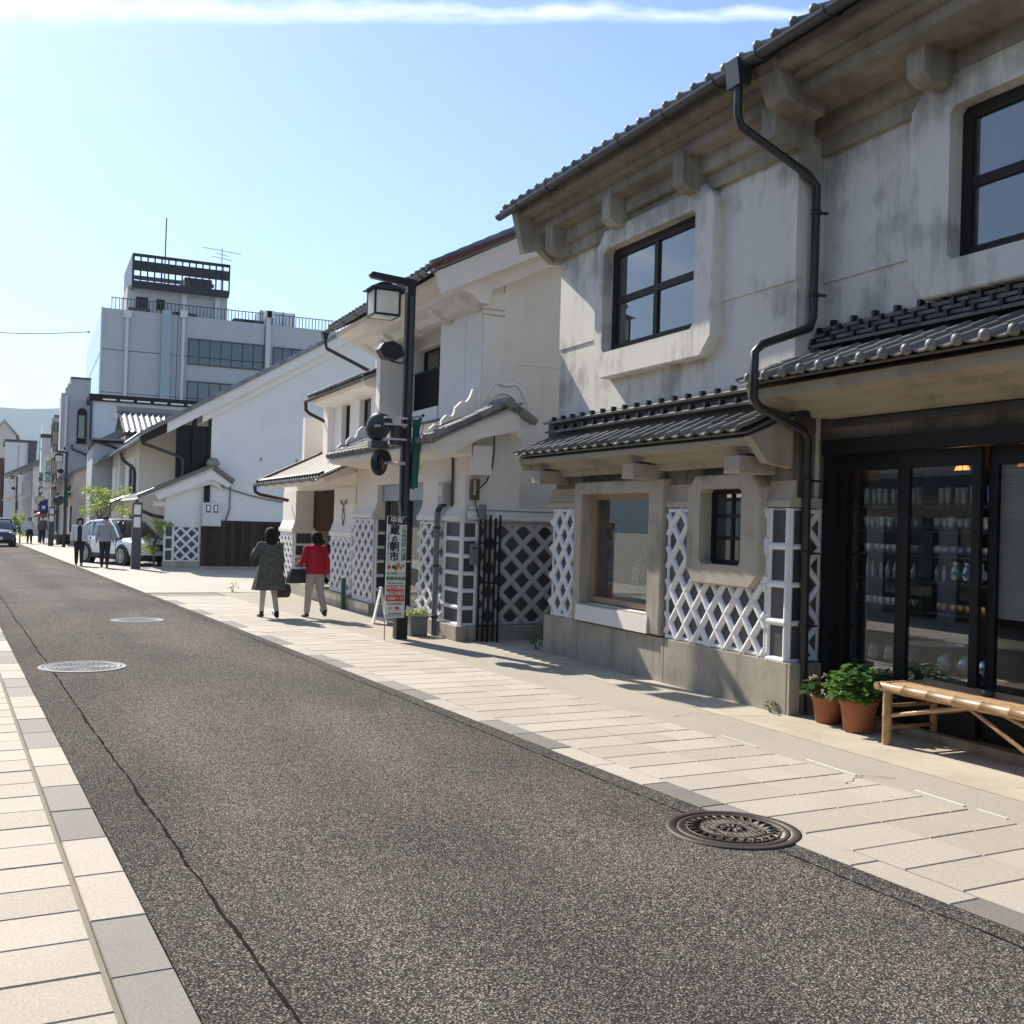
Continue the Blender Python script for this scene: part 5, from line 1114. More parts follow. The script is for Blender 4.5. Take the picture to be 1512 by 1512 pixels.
MB().prism([(-6.0, 0.951), (-5.32, 0.68), (-5.30, 0.70), (-6.0, 1.05)], 'X', 21.0, 26.5).build('eave_soffit', 'plaster_white', P)
pr = MB().prism([(-5.14, 0.80), (-5.14, 0.84), (-6.85, 1.683), (-6.85, 1.60)], 'X', 20.55, 26.7).build('porch_roof', 'sheet_roof', P)
for k in range(12):
    x = 20.8 + k * 0.5; MB().prism([(-5.15, 0.846), (-5.15, 0.868), (-6.85, 1.71), (-6.85, 1.69)], 'X', x, x + 0.03).build('roof_seam', 'sheet_roof', pr)
MB().prism([(-5.10, 0.80), (-5.10, 0.90), (-6.85, 1.75), (-6.85, 1.66)], 'X', 26.65, 26.78).build('verge_strip', 'gutter_brown', pr)
et = MB().tube([(0, 0, 0), (0, -0.12, 0.06)], 0.045, 8).mesh('eave_cap'); et.materials.append(M['black_metal'])
for k in range(26): obj('eave_cap', et, None, pr, matrix=Matrix.Translation((20.6 + k * 0.235, -5.12, 0.84)))
gutter(P, 20.5, 26.75, -5.06, 0.78, 0.05, 'gutter_brown')
MB().tube([(26.70, -5.06, 0.74), (26.70, -5.08, 0.60), (26.72, -5.2, 0.54), (26.9, -5.95, 0.42)], 0.045, 8).build('downpipe', 'gutter_brown', P)
# upper bay of the wing
mb = MB(); wall_cells(mb, 'Y', 21.976, 26.35, 1.476, 3.109, -7.115, -6.851, [(24.611, 25.349, 1.739, 2.761), (22.925, 23.82, 1.845, 2.761)]); mb.box(26.055, 26.508, -6.851, -6.693, 1.2, 3.004); mb.box(26.139, 26.35, -11, -7.125, 1.2, 3.109)
mb.box(26.087, 26.35, -7.115, -6.851, 1.2, 1.476); mb.build('upper_wall', 'plaster_white', P)
for x0, x1, z0 in ((24.611, 25.349, 1.739), (22.925, 23.82, 1.845)):
    w = MB().box(x0, x1, -7.02, -6.977, z0, z0 + 0.04).build('window', 'black_metal', P)
    for q in (x0 + 0.03, (x0 + x1) / 2, x1 - 0.03): MB().box(q - 0.03, q + 0.03, -7.02, -6.967, z0 + 0.04, 2.719).build('frame_bar', 'black_metal', w)
    MB().box(x0, x1, -7.02, -6.967, 2.719, 2.761).build('frame_bar', 'black_metal', w); MB().box(x0, x1, -7.004, -6.999, z0 + 0.04, 2.719).build('pane', 'pane_upper', w)
MB().box(22.345, 26.034, -8.01, -7.905, 1.476, 3.057).build('dark_room', 'interior_dark', P)
MB().prism([(-6.85, 2.761), (-6.64, 2.804), (-6.429, 2.867), (-6.377, 2.951), (-6.85, 3.183)], 'X', 21.976, 26.508).build('cornice', 'plaster_white', P)
r2 = slope_roof(P, 21.712, 26.719, -6.324, 3.014, -9.275, 4.374, back=(-12.121, 3.057))
roof_rows(r2, 21.712, 26.719, -6.303, 3.046, 0.46, 2, 0.225, 0.24, 'disc', name='eave_tile')
gutter(P, 21.712, 26.772, -6.271, 2.951, 0.05, 'gutter_brown', False)
MB().tube([(26.698, -6.271, 2.93), (26.698, -6.282, 2.719), (26.666, -6.377, 2.635), (26.403, -6.746, 2.424)], 0.045, 8).build('downpipe', 'gutter_brown', P)
t = thing('scissor_ornament', 'thin metal shears ornament hung on the porch column', 'ornament', (21.75, -5.98, 0.0), world=True)
for s in (-1, 1):
    MB().tube([(21.75 + s * 0.14, -5.975, 0.36), (21.75 + s * 0.02, -5.975, 0.28), (21.75 - s * 0.10, -5.975, -0.02 + 0.06), (21.75, -5.975, -0.22 + 0.06)], 0.010, 5).build('blade', 'dark_metal', t)
    MB().tube([(21.75 + s * 0.14, -5.975, 0.36), (21.75 + s * 0.22, -5.975, 0.40), (21.75 + s * 0.20, -5.975, 0.30)], 0.010, 5).build('handle', 'dark_metal', t)
t = thing('paper_notice', 'small pale notice pinned to the tan porch wall', 'notice', (26.38, -7.2, 0.3), world=True); MB().box(26.385, 26.397, -7.35, -7.15, 0.12, 0.50).build('sheet', 'paper', t)
for k in range(3): MB().box(26.38, 26.384, -7.32, -7.18, 0.20 + 0.09 * k, 0.24 + 0.09 * k).build('text_line', 'ink', t)
t = thing('water_tap', 'slim dark green standpipe beside the porch step', 'tap', (20.92, -5.80, gz(21)), world=True); MB().tube([(20.92, -5.80, gz(21)), (20.92, -5.80, -1.2)], 0.05, 8).build('post', 'banner_green', t); MB().tube([(20.92, -5.80, -1.28), (20.92, -5.70, -1.28), (20.92, -5.68, -1.33)], 0.015, 6).build('spout', 'steel', t)
# ------------------------------------------------------------------ white storehouse across the yard
S = thing('long_white_storehouse', 'long white gabled storehouse with dark board dado and black upper alcove', 'building', (44, -6.0, gz(40)), world=True)
SX = 40.0
sl = 0.60
def zs(y): return 2.78 + sl * (-3.5 - y)
mb = MB(); mb.prism([(-5.66, gz(40)), (-5.66, 1.1), (-5.95, 1.1), (-5.95, zs(-5.95) - 0.2), (-13.5, zs(-13.5) - 0.2), (-21.5, zs(-5.95) - 0.2), (-21.5, gz(40))], 'X', SX, SX + 0.3)
mb.box(40.3, 49.0, -6.2, -5.95, gz(44), 3.6); mb.box(48.7, 49.0, -21, -6.2, gz(48), 3.6)
mb.build('wall', 'plaster_cool', S)
MB().box(SX + 0.02, SX + 0.3, -5.655, -4.42, gz(40), 1.12).build('wing_wall', 'plaster_cool', S)
MB().box(SX + 0.1, SX + 0.2, -5.945, -4.75, 1.35, zs(-4.75) - 0.3).build('alcove_wall', 'timber_black', S)
for y0, y1 in ((-5.05, -4.72), (-5.94, -5.84), (-5.42, -5.28)): MB().box(SX - 0.02, SX + 0.098, y0, y1, 1.3, zs(y1) - 0.35).build('alcove_post', 'timber_black', S)
MB().prism([(-4.6, zs(-4.6) - 0.36), (-5.95, zs(-5.95) - 0.36), (-5.95, zs(-5.95) - 0.24), (-4.6, zs(-4.6) - 0.24)], 'X', SX - 0.05, SX + 0.099).build('alcove_beam', 'timber_black', S)
MB().prism([(-4.35, zs(-4.35) - 0.42), (-4.55, zs(-4.55) - 0.42), (-13.5, zs(-13.5) - 0.42), (-22.4, zs(-4.6) - 0.42), (-22.6, zs(-4.4) - 0.05), (-13.5, zs(-13.5) - 0.02), (-4.35, zs(-4.35) - 0.02)], 'X', SX - 0.42, SX - 0.15).build('verge_board', 'plaster_cool', S)
MB().prism([(-5.6, zs(-5.6) - 0.70), (-13.5, zs(-13.5) - 0.70), (-13.5, zs(-13.5) - 0.30), (-5.6, zs(-5.6) - 0.30)], 'X', SX - 0.148, SX - 0.002).build('verge_moulding', 'plaster_white', S)
MB().prism([(-3.55, zs(-3.5) - 0.30), (-4.8, zs(-4.8) - 0.42), (-4.8, zs(-4.8) - 0.05), (-3.5, zs(-3.5) - 0.05)], 'X', SX - 0.40, SX + 0.4).build('eave_box', 'timber_dark', S)
rS = MB().prism([(-3.46, zs(-3.46) - 0.05), (-3.46, zs(-3.46) + 0.02), (-13.5, zs(-13.5) + 0.02), (-13.5, zs(-13.5) - 0.05)], 'X', SX - 0.55, 49.4).prism([(-13.501, zs(-13.5) - 0.05), (-13.501, zs(-13.5) + 0.02), (-23.6, zs(-3.46) + 0.02), (-23.6, zs(-3.46) - 0.05)], 'X', SX - 0.55, 49.4).build('roof', 'roof_tile', S)
vt = MB().prism([(0.17, -0.06), (0.17, 0.08), (-0.17, 0.05), (-0.17, -0.06)], 'X', -0.09, 0.09).mesh('verge_tile'); vt.materials.append(M['roof_tile_pale'])
for k in range(36):
    y = -3.6 - 0.28 * k; obj('verge_tile', vt, None, rS, matrix=Matrix.Translation((SX - 0.5, y, zs(y) + 0.05)) @ Matrix.Rotation(-math.atan(sl), 4, 'X'))
roof_rows(rS, SX - 0.4, 46, -3.46, zs(-3.46) + 0.05, sl, 3, 0.27, 0.27, 'disc', name='roof_tile', mat='roof_tile_pale', joined=True)
MB().tube([(SX - 0.3, -3.50, 2.62), (SX - 0.3, -3.55, 2.46), (SX - 0.25, -5.0 + 0.2, 2.06), (SX - 0.2, -4.95, 1.95), (SX - 0.2, -4.95, 0.95)], 0.06, 8).build('downpipe', 'pipe_black', S)
MB().tube([(SX - 0.3, -3.48, 2.66), (46, -3.48, 2.66)], 0.06, 8).build('gutter', 'pipe_black', S)
# small lower roof on the wing wall
def zl(y): return 0.55 + 0.47 * (-3.5 - y)
rl = MB().prism([(-3.42, zl(-3.42) - 0.06), (-3.42, zl(-3.42)), (-5.98, zl(-5.98)), (-5.98, zl(-5.98) - 0.06)], 'X', SX - 0.45, 47.0).build('lower_roof', 'sheet_roof', S)
MB().prism([(-5.981, zl(-5.98) - 0.06), (-5.981, zl(-5.98)), (-6.72, 1.22), (-6.72, 1.15)], 'X', SX - 0.45, SX - 0.001).build('lower_roof', 'roof_tile', S)
MB().tube([(SX - 0.42, -3.42, zl(-3.42) + 0.05), (SX - 0.42, -5.98, zl(-5.98) + 0.07), (SX - 0.42, -6.74, 1.24)], 0.085, 8).build('verge_tile', 'roof_tile', rl)
MB().lathe([(0.02, 0.0), (0.24, 0.02), (0.24, 0.16), (0.14, 0.28), (0.02, 0.30)], (SX - 0.40, -5.98, zl(-5.98) + 0.05), 10).build('ridge_end_tile', 'roof_tile', rl)
MB().prism([(-4.0, zl(-4.0) - 0.08), (-4.15, zl(-4.1) - 0.36), (-5.98, zl(-5.98) - 0.42), (-6.55, 1.0), (-6.68, 1.14), (-5.98, zl(-5.98) - 0.08)], 'X', SX - 0.36, SX - 0.20).build('verge_board', 'plaster_cool', S)
MB().prism([(-4.2, zl(-4.2) - 0.34), (-5.98, zl(-5.98) - 0.60), (-6.4, 0.9), (-5.98, zl(-5.98) - 0.10), (-4.2, zl(-4.2) - 0.1)], 'X', SX - 0.199, SX - 0.002).build('verge_soffit', 'plaster_cool', S)
rib = MB().box(-0.03, 0.03, 0, 2.75, 0.0, 0.05).mesh('roof_rib'); rib.materials.append(M['sheet_roof'])
for k in range(13): obj('roof_rib', rib, None, rl, matrix=Matrix.Translation((SX - 0.1 + 0.5 * k, -3.45, zl(-3.45) + 0.001)) @ Matrix.Rotation(math.atan(-0.47) + 0, 4, 'X') @ Matrix.Scale(-1, 4, (0, 1, 0)))
MB().tube([(SX - 0.35, -3.42, zl(-3.4) - 0.08), (47, -3.42, zl(-3.4) - 0.08)], 0.06, 8).build('gutter', 'pipe_black', S)
MB().tube([(SX - 0.3, -3.42, 0.36), (SX - 0.3, -3.48, 0.10), (SX - 0.2, -4.0, -0.1), (SX + 0.2, -4.35, -0.15)], 0.07, 8).build('downpipe', 'pipe_black', S)
# porch recess behind the wing wall
MB().box(40.6, 46.5, -6.0 + 0.06, -5.90, gz(42), 1.0).build('porch_wall', 'panel_grey', S)
MB().box(SX + 0.04, SX + 0.2, -4.418, -4.0, 0.25, 0.42).build('porch_beam', 'plaster_cool', S); MB().box(40.6, 41.4, -5.898, -5.85, -0.35, 0.2).build('vent_grille', 'timber_black', S)
lattice('lattice_panel', S, (SX - 0.005, -4.72, -1.72), (0, -1, 0), 0.92, 1.28, 0.40, 0.40, ph=(0.05, 0.02), bar=0.045)
ladder('corner_blocks', S, (SX - 0.005, -4.42, -1.72), (0, -1, 0), 0.30, 1.28, 0.42, bar=0.045)
MB().box(SX - 0.06, SX + 0.0, -5.66, -4.36, -0.437, -0.36).build('lattice_cap', 'plaster_cool', S); MB().box(SX - 0.06, SX + 0.01, -5.66, -4.36, gz(40) - 0.1, -1.722).build('stone_base', 'concrete', S)
# board dado
bd = MB().box(-0.02, 0.02, -0.085, 0.085, 0, 1.62).mesh('board'); bd.materials.append(M['timber_board'])
dd_ = MB().box(SX - 0.06, SX - 0.001, -13.4, -5.67, -0.26, -0.20).build('dado_rail', 'timber_dark', S)
for k in range(28): obj('board', bd, None, dd_, matrix=Matrix.Translation((SX - 0.035, -5.77 - 0.178 * k, -1.885)))
MB().box(SX - 0.10, SX - 0.002, -13.4, -5.67, gz(40) - 0.1, -1.89).build('dado_base', 'concrete', S)
t = thing('meter_cabinet', 'white meter cabinet with two dials on the storehouse wall', 'cabinet', (SX - 0.1, -6.0, 0.0), world=True)
MB().box(SX - 0.30, SX - 0.001, -6.35, -5.68, -0.42, 0.44).build('case', 'box_white', t, 0.02)
for y in (-6.15, -5.88): MB().box(SX - 0.315, SX - 0.301, y - 0.075, y + 0.075, 0.08, 0.36).build('dial_frame', 'ink', t); MB().box(SX - 0.325, SX - 0.316, y - 0.045, y + 0.045, 0.13, 0.33).build('dial', 'lens_white', t)
MB().box(SX - 0.12, SX - 0.001, -5.95, -5.75, 0.46, 1.1).build('conduit_box', 'timber_black', S)
MB().tube([(SX - 0.1, -6.0, 1.62)] + [(SX - 0.1, -6.2 - 0.6 * k, 1.12 - 0.10 * k - 0.02 * k * (6 - k)) for k in range(8)], 0.03, 6).build('cable', 'pipe_grey', S)
MB().tube([(SX - 0.06, -6.55, -0.2), (SX - 0.06, -6.68, 0.2), (SX - 0.06, -6.68, 1.05)], 0.03, 6).build('cable', 'pipe_grey', S)
for y in (-7.75, -9.1): MB().tube([(SX - 0.01, y, 2.1), (SX - 0.14, y, 2.08), (SX - 0.15, y, 2.2)], 0.02, 5).build('wall_hook', 'dark_metal', S)
# ------------------------------------------------------------------ houses further down the street
def windows(parent, face, rects, wall_pos, frame='dark_metal', pane='pane_dark', depth=0.06, mull=0):
    """face 'X': wall plane X=wall_pos facing the camera, rects (y0,y1,z0,z1); face 'Y': wall plane Y facing the street, rects (x0,x1,z0,z1)"""
    for (a0, a1, b0, b1) in rects:
        w = 0.07 if (a1 - a0) < 2.5 else 0.1
        def bx(mb, p0, p1, q0, q1, d0, d1):
            if face == 'X': mb.box(wall_pos - d1, wall_pos - d0, p0, p1, q0, q1)
            else: mb.box(p0, p1, wall_pos + d0, wall_pos + d1, q0, q1)
            return mb
        mb = MB(); bx(mb, a0, a1, b0, b0 + w, 0.002, depth); bx(mb, a0, a1, b1 - w, b1, 0.002, depth); bx(mb, a0, a0 + w, b0 + w, b1 - w, 0.002, depth); bx(mb, a1 - w, a1, b0 + w, b1 - w, 0.002, depth)
        for k in range(1, mull + 1):
            c = a0 + (a1 - a0) * k / (mull + 1); bx(mb, c - w / 3, c + w / 3, b0 + w, b1 - w, 0.002, depth)
        o = mb.build('window', frame, parent)
        mb = MB(); bx(mb, a0 + w, a1 - w, b0 + w, b1 - w, 0.004, 0.012); mb.build('pane', pane, o)
def gable_house(name, label, x0, x1, y_front, y_back, ztop, slope, mat, wins=(), over=0.5, sidewins=(), low=None, group=None, lowmat='roof_tile_pale', roofmat='roof_tile_pale'):
    t = thing(name, label, 'building', ((x0 + x1) / 2, (y_front + y_back) / 2, gz(x0)), world=True, group=group)
    yr = (y_front + y_back) / 2; zr = ztop + slope * (y_front - yr)
    MB().prism([(y_front, gz(x1) - 0.2), (y_front, ztop), (yr, zr), (y_back, ztop), (y_back, gz(x1) - 0.2)], 'X', x0, x1).build('wall', mat, t)
    th = 0.09
    r = MB().prism([(y_front + over, ztop - slope * over), (y_front + over, ztop - slope * over + th), (yr, zr + th + 0.02), (yr, zr + 0.02)], 'X', x0 - 0.35, x1 + 0.3).prism([(yr - 0.001, zr + 0.02), (yr - 0.001, zr + th + 0.02), (y_back - over, ztop - slope * over + th), (y_back - over, ztop - slope * over)], 'X', x0 - 0.35, x1 + 0.3).build('roof', roofmat, t)
    MB().prism([(y_front + over, ztop - slope * over + th), (y_front + over, ztop - slope * over + th + 0.07), (yr, zr + th + 0.1), (yr, zr + th + 0.02)], 'X', x0 - 0.42, x0 - 0.20).build('verge_tiles', roofmat, r)
    MB().tube([(x0 - 0.3, y_front + over + 0.05, ztop - slope * over - 0.02), (x1 + 0.3, y_front + over + 0.05, ztop - slope * over - 0.02)], 0.06, 6).build('gutter', 'pipe_black', t)
    windows(t, 'Y', wins, y_front); windows(t, 'X', sidewins, x0)
    if low:
        z, d = low
        lr = MB().prism([(y_front + d, z), (y_front + d, z + 0.08), (y_front, z + 0.08 + 0.45 * d), (y_front, z + 0.45 * d)], 'X', x0 - 0.3, x1 + 0.2).build('lower_roof', lowmat, t)
        MB().tube([(x0 - 0.25, y_front + d + 0.05, z), (x1 + 0.2, y_front + d + 0.05, z)], 0.06, 6).build('gutter', 'pipe_black', lr)
    return t
h4 = gable_house('plaster_townhouse', 'cream plaster townhouse with black downpipe just past the long storehouse', 49.6, 57.0, -4.30, -11.0, 3.15, 0.5, 'plaster_white', [(51.2, 53.6, 0.95, 2.25)], 0.75, low=(0.35, 1.1))
MB().box(50.7, 51.15, -4.299, -4.2, 0.8, 2.4).build('window_surround', 'plaster_cool', h4); MB().box(53.65, 54.1, -4.299, -4.2, 0.8, 2.4).build('window_surround', 'plaster_cool', h4)
MB().tube([(49.4, -3.5, 2.6), (49.4, -3.6, 2.3), (50.2, -4.15, 1.95), (50.4, -4.2, 1.8), (50.4, -4.2, 0.7)], 0.07, 8).build('downpipe', 'pipe_black', h4)
h4b = gable_house('plaster_townhouse', 'white townhouse with tall plastered shutters and lower eave before the grey wall', 57.4, 62.5, -4.05, -11.0, 3.05, 0.5, 'plaster_cool', [], 0.9, low=(0.25, 1.1))
MB().box(58.6, 60.4, -4.049, -3.95, 0.75, 2.35).build('plaster_shutter', 'plaster_white', h4b); MB().box(60.8, 61.2, -4.049, -3.97, 0.75, 2.35).build('plaster_shutter', 'plaster_white', h4b)
# shop boards under its eave
t = thing('shop_boards', 'row of dark shop boards under the townhouse eave', 'sign', (52, -4.2, 0.0), world=True)
for x0, x1, z0, z1 in ((50.5, 52.5, -0.85, 0.0), (53.3, 56.0, -1.1, -0.4), (58.0, 60.5, -1.2, -0.45)):
    MB().box(x0, x1, -4.29 if x0 < 57 else -4.04, -4.2 if x0 < 57 else -3.95, z0, z1).build('board', 'timber_black', t)
# grey tower-like wall with curved eave
T5 = thing('grey_rendered_house', 'narrow grey rendered house with blank side wall and dark pent eave', 'building', (65, -4, gz(62)), world=True)
MB().prism([(-2.95, gz(64) - 0.2), (-3.02, 3.4), (-3.12, 3.72), (-3.35, 3.95), (-9.0, 3.95), (-9.0, gz(64) - 0.2)], 'X', 62.8, 69.0).build('wall', 'render_grey', T5)
MB().prism([(-2.75, 3.78), (-2.95, 4.02), (-4.6, 4.06), (-4.6, 3.94), (-3.3, 3.92)], 'X', 62.6, 69.2).build('roof', 'roof_tile', T5); MB().tube([(62.65, -2.9, 3.9), (62.65, -4.0, 3.62), (62.65, -4.25, 3.5)], 0.07, 6).build('downpipe', 'pipe_black', T5)
MB().box(62.55, 62.79, -4.6, -2.95, 3.80, 3.93).build('fascia', 'timber_black', T5)
# tiled hall with the roof slope turned to the camera
T = thing('tiled_hall', 'hall with glossy grey pantile roof slope and dark ridge facing the yard', 'building', (70, -9, gz(66)), world=True)
MB().box(66.2, 76, -15.5, -4.95, gz(70) - 0.2, 4.55).build('wall', 'render_grey', T)
tr = MB().prism([(65.4, 4.55), (65.4, 4.63), (69.6, 6.2), (69.6, 6.1)], 'Y', -16, -4.75).prism([(69.601, 6.1), (69.601, 6.2), (73.8, 4.6), (73.8, 4.5)], 'Y', -16, -4.75).build('roof', 'roof_tile', T)
a = math.atan(0.37); ey = Vector((cos(a), 0, sin(a))); ex = Vector((0, -1, 0)); ez = ex.cross(ey)
mt_ = tile_mesh(0.33, 0.46, 0.03, 'roof_tile_pale')
for r in range(11):
    for k in range(25):
        p = Vector((65.3, -4.75 - 0.33 * k, 4.66)) + ey * (0.40 * r) + ez * 0.03; obj('roof_tile', mt_, None, tr, matrix=frame_m(p, ex, ey, ez))
MB().box(69.35, 69.85, -16, -4.6, 6.1, 6.5).build('ridge', 'roof_tile', tr); MB().tube([(65.2, -16, 4.5), (65.2, -4.7, 4.5)], 0.07, 6).build('gutter', 'pipe_black', T)
MB().prism([(-4.75, 4.4), (-4.75, 4.9), (-3.6, 4.25), (-3.6, 3.95)], 'X', 65.8, 69.0).build('hip_roof', 'roof_tile', T)
# building with flat dark eave behind it
B7 = thing('flat_roofed_block', 'white block with long dark eave line behind the tiled hall', 'building', (78, -12, gz(76)), world=True)
MB().box(77.0, 88, -22, -3.55, gz(78) - 0.2, 7.45).build('wall', 'plaster_far', B7); MB().box(76.6, 88, -22.4, -3.35, 7.46, 7.9).build('eave', 'timber_black', B7)
for k in range(16): MB().box(76.55, 76.599, -4.2 - 1.1 * k - 0.85, -4.2 - 1.1 * k, 7.52, 7.62).build('eave_trim', 'lens_white', B7)
windows(B7, 'X', [(-7.3, -5.95, 4.4, 6.2)], 77.0); MB().box(76.8, 76.998, -5.6, -4.9, 6.3, 6.9).build('vent_box', 'box_white', B7)
MB().tube([(76.9, -3.5, 7.4), (76.9, -3.5, 3.2), (76.9, -3.7, 2.9), (76.9, -3.75, 0)], 0.10, 6).build('downpipe', 'pipe_black', B7)
# stepped grey building with arched window
H6 = thing('stepped_parapet_building', 'pale grey building with stepped parapet and dark arched window', 'building', (83, -2.5, gz(80)), world=True)
MB().prism([(-1.72, gz(80) - 0.2), (-1.72, 8.2), (-1.98, 8.2), (-1.98, 8.6), (-2.1, 8.6), (-2.1, 8.85), (-2.3, 8.85), (-2.3, 9.25), (-3.60, 9.25), (-3.60, gz(80) - 0.2)], 'X', 80.5, 85.8).build('wall', 'render_grey', H6)
MB().box(80.35, 85.8, -3.62, -2.28, 9.251, 9.36).build('coping', 'dark_metal', H6)
MB().box(80.3, 80.499, -2.12, -1.98, gz(80), 8.0).build('rib', 'plaster_cool', H6)
aw = [(-3.40, 4.85), (-2.78, 4.85)] + [(-3.09 + 0.31 * cos(q), 6.85 + 0.36 * sin(q)) for q in [pi * i / 10 for i in range(11)]]
w = MB().prism(aw, 'X', 80.38, 80.499).build('arched_window', 'timber_black', H6); MB().box(80.34, 80.379, -3.30, -2.88, 5.1, 6.7).build('pane', 'pane_dark', w); MB().box(80.3, 80.498, -3.44, -2.74, 4.7, 4.849).build('sill', 'timber_black', w)
MB().prism([(-1.0, 3.6), (-1.0, 3.75), (-2.2, 4.5), (-2.2, 4.3)], 'X', 80.3, 85.7).build('canopy', 'sheet_roof', H6); MB().prism([(-0.6, 1.3), (-0.6, 1.45), (-1.71, 2.0), (-1.71, 1.8)], 'X', 80.0, 85.7).build('canopy', 'sheet_roof', H6); MB().box(80.6, 85.6, -1.71, -1.65, -1.5, 1.2).build('shop_front', 'timber_dark', H6)
MB().tube([(80.4, -2.5, 4.6), (80.4, -2.5, 4.3), (80.4, -3.45, 3.95)], 0.08, 6).build('downpipe', 'pipe_black', H6)
# low cream shop between
h6b = gable_house('eaved_shop', 'low cream shop with lit pent roof below the arched window', 70.5, 79.8, -2.35, -6.0, 2.3, 0.45, 'pink_render', [(71.5, 73.5, -1.4, 0.3), (75, 78, 0.9, 1.7)], 0.9, low=(0.75, 1.0), lowmat='sheet_roof')
# tall office block
O = thing('office_block', 'tall grey panelled office block with ribbon windows and rooftop plant screen', 'building', (108, -16, gz(95)), world=True)
OX = 95.0
MB().box(OX, 122, -30, -4.97, gz(100) - 0.5, 17.05).build('wall', 'panel_grey', O)
for k in range(7):
    for j in range(5):
        x0 = 95.4 + 3.75 * k; z0 = -1 + 3.6 * j
        MB().box(x0, x0 + 3.55, -4.968, -4.90, z0, z0 + 3.45).build('glass_panel', 'pane_blue', O)
MB().box(94.9, 95.0, -4.99, -4.85, -2, 17.1).build('corner_strip', 'aluminium', O)
def onx(px_, py_, X): d = px_ray(px_, py_); return d * (X / d.x)
for (xa, ya, xb, yb, mu) in ((278, 499, 389, 537, 6), (403, 512, 486, 545, 5), (276, 562, 372, 600, 5), (398, 575, 480, 610, 5)):
    p = onx(xa, ya, OX); q = onx(xb, yb, OX); windows(O, 'X', [(q.y, p.y, p.z - 2.28, p.z)], OX, 'dark_metal', 'pane_dark', 0.12, mu)
for k, z in enumerate((13.6, 10.0, 6.4, 2.8)): MB().box(OX - 0.012, OX - 0.002, -29.9, -5.0, z - 0.03, z + 0.03).build('panel_joint', 'dark_metal', O)
for xx in (185, 262, 391): p = onx(xx, 500, OX); MB().box(OX - 0.012, OX - 0.002, p.y - 0.03, p.y + 0.03, -2, 17).build('panel_joint', 'dark_metal', O)
for xx, w_, m_ in ((188, 0.16, 'box_white'), (271, 0.16, 'box_white'), (395, 0.16, 'box_white'), (398, 0.12, 'box_white')):
    p = onx(xx, 470, OX); pp_ = MB().tube([(OX - 0.2, p.y, p.z), (OX - 0.2, p.y, -1)], w_, 6).build('downpipe', m_, O); MB().box(OX - 0.45, OX - 0.01, p.y - 0.3, p.y + 0.3, p.z, p.z + 0.6).build('hopper', m_, pp_)
p = onx(246, 462, OX); MB().box(OX - 0.45, OX - 0.01, p.y - 0.38, p.y + 0.38, -1, 17.3).build('duct', 'sheet_green', O)
# roof rail
rl_ = MB().box(OX + 0.5, OX + 0.56, -29.5, -5.6, 18.05, 18.12).build('roof_rail', 'dark_metal', O)
bp = MB().box(-0.03, 0.03, -0.03, 0.03, 17.05, 18.05).mesh('rail_post'); bp.materials.append(M['dark_metal'])
for k in range(80): obj('rail_post', bp, None, rl_, matrix=Matrix.Translation((OX + 0.53, -5.7 - 0.3 * k, 0)))
# penthouse and screen
PX = 99.0
pa = onx(188, 440, PX); pb = onx(335, 470, PX); pt = onx(188, 421, PX)
pent = MB().box(PX, PX + 8, pb.y, pa.y, 17.06, pt.z).build('penthouse', 'panel_grey', O)
windows(O, 'X', [], PX)
for xa, xb, ya, yb in ((201, 218, 438, 459), (231, 243, 442, 459)):
    a_ = onx(xa, ya, PX); b_ = onx(xb, yb, PX); MB().box(PX - 0.1, PX - 0.01, b_.y, a_.y, b_.z, a_.z).build('rooftop_door', 'timber_black', pent)
for xx in (272, 321): a_ = onx(xx, 435, PX); MB().box(PX - 0.3, PX - 0.01, a_.y - 0.22, a_.y + 0.22, 17.1, a_.z).build('vent_duct', 'box_white', pent)
s0 = onx(198, 374, PX - 1); s1 = onx(339, 392, PX - 1); sb = onx(198, 420, PX - 1)
scr = MB().box(PX - 1.2, PX - 1.0, s1.y, s0.y, sb.z - 0.3, sb.z + 0.35).build('plant_screen', 'black_metal', O)
for z0, z1 in ((s0.z - 0.25, s0.z), (sb.z + 1.25, sb.z + 2.1)): MB().box(PX - 1.2, PX - 1.0, s1.y, s0.y, z0, z1).build('screen_rail', 'black_metal', scr)
sbm = MB().box(-0.06, 0.06, -0.06, 0.06, sb.z, s0.z).mesh('screen_bar'); sbm.materials.append(M['black_metal'])
for k in range(15): obj('screen_bar', sbm, None, scr, matrix=Matrix.Translation((PX - 1.1, s0.y + (s1.y - s0.y) * k / 14, 0)))
MB().box(PX - 1.0, PX + 8, s0.y, s0.y + 0.12, sb.z - 0.3, s0.z).build('screen_side', 'dark_metal', scr); MB().box(PX + 8, PX + 8.1, s1.y, s0.y, sb.z + 1.2, sb.z + 2.2).build('screen_rail', 'dark_metal', scr); MB().box(PX + 7.9, PX + 8.0, s1.y, s0.y, s0.z - 0.4, s0.z).build('screen_rail', 'dark_metal', scr)
MB().box(PX + 1, PX + 5, s1.y + 1.2, s1.y + 3.6, pt.z + 0.002, sb.z + 1.6).build('roof_tank', 'dark_metal', O)
a_ = onx(246, 322, PX + 2); MB().tube([(PX + 2, a_.y, 18), (PX + 2, a_.y, a_.z)], 0.06, 5).build('mast', 'dark_metal', O)
an = onx(328, 376, PX + 1); ant = MB().tube([(PX + 1, an.y, 19), (PX + 1, an.y, an.z + 0.6)], 0.05, 5).build('tv_antenna', 'aluminium', O)
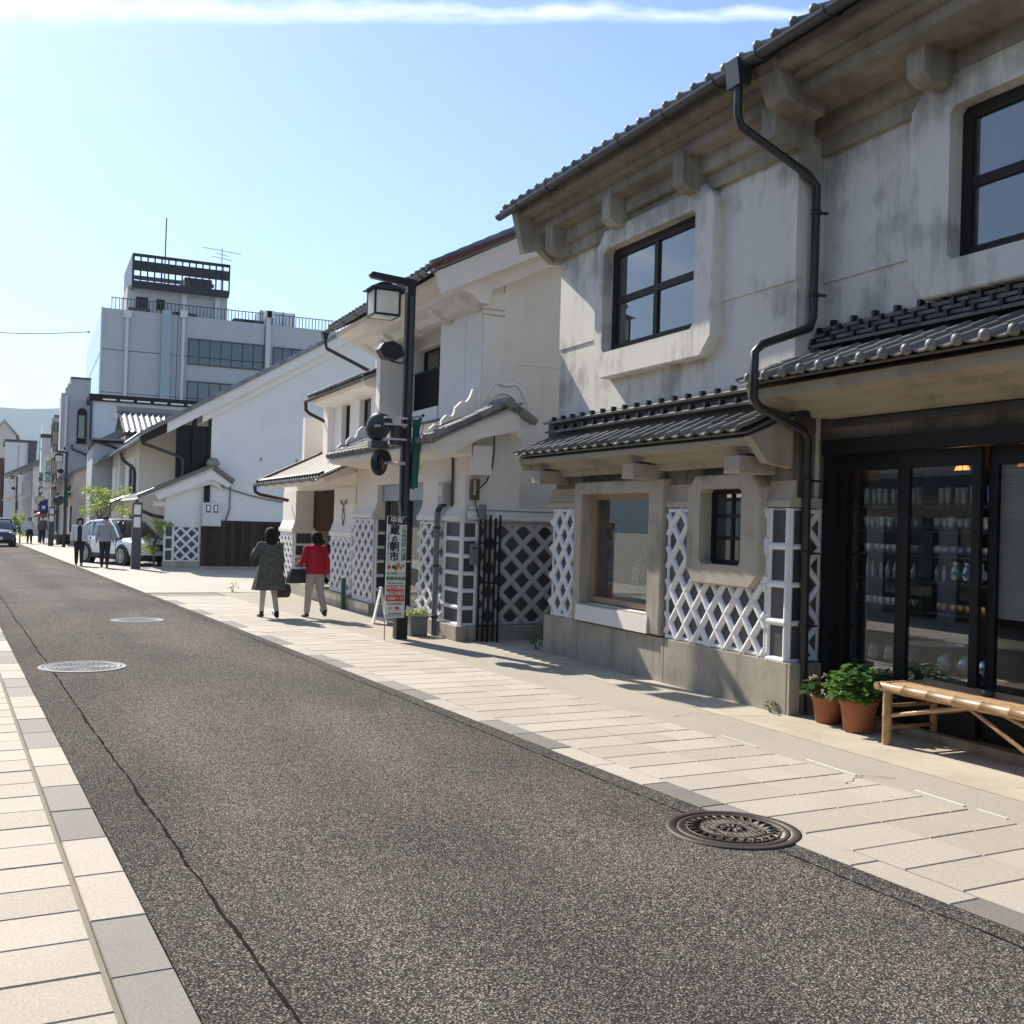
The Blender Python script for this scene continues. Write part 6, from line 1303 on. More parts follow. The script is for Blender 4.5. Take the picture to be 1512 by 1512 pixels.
for dz_, L_ in ((0.35, 1.7), (-0.35, 0.9), (0.0, 0.6)): MB().tube([(PX + 1, an.y - L_, an.z + dz_ - 0.1), (PX + 1, an.y + L_, an.z + dz_ + 0.1)], 0.035, 5).build('antenna_rod', 'aluminium', ant)
q0 = onx(385, 458, OX + 3); q1 = onx(434, 482, OX + 3); MB().box(OX + 3, OX + 6, q1.y, q0.y, 17.06, q0.z).build('roof_plant_room', 'aluminium', O)
for k in range(4): MB().box(OX + 2.93, OX + 2.998, q0.y + (q1.y - q0.y) * k / 3 - 0.04, q0.y + (q1.y - q0.y) * k / 3 + 0.04, 17.06, q0.z).build('panel_joint', 'dark_metal', O)
for xx in (205, 253, 275, 360, 375): a_ = onx(xx, 470, OX + 1.2); MB().box(OX + 1, OX + 2, a_.y - 0.9, a_.y + 0.9, 17.06, 17.5).build('roof_unit', 'dark_metal', O)
# last buildings before the hills
def far_box(name, label, xa, xb, ytop, X, depth, mat, cap=None, z0=None, gable=0.0):
    p = onx(xa, ytop, X); q = onx(xb, ytop + (xb - xa) * 0.1, X); t = thing(name, label, 'building', (X + depth / 2, (p.y + q.y) / 2, gz(X)), world=True)
    if gable: MB().prism([(p.y, gz(X) - 0.5), (p.y, p.z), ((p.y + q.y) / 2, p.z + gable), (q.y, p.z), (q.y, gz(X) - 0.5)], 'X', X, X + depth).build('wall', mat, t)
    else: MB().box(X, X + depth, q.y, p.y, gz(X) - 0.5, p.z).build('wall', mat, t)
    if cap and not gable: MB().box(X - 0.15, X + depth, q.y - 0.1, p.y + 0.1, p.z, p.z + 0.3).build('coping', cap, t)
    if gable: MB().prism([(p.y + 0.4, p.z - 0.25), (p.y + 0.4, p.z), ((p.y + q.y) / 2, p.z + gable + 0.3), (q.y - 0.4, p.z), (q.y - 0.4, p.z - 0.25), ((p.y + q.y) / 2, p.z + gable + 0.02)], 'X', X - 0.3, X + depth).build('roof', cap, t)
    return t, p, q
t, p, q = far_box('brown_building', 'tall narrow brownish building with small balconies beside the stepped parapet', 79, 93, 623, 86.3, 8, 'brown_render', 'box_grey')
windows(t, 'Y', [(87 + 2.6 * k, 88.8 + 2.6 * k, 2.5 + 2.4 * j, 3.9 + 2.4 * j) for k in range(2) for j in range(2)], p.y); windows(t, 'X', [(q.y + 0.25, q.y + 0.62, 1.5 + 2.2 * j, 2.7 + 2.2 * j) for j in range(3)], 86.3); MB().box(85.8, 86.3, q.y, p.y - 0.1, p.z - 2.6, p.z - 2.2).build('balcony', 'box_white', t)
t, p, q = far_box('white_slab_building', 'white slab building with a blue glass street front', 62, 80, 646, 95, 9, 'plaster_far', 'dark_metal')
for k in range(5):
    for j in range(4): MB().box(95.2 + 1.7 * k, 96.8 + 1.7 * k, p.y + 0.002, p.y + 0.1, -1 + 2.0 * j, 0.9 + 2.0 * j).build('glass_panel', 'pane_blue', t)
t, p, q = far_box('windowless_block', 'large blue white windowless block with dark roof edge', 8, 54, 652, 141, 20, 'plaster_far', 'dark_metal')
MB().box(140.7, 140.99, q.y, q.y + 0.9, -3, p.z + 0.2).build('corner_pipe', 'dark_metal', t)
for k in range(3): MB().box(140.95, 140.995, p.y - 1.5 - 1.4 * k, p.y - 1.4 - 1.4 * k, -3, p.z - 0.3).build('panel_joint', 'box_grey', t)
t, p, q = far_box('gabled_tower_house', 'pinkish gabled building rising behind the windowless block', -12, 24, 641, 175, 20, 'pink_render', 'box_grey', gable=2.0)
windows(t, 'X', [(q.y + 0.9, q.y + 1.7, p.z - 1.8, p.z - 1.0)], 175.0)
t, p, q = far_box('red_brick_building', 'red brown building at the far left end of the street', -30, 5, 678, 150, 12, 'red_roof', 'dark_metal')
h8 = gable_house('eaved_shop', 'small shop with tiled eave under the white slab building', 104.5, 113, -0.1, -6.0, 3.8, 0.5, 'plaster_white', [(105.5, 109, 1.2, 2.4)], 1.0, low=(0.8, 1.2), lowmat='sheet_roof')
h9 = gable_house('eaved_shop', 'distant white shop with pale pent roof beyond the far street lamp', 114, 124, 0.75, -5.0, 3.9, 0.5, 'plaster_far', [(115, 120, 1.5, 2.6)], 1.0, low=(0.9, 1.2), lowmat='sheet_roof')
h10 = gable_house('eaved_shop', 'furthest white shop below the windowless block', 126, 138, 1.6, -4.0, 4.1, 0.5, 'plaster_white', [(127, 132, 1.5, 2.6)], 1.0, low=(0.9, 1.2), lowmat='sheet_roof')
# mountains
rnd = random.Random(5); mb = MB(); n = 90; L = []; 
for layer, (D, h0, amp) in enumerate(((3300, 322, 42),)):
    vs = []; top = []
    for i in range(n + 1):
        a = radians(-75 + 150 * i / n) + TH; k = i / n
        hgt = h0 + amp * (sin(k * 21) * 0.5 + sin(k * 47 + 1) * 0.3 + sin(k * 99 + 2) * 0.16 + rnd.uniform(-0.05, 0.05)) + 60 * sin(k * 5)
        for f, dz_ in ((1.0, 0), (1.08, 0.45), (1.18, 1.0), (1.5, 0.2)):
            vs.append((D * f * cos(a), D * f * sin(a), -30 + (hgt + 30) * dz_ + (rnd.uniform(-12, 12) if 0 < dz_ < 1 else 0)))
    fs_ = [(i * 4 + j, (i + 1) * 4 + j, (i + 1) * 4 + j + 1, i * 4 + j + 1) for i in range(n) for j in range(3)]
    mb.add(vs, fs_, True)
struct(mb.build('mountain_range', 'mountain'))
# ------------------------------------------------------------------ street lamps and signs
def vtext(parent, name, s, size, mat, o, ex, ey, ez, bold=0.0, ext=0.0015):
    me = text_mesh(s, size, ext, bold); return obj(name, me, mat, parent, matrix=frame_m(o, ex, ey, ez))
def street_lamp(loc, label, banner='banner_green'):
    t = thing('street_lamp', label, 'street lamp', loc, group='black lantern street lamps')
    MB().box(-0.065, 0.065, -0.065, 0.065, 0, 5.44).build('post', 'black_metal', t, 0.008)
    MB().box(-0.085, -0.066, -0.03, 0.03, 0, 5.2).build('post_rib', 'dark_metal', t); MB().tube([(-0.02, 0.082, 2.0), (-0.02, 0.082, 5.25)], 0.014, 6).build('conduit', 'pipe_grey', t)
    MB().box(-0.09, 0.09, -0.09, 0.09, 0.0, 0.35).build('foot', 'black_metal', t, 0.01)
    MB().prism([(-0.07, 5.34), (-0.07, 5.45), (0.62, 5.50), (0.66, 5.46), (0.62, 5.41), (0.1, 5.36)], 'X', -0.055, 0.055).build('arm', 'black_metal', t)
    c = 0.42
    MB().add([(-0.27, c - 0.27, 5.24), (0.27, c - 0.27, 5.24), (0.27, c + 0.27, 5.24), (-0.27, c + 0.27, 5.24), (-0.06, c - 0.06, 5.36), (0.06, c - 0.06, 5.36), (0.06, c + 0.06, 5.36), (-0.06, c + 0.06, 5.36)],
             [(3, 2, 1, 0), (4, 5, 6, 7), (0, 1, 5, 4), (1, 2, 6, 5), (2, 3, 7, 6), (3, 0, 4, 7)]).build('lantern_roof', 'black_metal', t)
    h0, h1, w = 4.84, 5.235, 0.19
    for sx in (-1, 1):
        for sy in (-1, 1): MB().box(sx * w - 0.015, sx * w + 0.015, c + sy * w - 0.015, c + sy * w + 0.015, h0, h1).build('lantern_bar', 'black_metal', t)
    for z in (h0, h1 - 0.03):
        for sx in (-1, 1): MB().box(sx * w - 0.013, sx * w + 0.013, c - w + 0.016, c + w - 0.016, z, z + 0.03).build('lantern_bar', 'black_metal', t); MB().box(-w + 0.016, w - 0.016, c + sx * w - 0.013, c + sx * w + 0.013, z, z + 0.03).build('lantern_bar', 'black_metal', t)
    for sx in (-1, 1):
        MB().box(sx * w - 0.004, sx * w + 0.004, c - w + 0.016, c + w - 0.016, h0 + 0.031, h1 - 0.031).build('glass', 'lamp_glass', t); MB().box(-w + 0.016, w - 0.016, c + sx * w - 0.004, c + sx * w + 0.004, h0 + 0.031, h1 - 0.031).build('glass', 'lamp_glass', t)
    MB().box(-w + 0.016, w - 0.016, c - w + 0.016, c + w - 0.016, h0 + 0.005, h0 + 0.012).build('glass', 'lamp_glass', t)
    MB().lathe([(0.05, 0.02), (0.06, 0.08), (0.05, 0.22), (0.02, 0.26)], (0, c, h0 + 0.02), 12).build('bulb', 'lens_white', t)
    # loudspeaker
    sp_ = MB().prism([(0.10, 4.28), (0.16, 4.42), (0.30, 4.48), (0.44, 4.44), (0.50, 4.34), (0.42, 4.22), (0.22, 4.20)], 'X', -0.14, 0.10).build('loudspeaker', 'black_metal', t, 0.01)
    MB().tube([(0, 0.05, 4.22), (-0.05, 0.14, 4.16), (-0.04, 0.30, 4.19)], 0.016, 6).build('bracket', 'dark_metal', t)
    # banner on a rod
    MB().tube([(-0.42, -0.11, 3.36), (0.38, -0.06, 3.36)], 0.014, 6).build('banner_rod', 'aluminium', t)
    for x in (-0.43, 0.39): MB().ball((x, -0.085 + 0.06 * (x), 3.36), 0.024, 8, 5).build('rod_knob', 'black_metal', t)
    bm = MB(); N = 14; K = 8; vs = []
    for i in range(N + 1):
        z = 3.33 - 1.05 * i / N; wdt = 0.40 * (1 - 0.55 * i / N)
        for k in range(K + 1):
            s = k / K - 0.5; vs.append((-0.21 + 0.02 * sin(i * 0.7) + s * wdt * cos(0.5 * i / N) * 0.9 + 0.12 * i / N, -0.09 + 0.12 * s * wdt - 0.05 * sin(i / N * 2.0) * abs(s) + 0.035 * sin(k * 1.4 + i * 0.3), z + 0.015 * sin(k)))
    bm.add(vs, [(i * (K + 1) + k, i * (K + 1) + k + 1, (i + 1) * (K + 1) + k + 1, (i + 1) * (K + 1) + k) for i in range(N) for k in range(K)], True)
    bo = bm.build('banner', banner, t); so = bo.modifiers.new('thick', 'SOLIDIFY'); so.thickness = 0.004
    for z, s in ((3.12, 'N'), (2.86, 'A'), (2.66, 'K'), (2.50, 'A')): pass
    return t
LX, LY = 15.36, -5.16
lamp = street_lamp((LX, LY, gz(LX)), 'black lantern street lamp beside the white corner house carrying a green banner')
for z, w in ((3.24, 0.15), (2.95, 0.10), (2.62, 0.08)):
    MB().tube([(-0.34 + 0.1 * (3.3 - z), -0.16, z), (-0.26 + 0.1 * (3.3 - z), -0.15, z - w), (-0.30 + 0.12 * (3.3 - z), -0.165, z - w * 1.5)], 0.009, 5).build('banner_lettering', 'banner_text', lamp)
street_lamp((66.0, -1.80, gz(66)), 'black lantern street lamp beyond the white parked car')
street_lamp((112.0, 1.25, gz(112)), 'distant black lantern street lamp near the dark oncoming car')
# traffic mirrors on the first lamp
def mirror(loc, nrm, r, label, arm_to):
    n = Vector(nrm).normalized(); s = n.cross(Vector((0, 0, 1))).normalized(); u = s.cross(n)
    t = thing('traffic_mirror', label, 'traffic mirror', loc); m = frame_m((0, 0, 0), s, u, n)
    def B(mb, name, mat): me = mb.mesh(name); me.transform(m); return obj(name, me, mat, t)
    B(MB().lathe([(0.02, -0.035), (r * 0.6, -0.032), (r * 0.98, -0.008), (r, 0.0), (r, 0.03), (r * 0.96, 0.03)], n=28, cap=True), 'housing', 'mirror_back')
    B(MB().lathe([(r * 0.955, 0.012), (r * 0.7, 0.028), (r * 0.4, 0.038), (0.002, 0.042)], n=28, cap=False), 'glass', 'mirror')
    hood = MB(); pts = [(r * 1.03 * cos(a), r * 1.03 * sin(a)) for a in [radians(10 + 160 * i / 14) for i in range(15)]]
    hood.add([(x, y, z) for x, y in pts for z in (0.0, 0.10)], [(2 * i, 2 * i + 2, 2 * i + 3, 2 * i + 1) for i in range(14)], True); B(hood, 'hood', 'mirror_back')
    q = Vector(arm_to) - Vector(loc); MB().tube([tuple(-n * 0.06), tuple(-n * 0.10 + q * 0.15), tuple(q)], 0.02, 6).build('arm', 'aluminium', t)
    MB().box(q.x - 0.08, q.x + 0.08, q.y - 0.08, q.y + 0.08, q.z - 0.025, q.z + 0.025).build('clamp', 'aluminium', t)
    return t
mirror((15.40, -4.75, 0.86), (-0.80, -0.60, -0.05), 0.195, 'round traffic mirror on the lower arm of the lamp post', (15.36, -5.10, 0.86))
mirror((15.42, -4.72, 1.40), (0.62, -0.78, -0.05), 0.215, 'round traffic mirror seen from behind on the upper arm of the lamp post', (15.36, -5.10, 1.42))
t = thing('spot_light', 'grey drum floodlight clamped to the lamp post between the mirrors', 'floodlight', (15.30, -4.98, 1.28)); MB().lathe([(0.02, -0.15), (0.095, -0.14), (0.10, 0.10), (0.105, 0.13), (0.02, 0.14)], n=16).build('drum', 'mirror_back', t)
for z in (-0.1, 0.12, 0.22): MB().box(-0.10, 0.10, -0.14, 0.20, z + 0.02, z + 0.05).build('clamp', 'aluminium', t)
t = thing('camera_box', 'dark box hanging between the two traffic mirrors', 'box', (15.40, -4.72, 1.02), world=True); MB().box(15.3, 15.5, -4.86, -4.60, 1.07, 1.19).build('case', 'mirror_back', t, 0.01); MB().tube([(15.4, -4.84, 1.13), (15.38, -5.09, 1.16)], 0.02, 6).build('arm', 'aluminium', t)
# market sign board
sg = thing('market_sign', 'tall white sign board with Japanese market notice fixed to the lamp post', 'sign', (15.2, -5.02, gz(15.2)), world=True)
SXP = 15.20; y0, y1 = -4.855, -5.165; cyy = (y0 + y1) / 2; zt, zb = 0.06, -1.46
MB().box(SXP, SXP + 0.02, y1, y0, zb, zt).build('board', 'sign_white', sg, 0.003)
MB().box(SXP - 0.004, SXP - 0.001, y1 + 0.002, y0 - 0.002, zt - 0.125, zt - 0.004).build('header', 'maroon', sg)
EX, EY, EZ = (0, -1, 0), (0, 0, 1), (-1, 0, 0)
def st(s, yy, zz, size, mat, bold=0.0): return vtext(sg, 'lettering', s, size, mat, (SXP - 0.006, yy, zz), EX, EY, EZ, bold)
st('中', cyy + 0.055, zt - 0.065, 0.105, 'sign_white', 0.0025); st('町', cyy - 0.055, zt - 0.065, 0.105, 'sign_white', 0.0025)
for k, (ch, sz) in enumerate((('蔵', 0.155), ('の', 0.10), ('朝', 0.155), ('市', 0.155))): st(ch, cyy + 0.035, (-0.155, -0.285, -0.405, -0.555)[k], sz, 'ink', 0.004)
MB().box(SXP - 0.004, SXP - 0.001, y1 + 0.012, y1 + 0.075, -0.60, -0.09).build('green_strip', 'sign_green', sg)
for k, ch in enumerate('採れたて新鮮！'): st(ch, y1 + 0.0435, -0.125 - 0.072 * k, 0.062, 'sign_white', 0.001)
for k, ch in enumerate('中町通りの蔵の前でお待ちしてます'): st(ch, y0 - 0.022, -0.22 - 0.028 * k, 0.026, 'ink')
for yy, zz, r, m_ in ((y0 - 0.045, -0.70, 0.032, 'sign_red'), (cyy + 0.035, -0.70, 0.03, 'leaf_green'), (cyy - 0.03, -0.675, 0.036, 'sign_orange'), (cyy + 0.0, -0.725, 0.028, 'leaf_lime'), (cyy - 0.075, -0.71, 0.026, 'sign_orange'), (cyy - 0.115, -0.68, 0.02, 'leaf_green')):
    MB().lathe([(r, 0), (r * 0.9, 0.002), (0.001, 0.003)], n=12).mesh('x'); mb = MB(); mb.add([(SXP - 0.003, yy + r * cos(a), zz + r * sin(a)) for a in [2 * pi * i / 12 for i in range(12)]], [tuple(range(12))]); mb.build('fruit_picture', m_, sg)
st('旬の農家による', cyy, -0.80, 0.042, 'sign_green'); st('農産物直売', cyy, -0.875, 0.060, 'sign_green', 0.0016); st('味噌 漬物 山菜 切花', cyy, -0.945, 0.028, 'ink')
MB().box(SXP - 0.004, SXP - 0.001, y1 + 0.012, y0 - 0.012, -1.215, -0.975).build('red_panel', 'sign_red', sg)
st('4月7日開始', cyy, -1.015, 0.058, 'sign_white', 0.0012); st('毎週土曜日', cyy, -1.095, 0.060, 'sign_white', 0.0012); st('9:30〜', cyy + 0.03, -1.172, 0.066, 'sign_white', 0.0014); st('売切\nまで', cyy - 0.10, -1.172, 0.026, 'sign_white')
st('中町商店街振興組合', cyy, -1.255, 0.028, 'ink'); st('蔵の会館前広場', cyy, -1.40, 0.030, 'ink'); st('雨天決行 お車はご遠慮下さい', cyy, -1.435, 0.020, 'ink')
MB().box(SXP - 0.004, SXP - 0.001, cyy - 0.07, cyy + 0.0, -1.335, -1.295).build('map_mark', 'sign_red', sg); MB().box(SXP - 0.004, SXP - 0.001, cyy + 0.03, cyy + 0.10, -1.33, -1.30).build('map_mark', 'box_grey', sg)
MB().tube([(SXP + 0.01, y0 - 0.01, zb), (SXP + 0.01, y0 - 0.01, gz(15.2))], 0.008, 6).build('leg', 'timber_tan', sg)
for z in (-0.62, -1.36): MB().tube([(SXP - 0.006, y0, z), (SXP - 0.006, y1 - 0.0, z), (SXP + 0.05, -5.25, z), (SXP + 0.26, -5.25, z)], 0.006, 5).build('wire_tie', 'sign_white', sg)
# planter, folding sign
t = thing('stone_planter', 'grey square planter with yellow green flowers behind the lamp post', 'planter', (15.82, -5.58, gz(15.8)))
MB().box(-0.14, 0.14, -0.14, 0.14, 0, 0.30).build('trough', 'pipe_grey', t, 0.015); MB().box(-0.155, 0.155, -0.155, 0.155, 0.27, 0.31).build('rim', 'pipe_grey', t, 0.01)
_, lf, stm = small_plant('', (0, 0, 0), '', '', 0.16, 0.14, 190, None, seed=41, leaf=0.05, parent_pot=t)
f = lf.build('foliage', 'leaf_lime', t); f['kind'] = 'stuff'; f.location.z = 0.29
t = thing('folding_sign', 'small white folding sign leaning by the house lattice', 'sign', (17.85, -5.62, gz(17.8)), 1.35)
for sx in (-1, 1): o = MB().box(-0.012, 0.012, -0.17, 0.17, 0, 0.62).build('panel', 'sign_white', t); o.rotation_euler = (0, sx * -0.2, 0); o.location = (sx * 0.12, 0, 0)
MB().box(-0.02, 0.02, -0.17, 0.17, 0.60, 0.63).build('hinge', 'aluminium', t)
# bollard lights
def bollard(loc, label):
    t = thing('bollard_light', label, 'light post', loc, group='bollard lights along the pavement')
    MB().box(-0.15, 0.15, -0.15, 0.15, 0, 1.42).build('post', 'dark_metal', t, 0.01); MB().box(-0.15, 0.15, -0.15, 0.15, 2.20, 2.28).build('cap', 'dark_metal', t, 0.01); MB().box(-0.15, 0.15, -0.15, 0.15, 1.78, 1.86).build('collar', 'dark_metal', t)
    for z0, z1 in ((1.42, 1.78), (1.86, 2.20)):
        MB().box(-0.11, 0.11, -0.11, 0.11, z0, z1).build('diffuser', 'lens_white', t)
        for sx in (-1, 1):
            for sy in (-1, 1): MB().box(sx * 0.135 - 0.015, sx * 0.135 + 0.015, sy * 0.135 - 0.015, sy * 0.135 + 0.015, z0, z1).build('corner_bar', 'dark_metal', t)
    return t
b1 = bollard((38.4, -3.33, gz(38.4)), 'black light bollard with two white panels beside the white car')
b2 = copy_thing(b1, (67.8, -1.14, gz(67.8)), 0, 'black light bollard with two white panels beyond the white car')
# distant street clutter
def far_mirror(loc, label, mat):
    t = thing('traffic_mirror', label, 'traffic mirror', loc); MB().tube([(0, 0, 0), (0, 0, 3.2)], 0.06, 6).build('post', 'dark_metal', t)
    MB().tube([(-0.12, 0, 2.75), (-0.02, 0, 2.75)], 0.32, 20).build('housing', 'mirror_back', t); MB().tube([(-0.135, 0, 2.75), (-0.121, 0, 2.75)], 0.28, 20).build('glass', mat, t); MB().box(-0.12, -0.02, 0.05, 0.35, 1.9, 2.1).build('name_plate', 'dark_metal', t)
far_mirror((76.0, -0.55, gz(76)), 'far round mirror on a post between the distant walkers and the signs', 'mirror')
far_mirror((71.0, -1.55, gz(71)), 'dark backed round mirror above the far light bollard', 'mirror_back')
def hang_sign(name, label, xa, ya, xb, yb, X, board, chars, mat, size):
    p = onx(xa, ya, X); q = onx(xb, yb, X); t = thing(name, label, 'sign', (X, (p.y + q.y) / 2, q.z), world=True)
    MB().box(X, X + 0.25, q.y, p.y, q.z, p.z).build('board', board, t, 0.02); MB().box(X + 0.1, X + 0.15, q.y - 0.8, q.y, p.z - 0.4, p.z - 0.3).build('bracket', 'dark_metal', t)
    n = len(chars)
    for k, ch in enumerate(chars): vtext(t, 'lettering', ch, size, mat, (X - 0.012, (p.y + q.y) / 2, p.z - (p.z - q.z) * (k + 0.6) / (n + 0.2)), EX, EY, EZ, 0.01)
hang_sign('pharmacy_sign', 'pale vertical shop sign with green Japanese characters', 64.5, 674, 77, 714, 88.5, 'sign_white', 'ミドリ薬品', 'sign_green', 0.46)
hang_sign('shop_sign', 'white vertical shop sign with black Japanese characters', 54.5, 697, 67, 734, 94.0, 'sign_white', '宝飾と時計', 'ink', 0.42)
t = thing('street_flag', 'dark blue shop flag with white mark on a leaning pole', 'flag', (73.5, -1.0, gz(73)), world=True)
MB().tube([(73.5, -1.0, gz(73)), (73.5, -1.0, 1.0)], 0.025, 6).build('pole', 'aluminium', t)
fl = MB(); vs = [(73.5 + 0.03 * sin(i), -0.98 + 0.48 * (k / 5) - 0.06 * i / 6, 0.60 - 0.85 * i / 6 - 0.2 * k / 5 + 0.1) for i in range(7) for k in range(6)]
fl.add(vs, [(i * 6 + k, i * 6 + k + 1, (i + 1) * 6 + k + 1, (i + 1) * 6 + k) for i in range(6) for k in range(5)], True); o = fl.build('cloth', 'banner_blue', t); o.modifiers.new('s', 'SOLIDIFY').thickness = 0.01
MB().box(73.44, 73.46, -0.85, -0.65, 0.05, 0.25).build('emblem', 'sign_white', t)
t = thing('red_parasol', 'red parasol standing open before the distant shops', 'parasol', (75.0, -0.75, gz(75)))
MB().tube([(0, 0, 0), (0, 0, 2.12)], 0.025, 6).build('pole', 'aluminium', t); MB().lathe([(0.62, 1.66), (0.64, 1.70), (0.36, 1.95), (0.05, 2.08)], n=10, cap=False).build('canopy', 'sign_red', t)
t = thing('round_planter', 'dark round planter on the pavement past the far bollard', 'planter', (72.5, -2.1, gz(72.5))); MB().lathe([(0.45, 0), (0.5, 0.02), (0.72, 0.55), (0.78, 0.62), (0.66, 0.62), (0.6, 0.5)], n=18).build('bowl', 'shelf_dark', t); MB().lathe([(0.62, 0.52), (0.01, 0.55)], n=18).build('soil', 'soil', t)
t = thing('overhead_cable', 'thin dark cable strung across the street from the office block', 'cable', (95, -4.9, 15), world=True)
pc = onx(131, 490, 94.8); pd = onx(-120, 478, 92.0); MB().tube([tuple(pc.lerp(pd, k / 10) - Vector((0, 0, 0.4 * sin(pi * k / 10)))) for k in range(11)], 0.035, 5).build('wire', 'dark_metal', t); MB().lathe([(0.05, 0), (0.12, 0.05), (0.12, 0.15), (0.05, 0.2)], (pc.x, pc.y, pc.z - 0.1), 8).build('insulator', 'box_white', t)
# trees
def tree(name, label, loc, H, R, n, mat, seed, base=0.35, leaf=0.10, group=None):
    rnd = random.Random(seed); t = thing(name, label, 'tree', loc, group=group)
    tb = MB(); tb.tube([(0, 0, 0), (0.03, 0.02, H * 0.3), (-0.02, 0.04, H * 0.55)], [0.05, 0.04, 0.03], 7)
    clumps = []
    for k in range(11):
        a = rnd.uniform(0, 2 * pi); r = R * rnd.uniform(0.25, 0.95); z = H * (base + (1 - base) * rnd.random()); e = Vector((r * cos(a), r * sin(a), z)); clumps.append((e, R * rnd.uniform(0.22, 0.42)))
        tb.tube([(0, 0.02, H * rnd.uniform(0.28, 0.5)), tuple(e * 0.55 + Vector((0, 0, H * 0.2))), tuple(e)], [0.022, 0.014, 0.006], 5)
    tb.build('trunk', 'trunk', t); lf = MB()
    for k in range(n):
        c, rr = rnd.choice(clumps); d = Vector((rnd.gauss(0, 1), rnd.gauss(0, 1), rnd.gauss(0, 0.7))).normalized() * rr * rnd.random() ** 0.5; p = c + d
        a = Vector((rnd.gauss(0, 1), rnd.gauss(0, 1), rnd.gauss(0, 0.5))).normalized(); b = a.cross(Vector((rnd.gauss(0, 1), rnd.gauss(0, 1), rnd.gauss(0, 1)))).normalized(); L = leaf * rnd.uniform(0.6, 1.3)
        lf.add([p, p + a * L * 0.5 + b * L * 0.3, p + a * L, p + a * L * 0.5 - b * L * 0.3], [(0, 1, 2, 3)])
    o = lf.build('crown', mat, t); o['kind'] = 'stuff'
tree('young_maple', 'young light green maple behind the man in the open white jacket', (48.0, -2.75, gz(48)), 3.1, 1.0, 2400, 'leaf_lime', 3, 0.42, 0.085)
tree('garden_shrub', 'feathery green shrub in front of the white car bonnet', (39.5, -4.05, gz(39.5)), 1.75, 0.55, 1500, 'leaf_lime', 8, 0.2, 0.065)
tree('street_bush', 'small yellow green bush beside the dark distant car', (74.0, 0.55, gz(74)), 1.8, 0.8, 1200, 'leaf_lime', 12, 0.2, 0.10)
t, lf, stm = small_plant('weed', (26.3, -4.55, gz(26.3)), 'tuft of pale weeds at the pavement edge near the tweed coat', 'weed', 0.09, 0.26, 26, None, seed=51, leaf=0.06); lf.build('foliage', 'leaf_lime', t)['kind'] = 'stuff'; stm.build('stem', 'leaf_green', t)
# houses on the other side of the road (seen in the shop windows)
def opp(name, label, u0, u1, v, h, mat, slope=0.5):
    a = SP(u0, v); b = SP(u1, v); t = thing(name, label, 'building', tuple((a + b) / 2), TH)
    L = (b - a).length; d = 7.0
    MB().prism([(0, -0.3), (0, h), (d / 2, h + slope * d / 2), (d, h), (d, -0.3)], 'X', -L / 2, L / 2).build('wall', mat, t)
    MB().prism([(-0.8, h - 0.4), (-0.8, h - 0.3), (d / 2, h + slope * d / 2 + 0.12), (d + 0.8, h - 0.3), (d + 0.8, h - 0.4), (d / 2, h + slope * d / 2 + 0.01)], 'X', -L / 2 - 0.3, L / 2 + 0.3).build('roof', 'roof_tile', t)
    MB().prism([(-0.9, 2.55), (-0.9, 2.65), (-0.001, 3.1), (-0.001, 2.95)], 'X', -L / 2, L / 2).build('lower_roof', 'roof_tile', t)
    for k in range(int(L / 2.4)):
        x = -L / 2 + 0.6 + k * 2.4; w = MB().box(x, x + 1.5, -0.05, -0.002, 3.7, 4.8).build('window', 'timber_dark', t); MB().box(x + 0.08, x + 1.42, -0.06, -0.051, 3.78, 4.72).build('pane', 'pane_dark', w)
        w = MB().box(x, x + 1.8, -0.05, -0.002, 0.05, 2.2).build('door', 'timber_dark', t); MB().box(x + 0.1, x + 1.7, -0.06, -0.051, 0.5, 2.1).build('pane', 'pane_dark', w)
opp('facing_house', 'brown fronted house across the road mirrored in the shop glass', -13.0, -3.0, -6.6, 5.2, 'brown_render')
opp('facing_house', 'timber brown house across the road mirrored in the show window', 0.0, 11.0, -6.7, 5.6, 'brown_render')
opp('facing_house', 'grey house across the road mirrored in the upstairs panes', 12.0, 24.0, -6.6, 5.0, 'render_grey')
# ------------------------------------------------------------------ people
def skin_mesh(joints, edges, levels=2):
    me = bpy.data.meshes.new('skin'); me.from_pydata([j[0] for j in joints], edges, [])
    o = bpy.data.objects.new('skin_tmp', me); COL.objects.link(o)
    o.modifiers.new('skin', 'SKIN'); sv = me.skin_vertices[0].data
    for i, j in enumerate(joints):
        r = j[1]; sv[i].radius = (r, r) if isinstance(r, (int, float)) else r
        sv[i].use_root = (i == 0)
    sb = o.modifiers.new('sub', 'SUBSURF'); sb.levels = levels; sb.render_levels = levels
    dg = bpy.context.evaluated_depsgraph_get(); dg.update()
    res = bpy.data.meshes.new_from_object(o.evaluated_get(dg)); bpy.data.objects.remove(o); bpy.data.meshes.remove(me)
    for p in res.polygons: p.use_smooth = True
    return res
def ell(c, rx, ry, n=20, ax=0.0, fold=0.0, nf=7, ph=0):
    return [(c[0] + (rx + fold * rx * sin(nf * 2 * pi * k / n + ph)) * cos(2 * pi * k / n), c[1] + (ry + fold * ry * sin(nf * 2 * pi * k / n + ph)) * sin(2 * pi * k / n), c[2]) for k in range(n)]
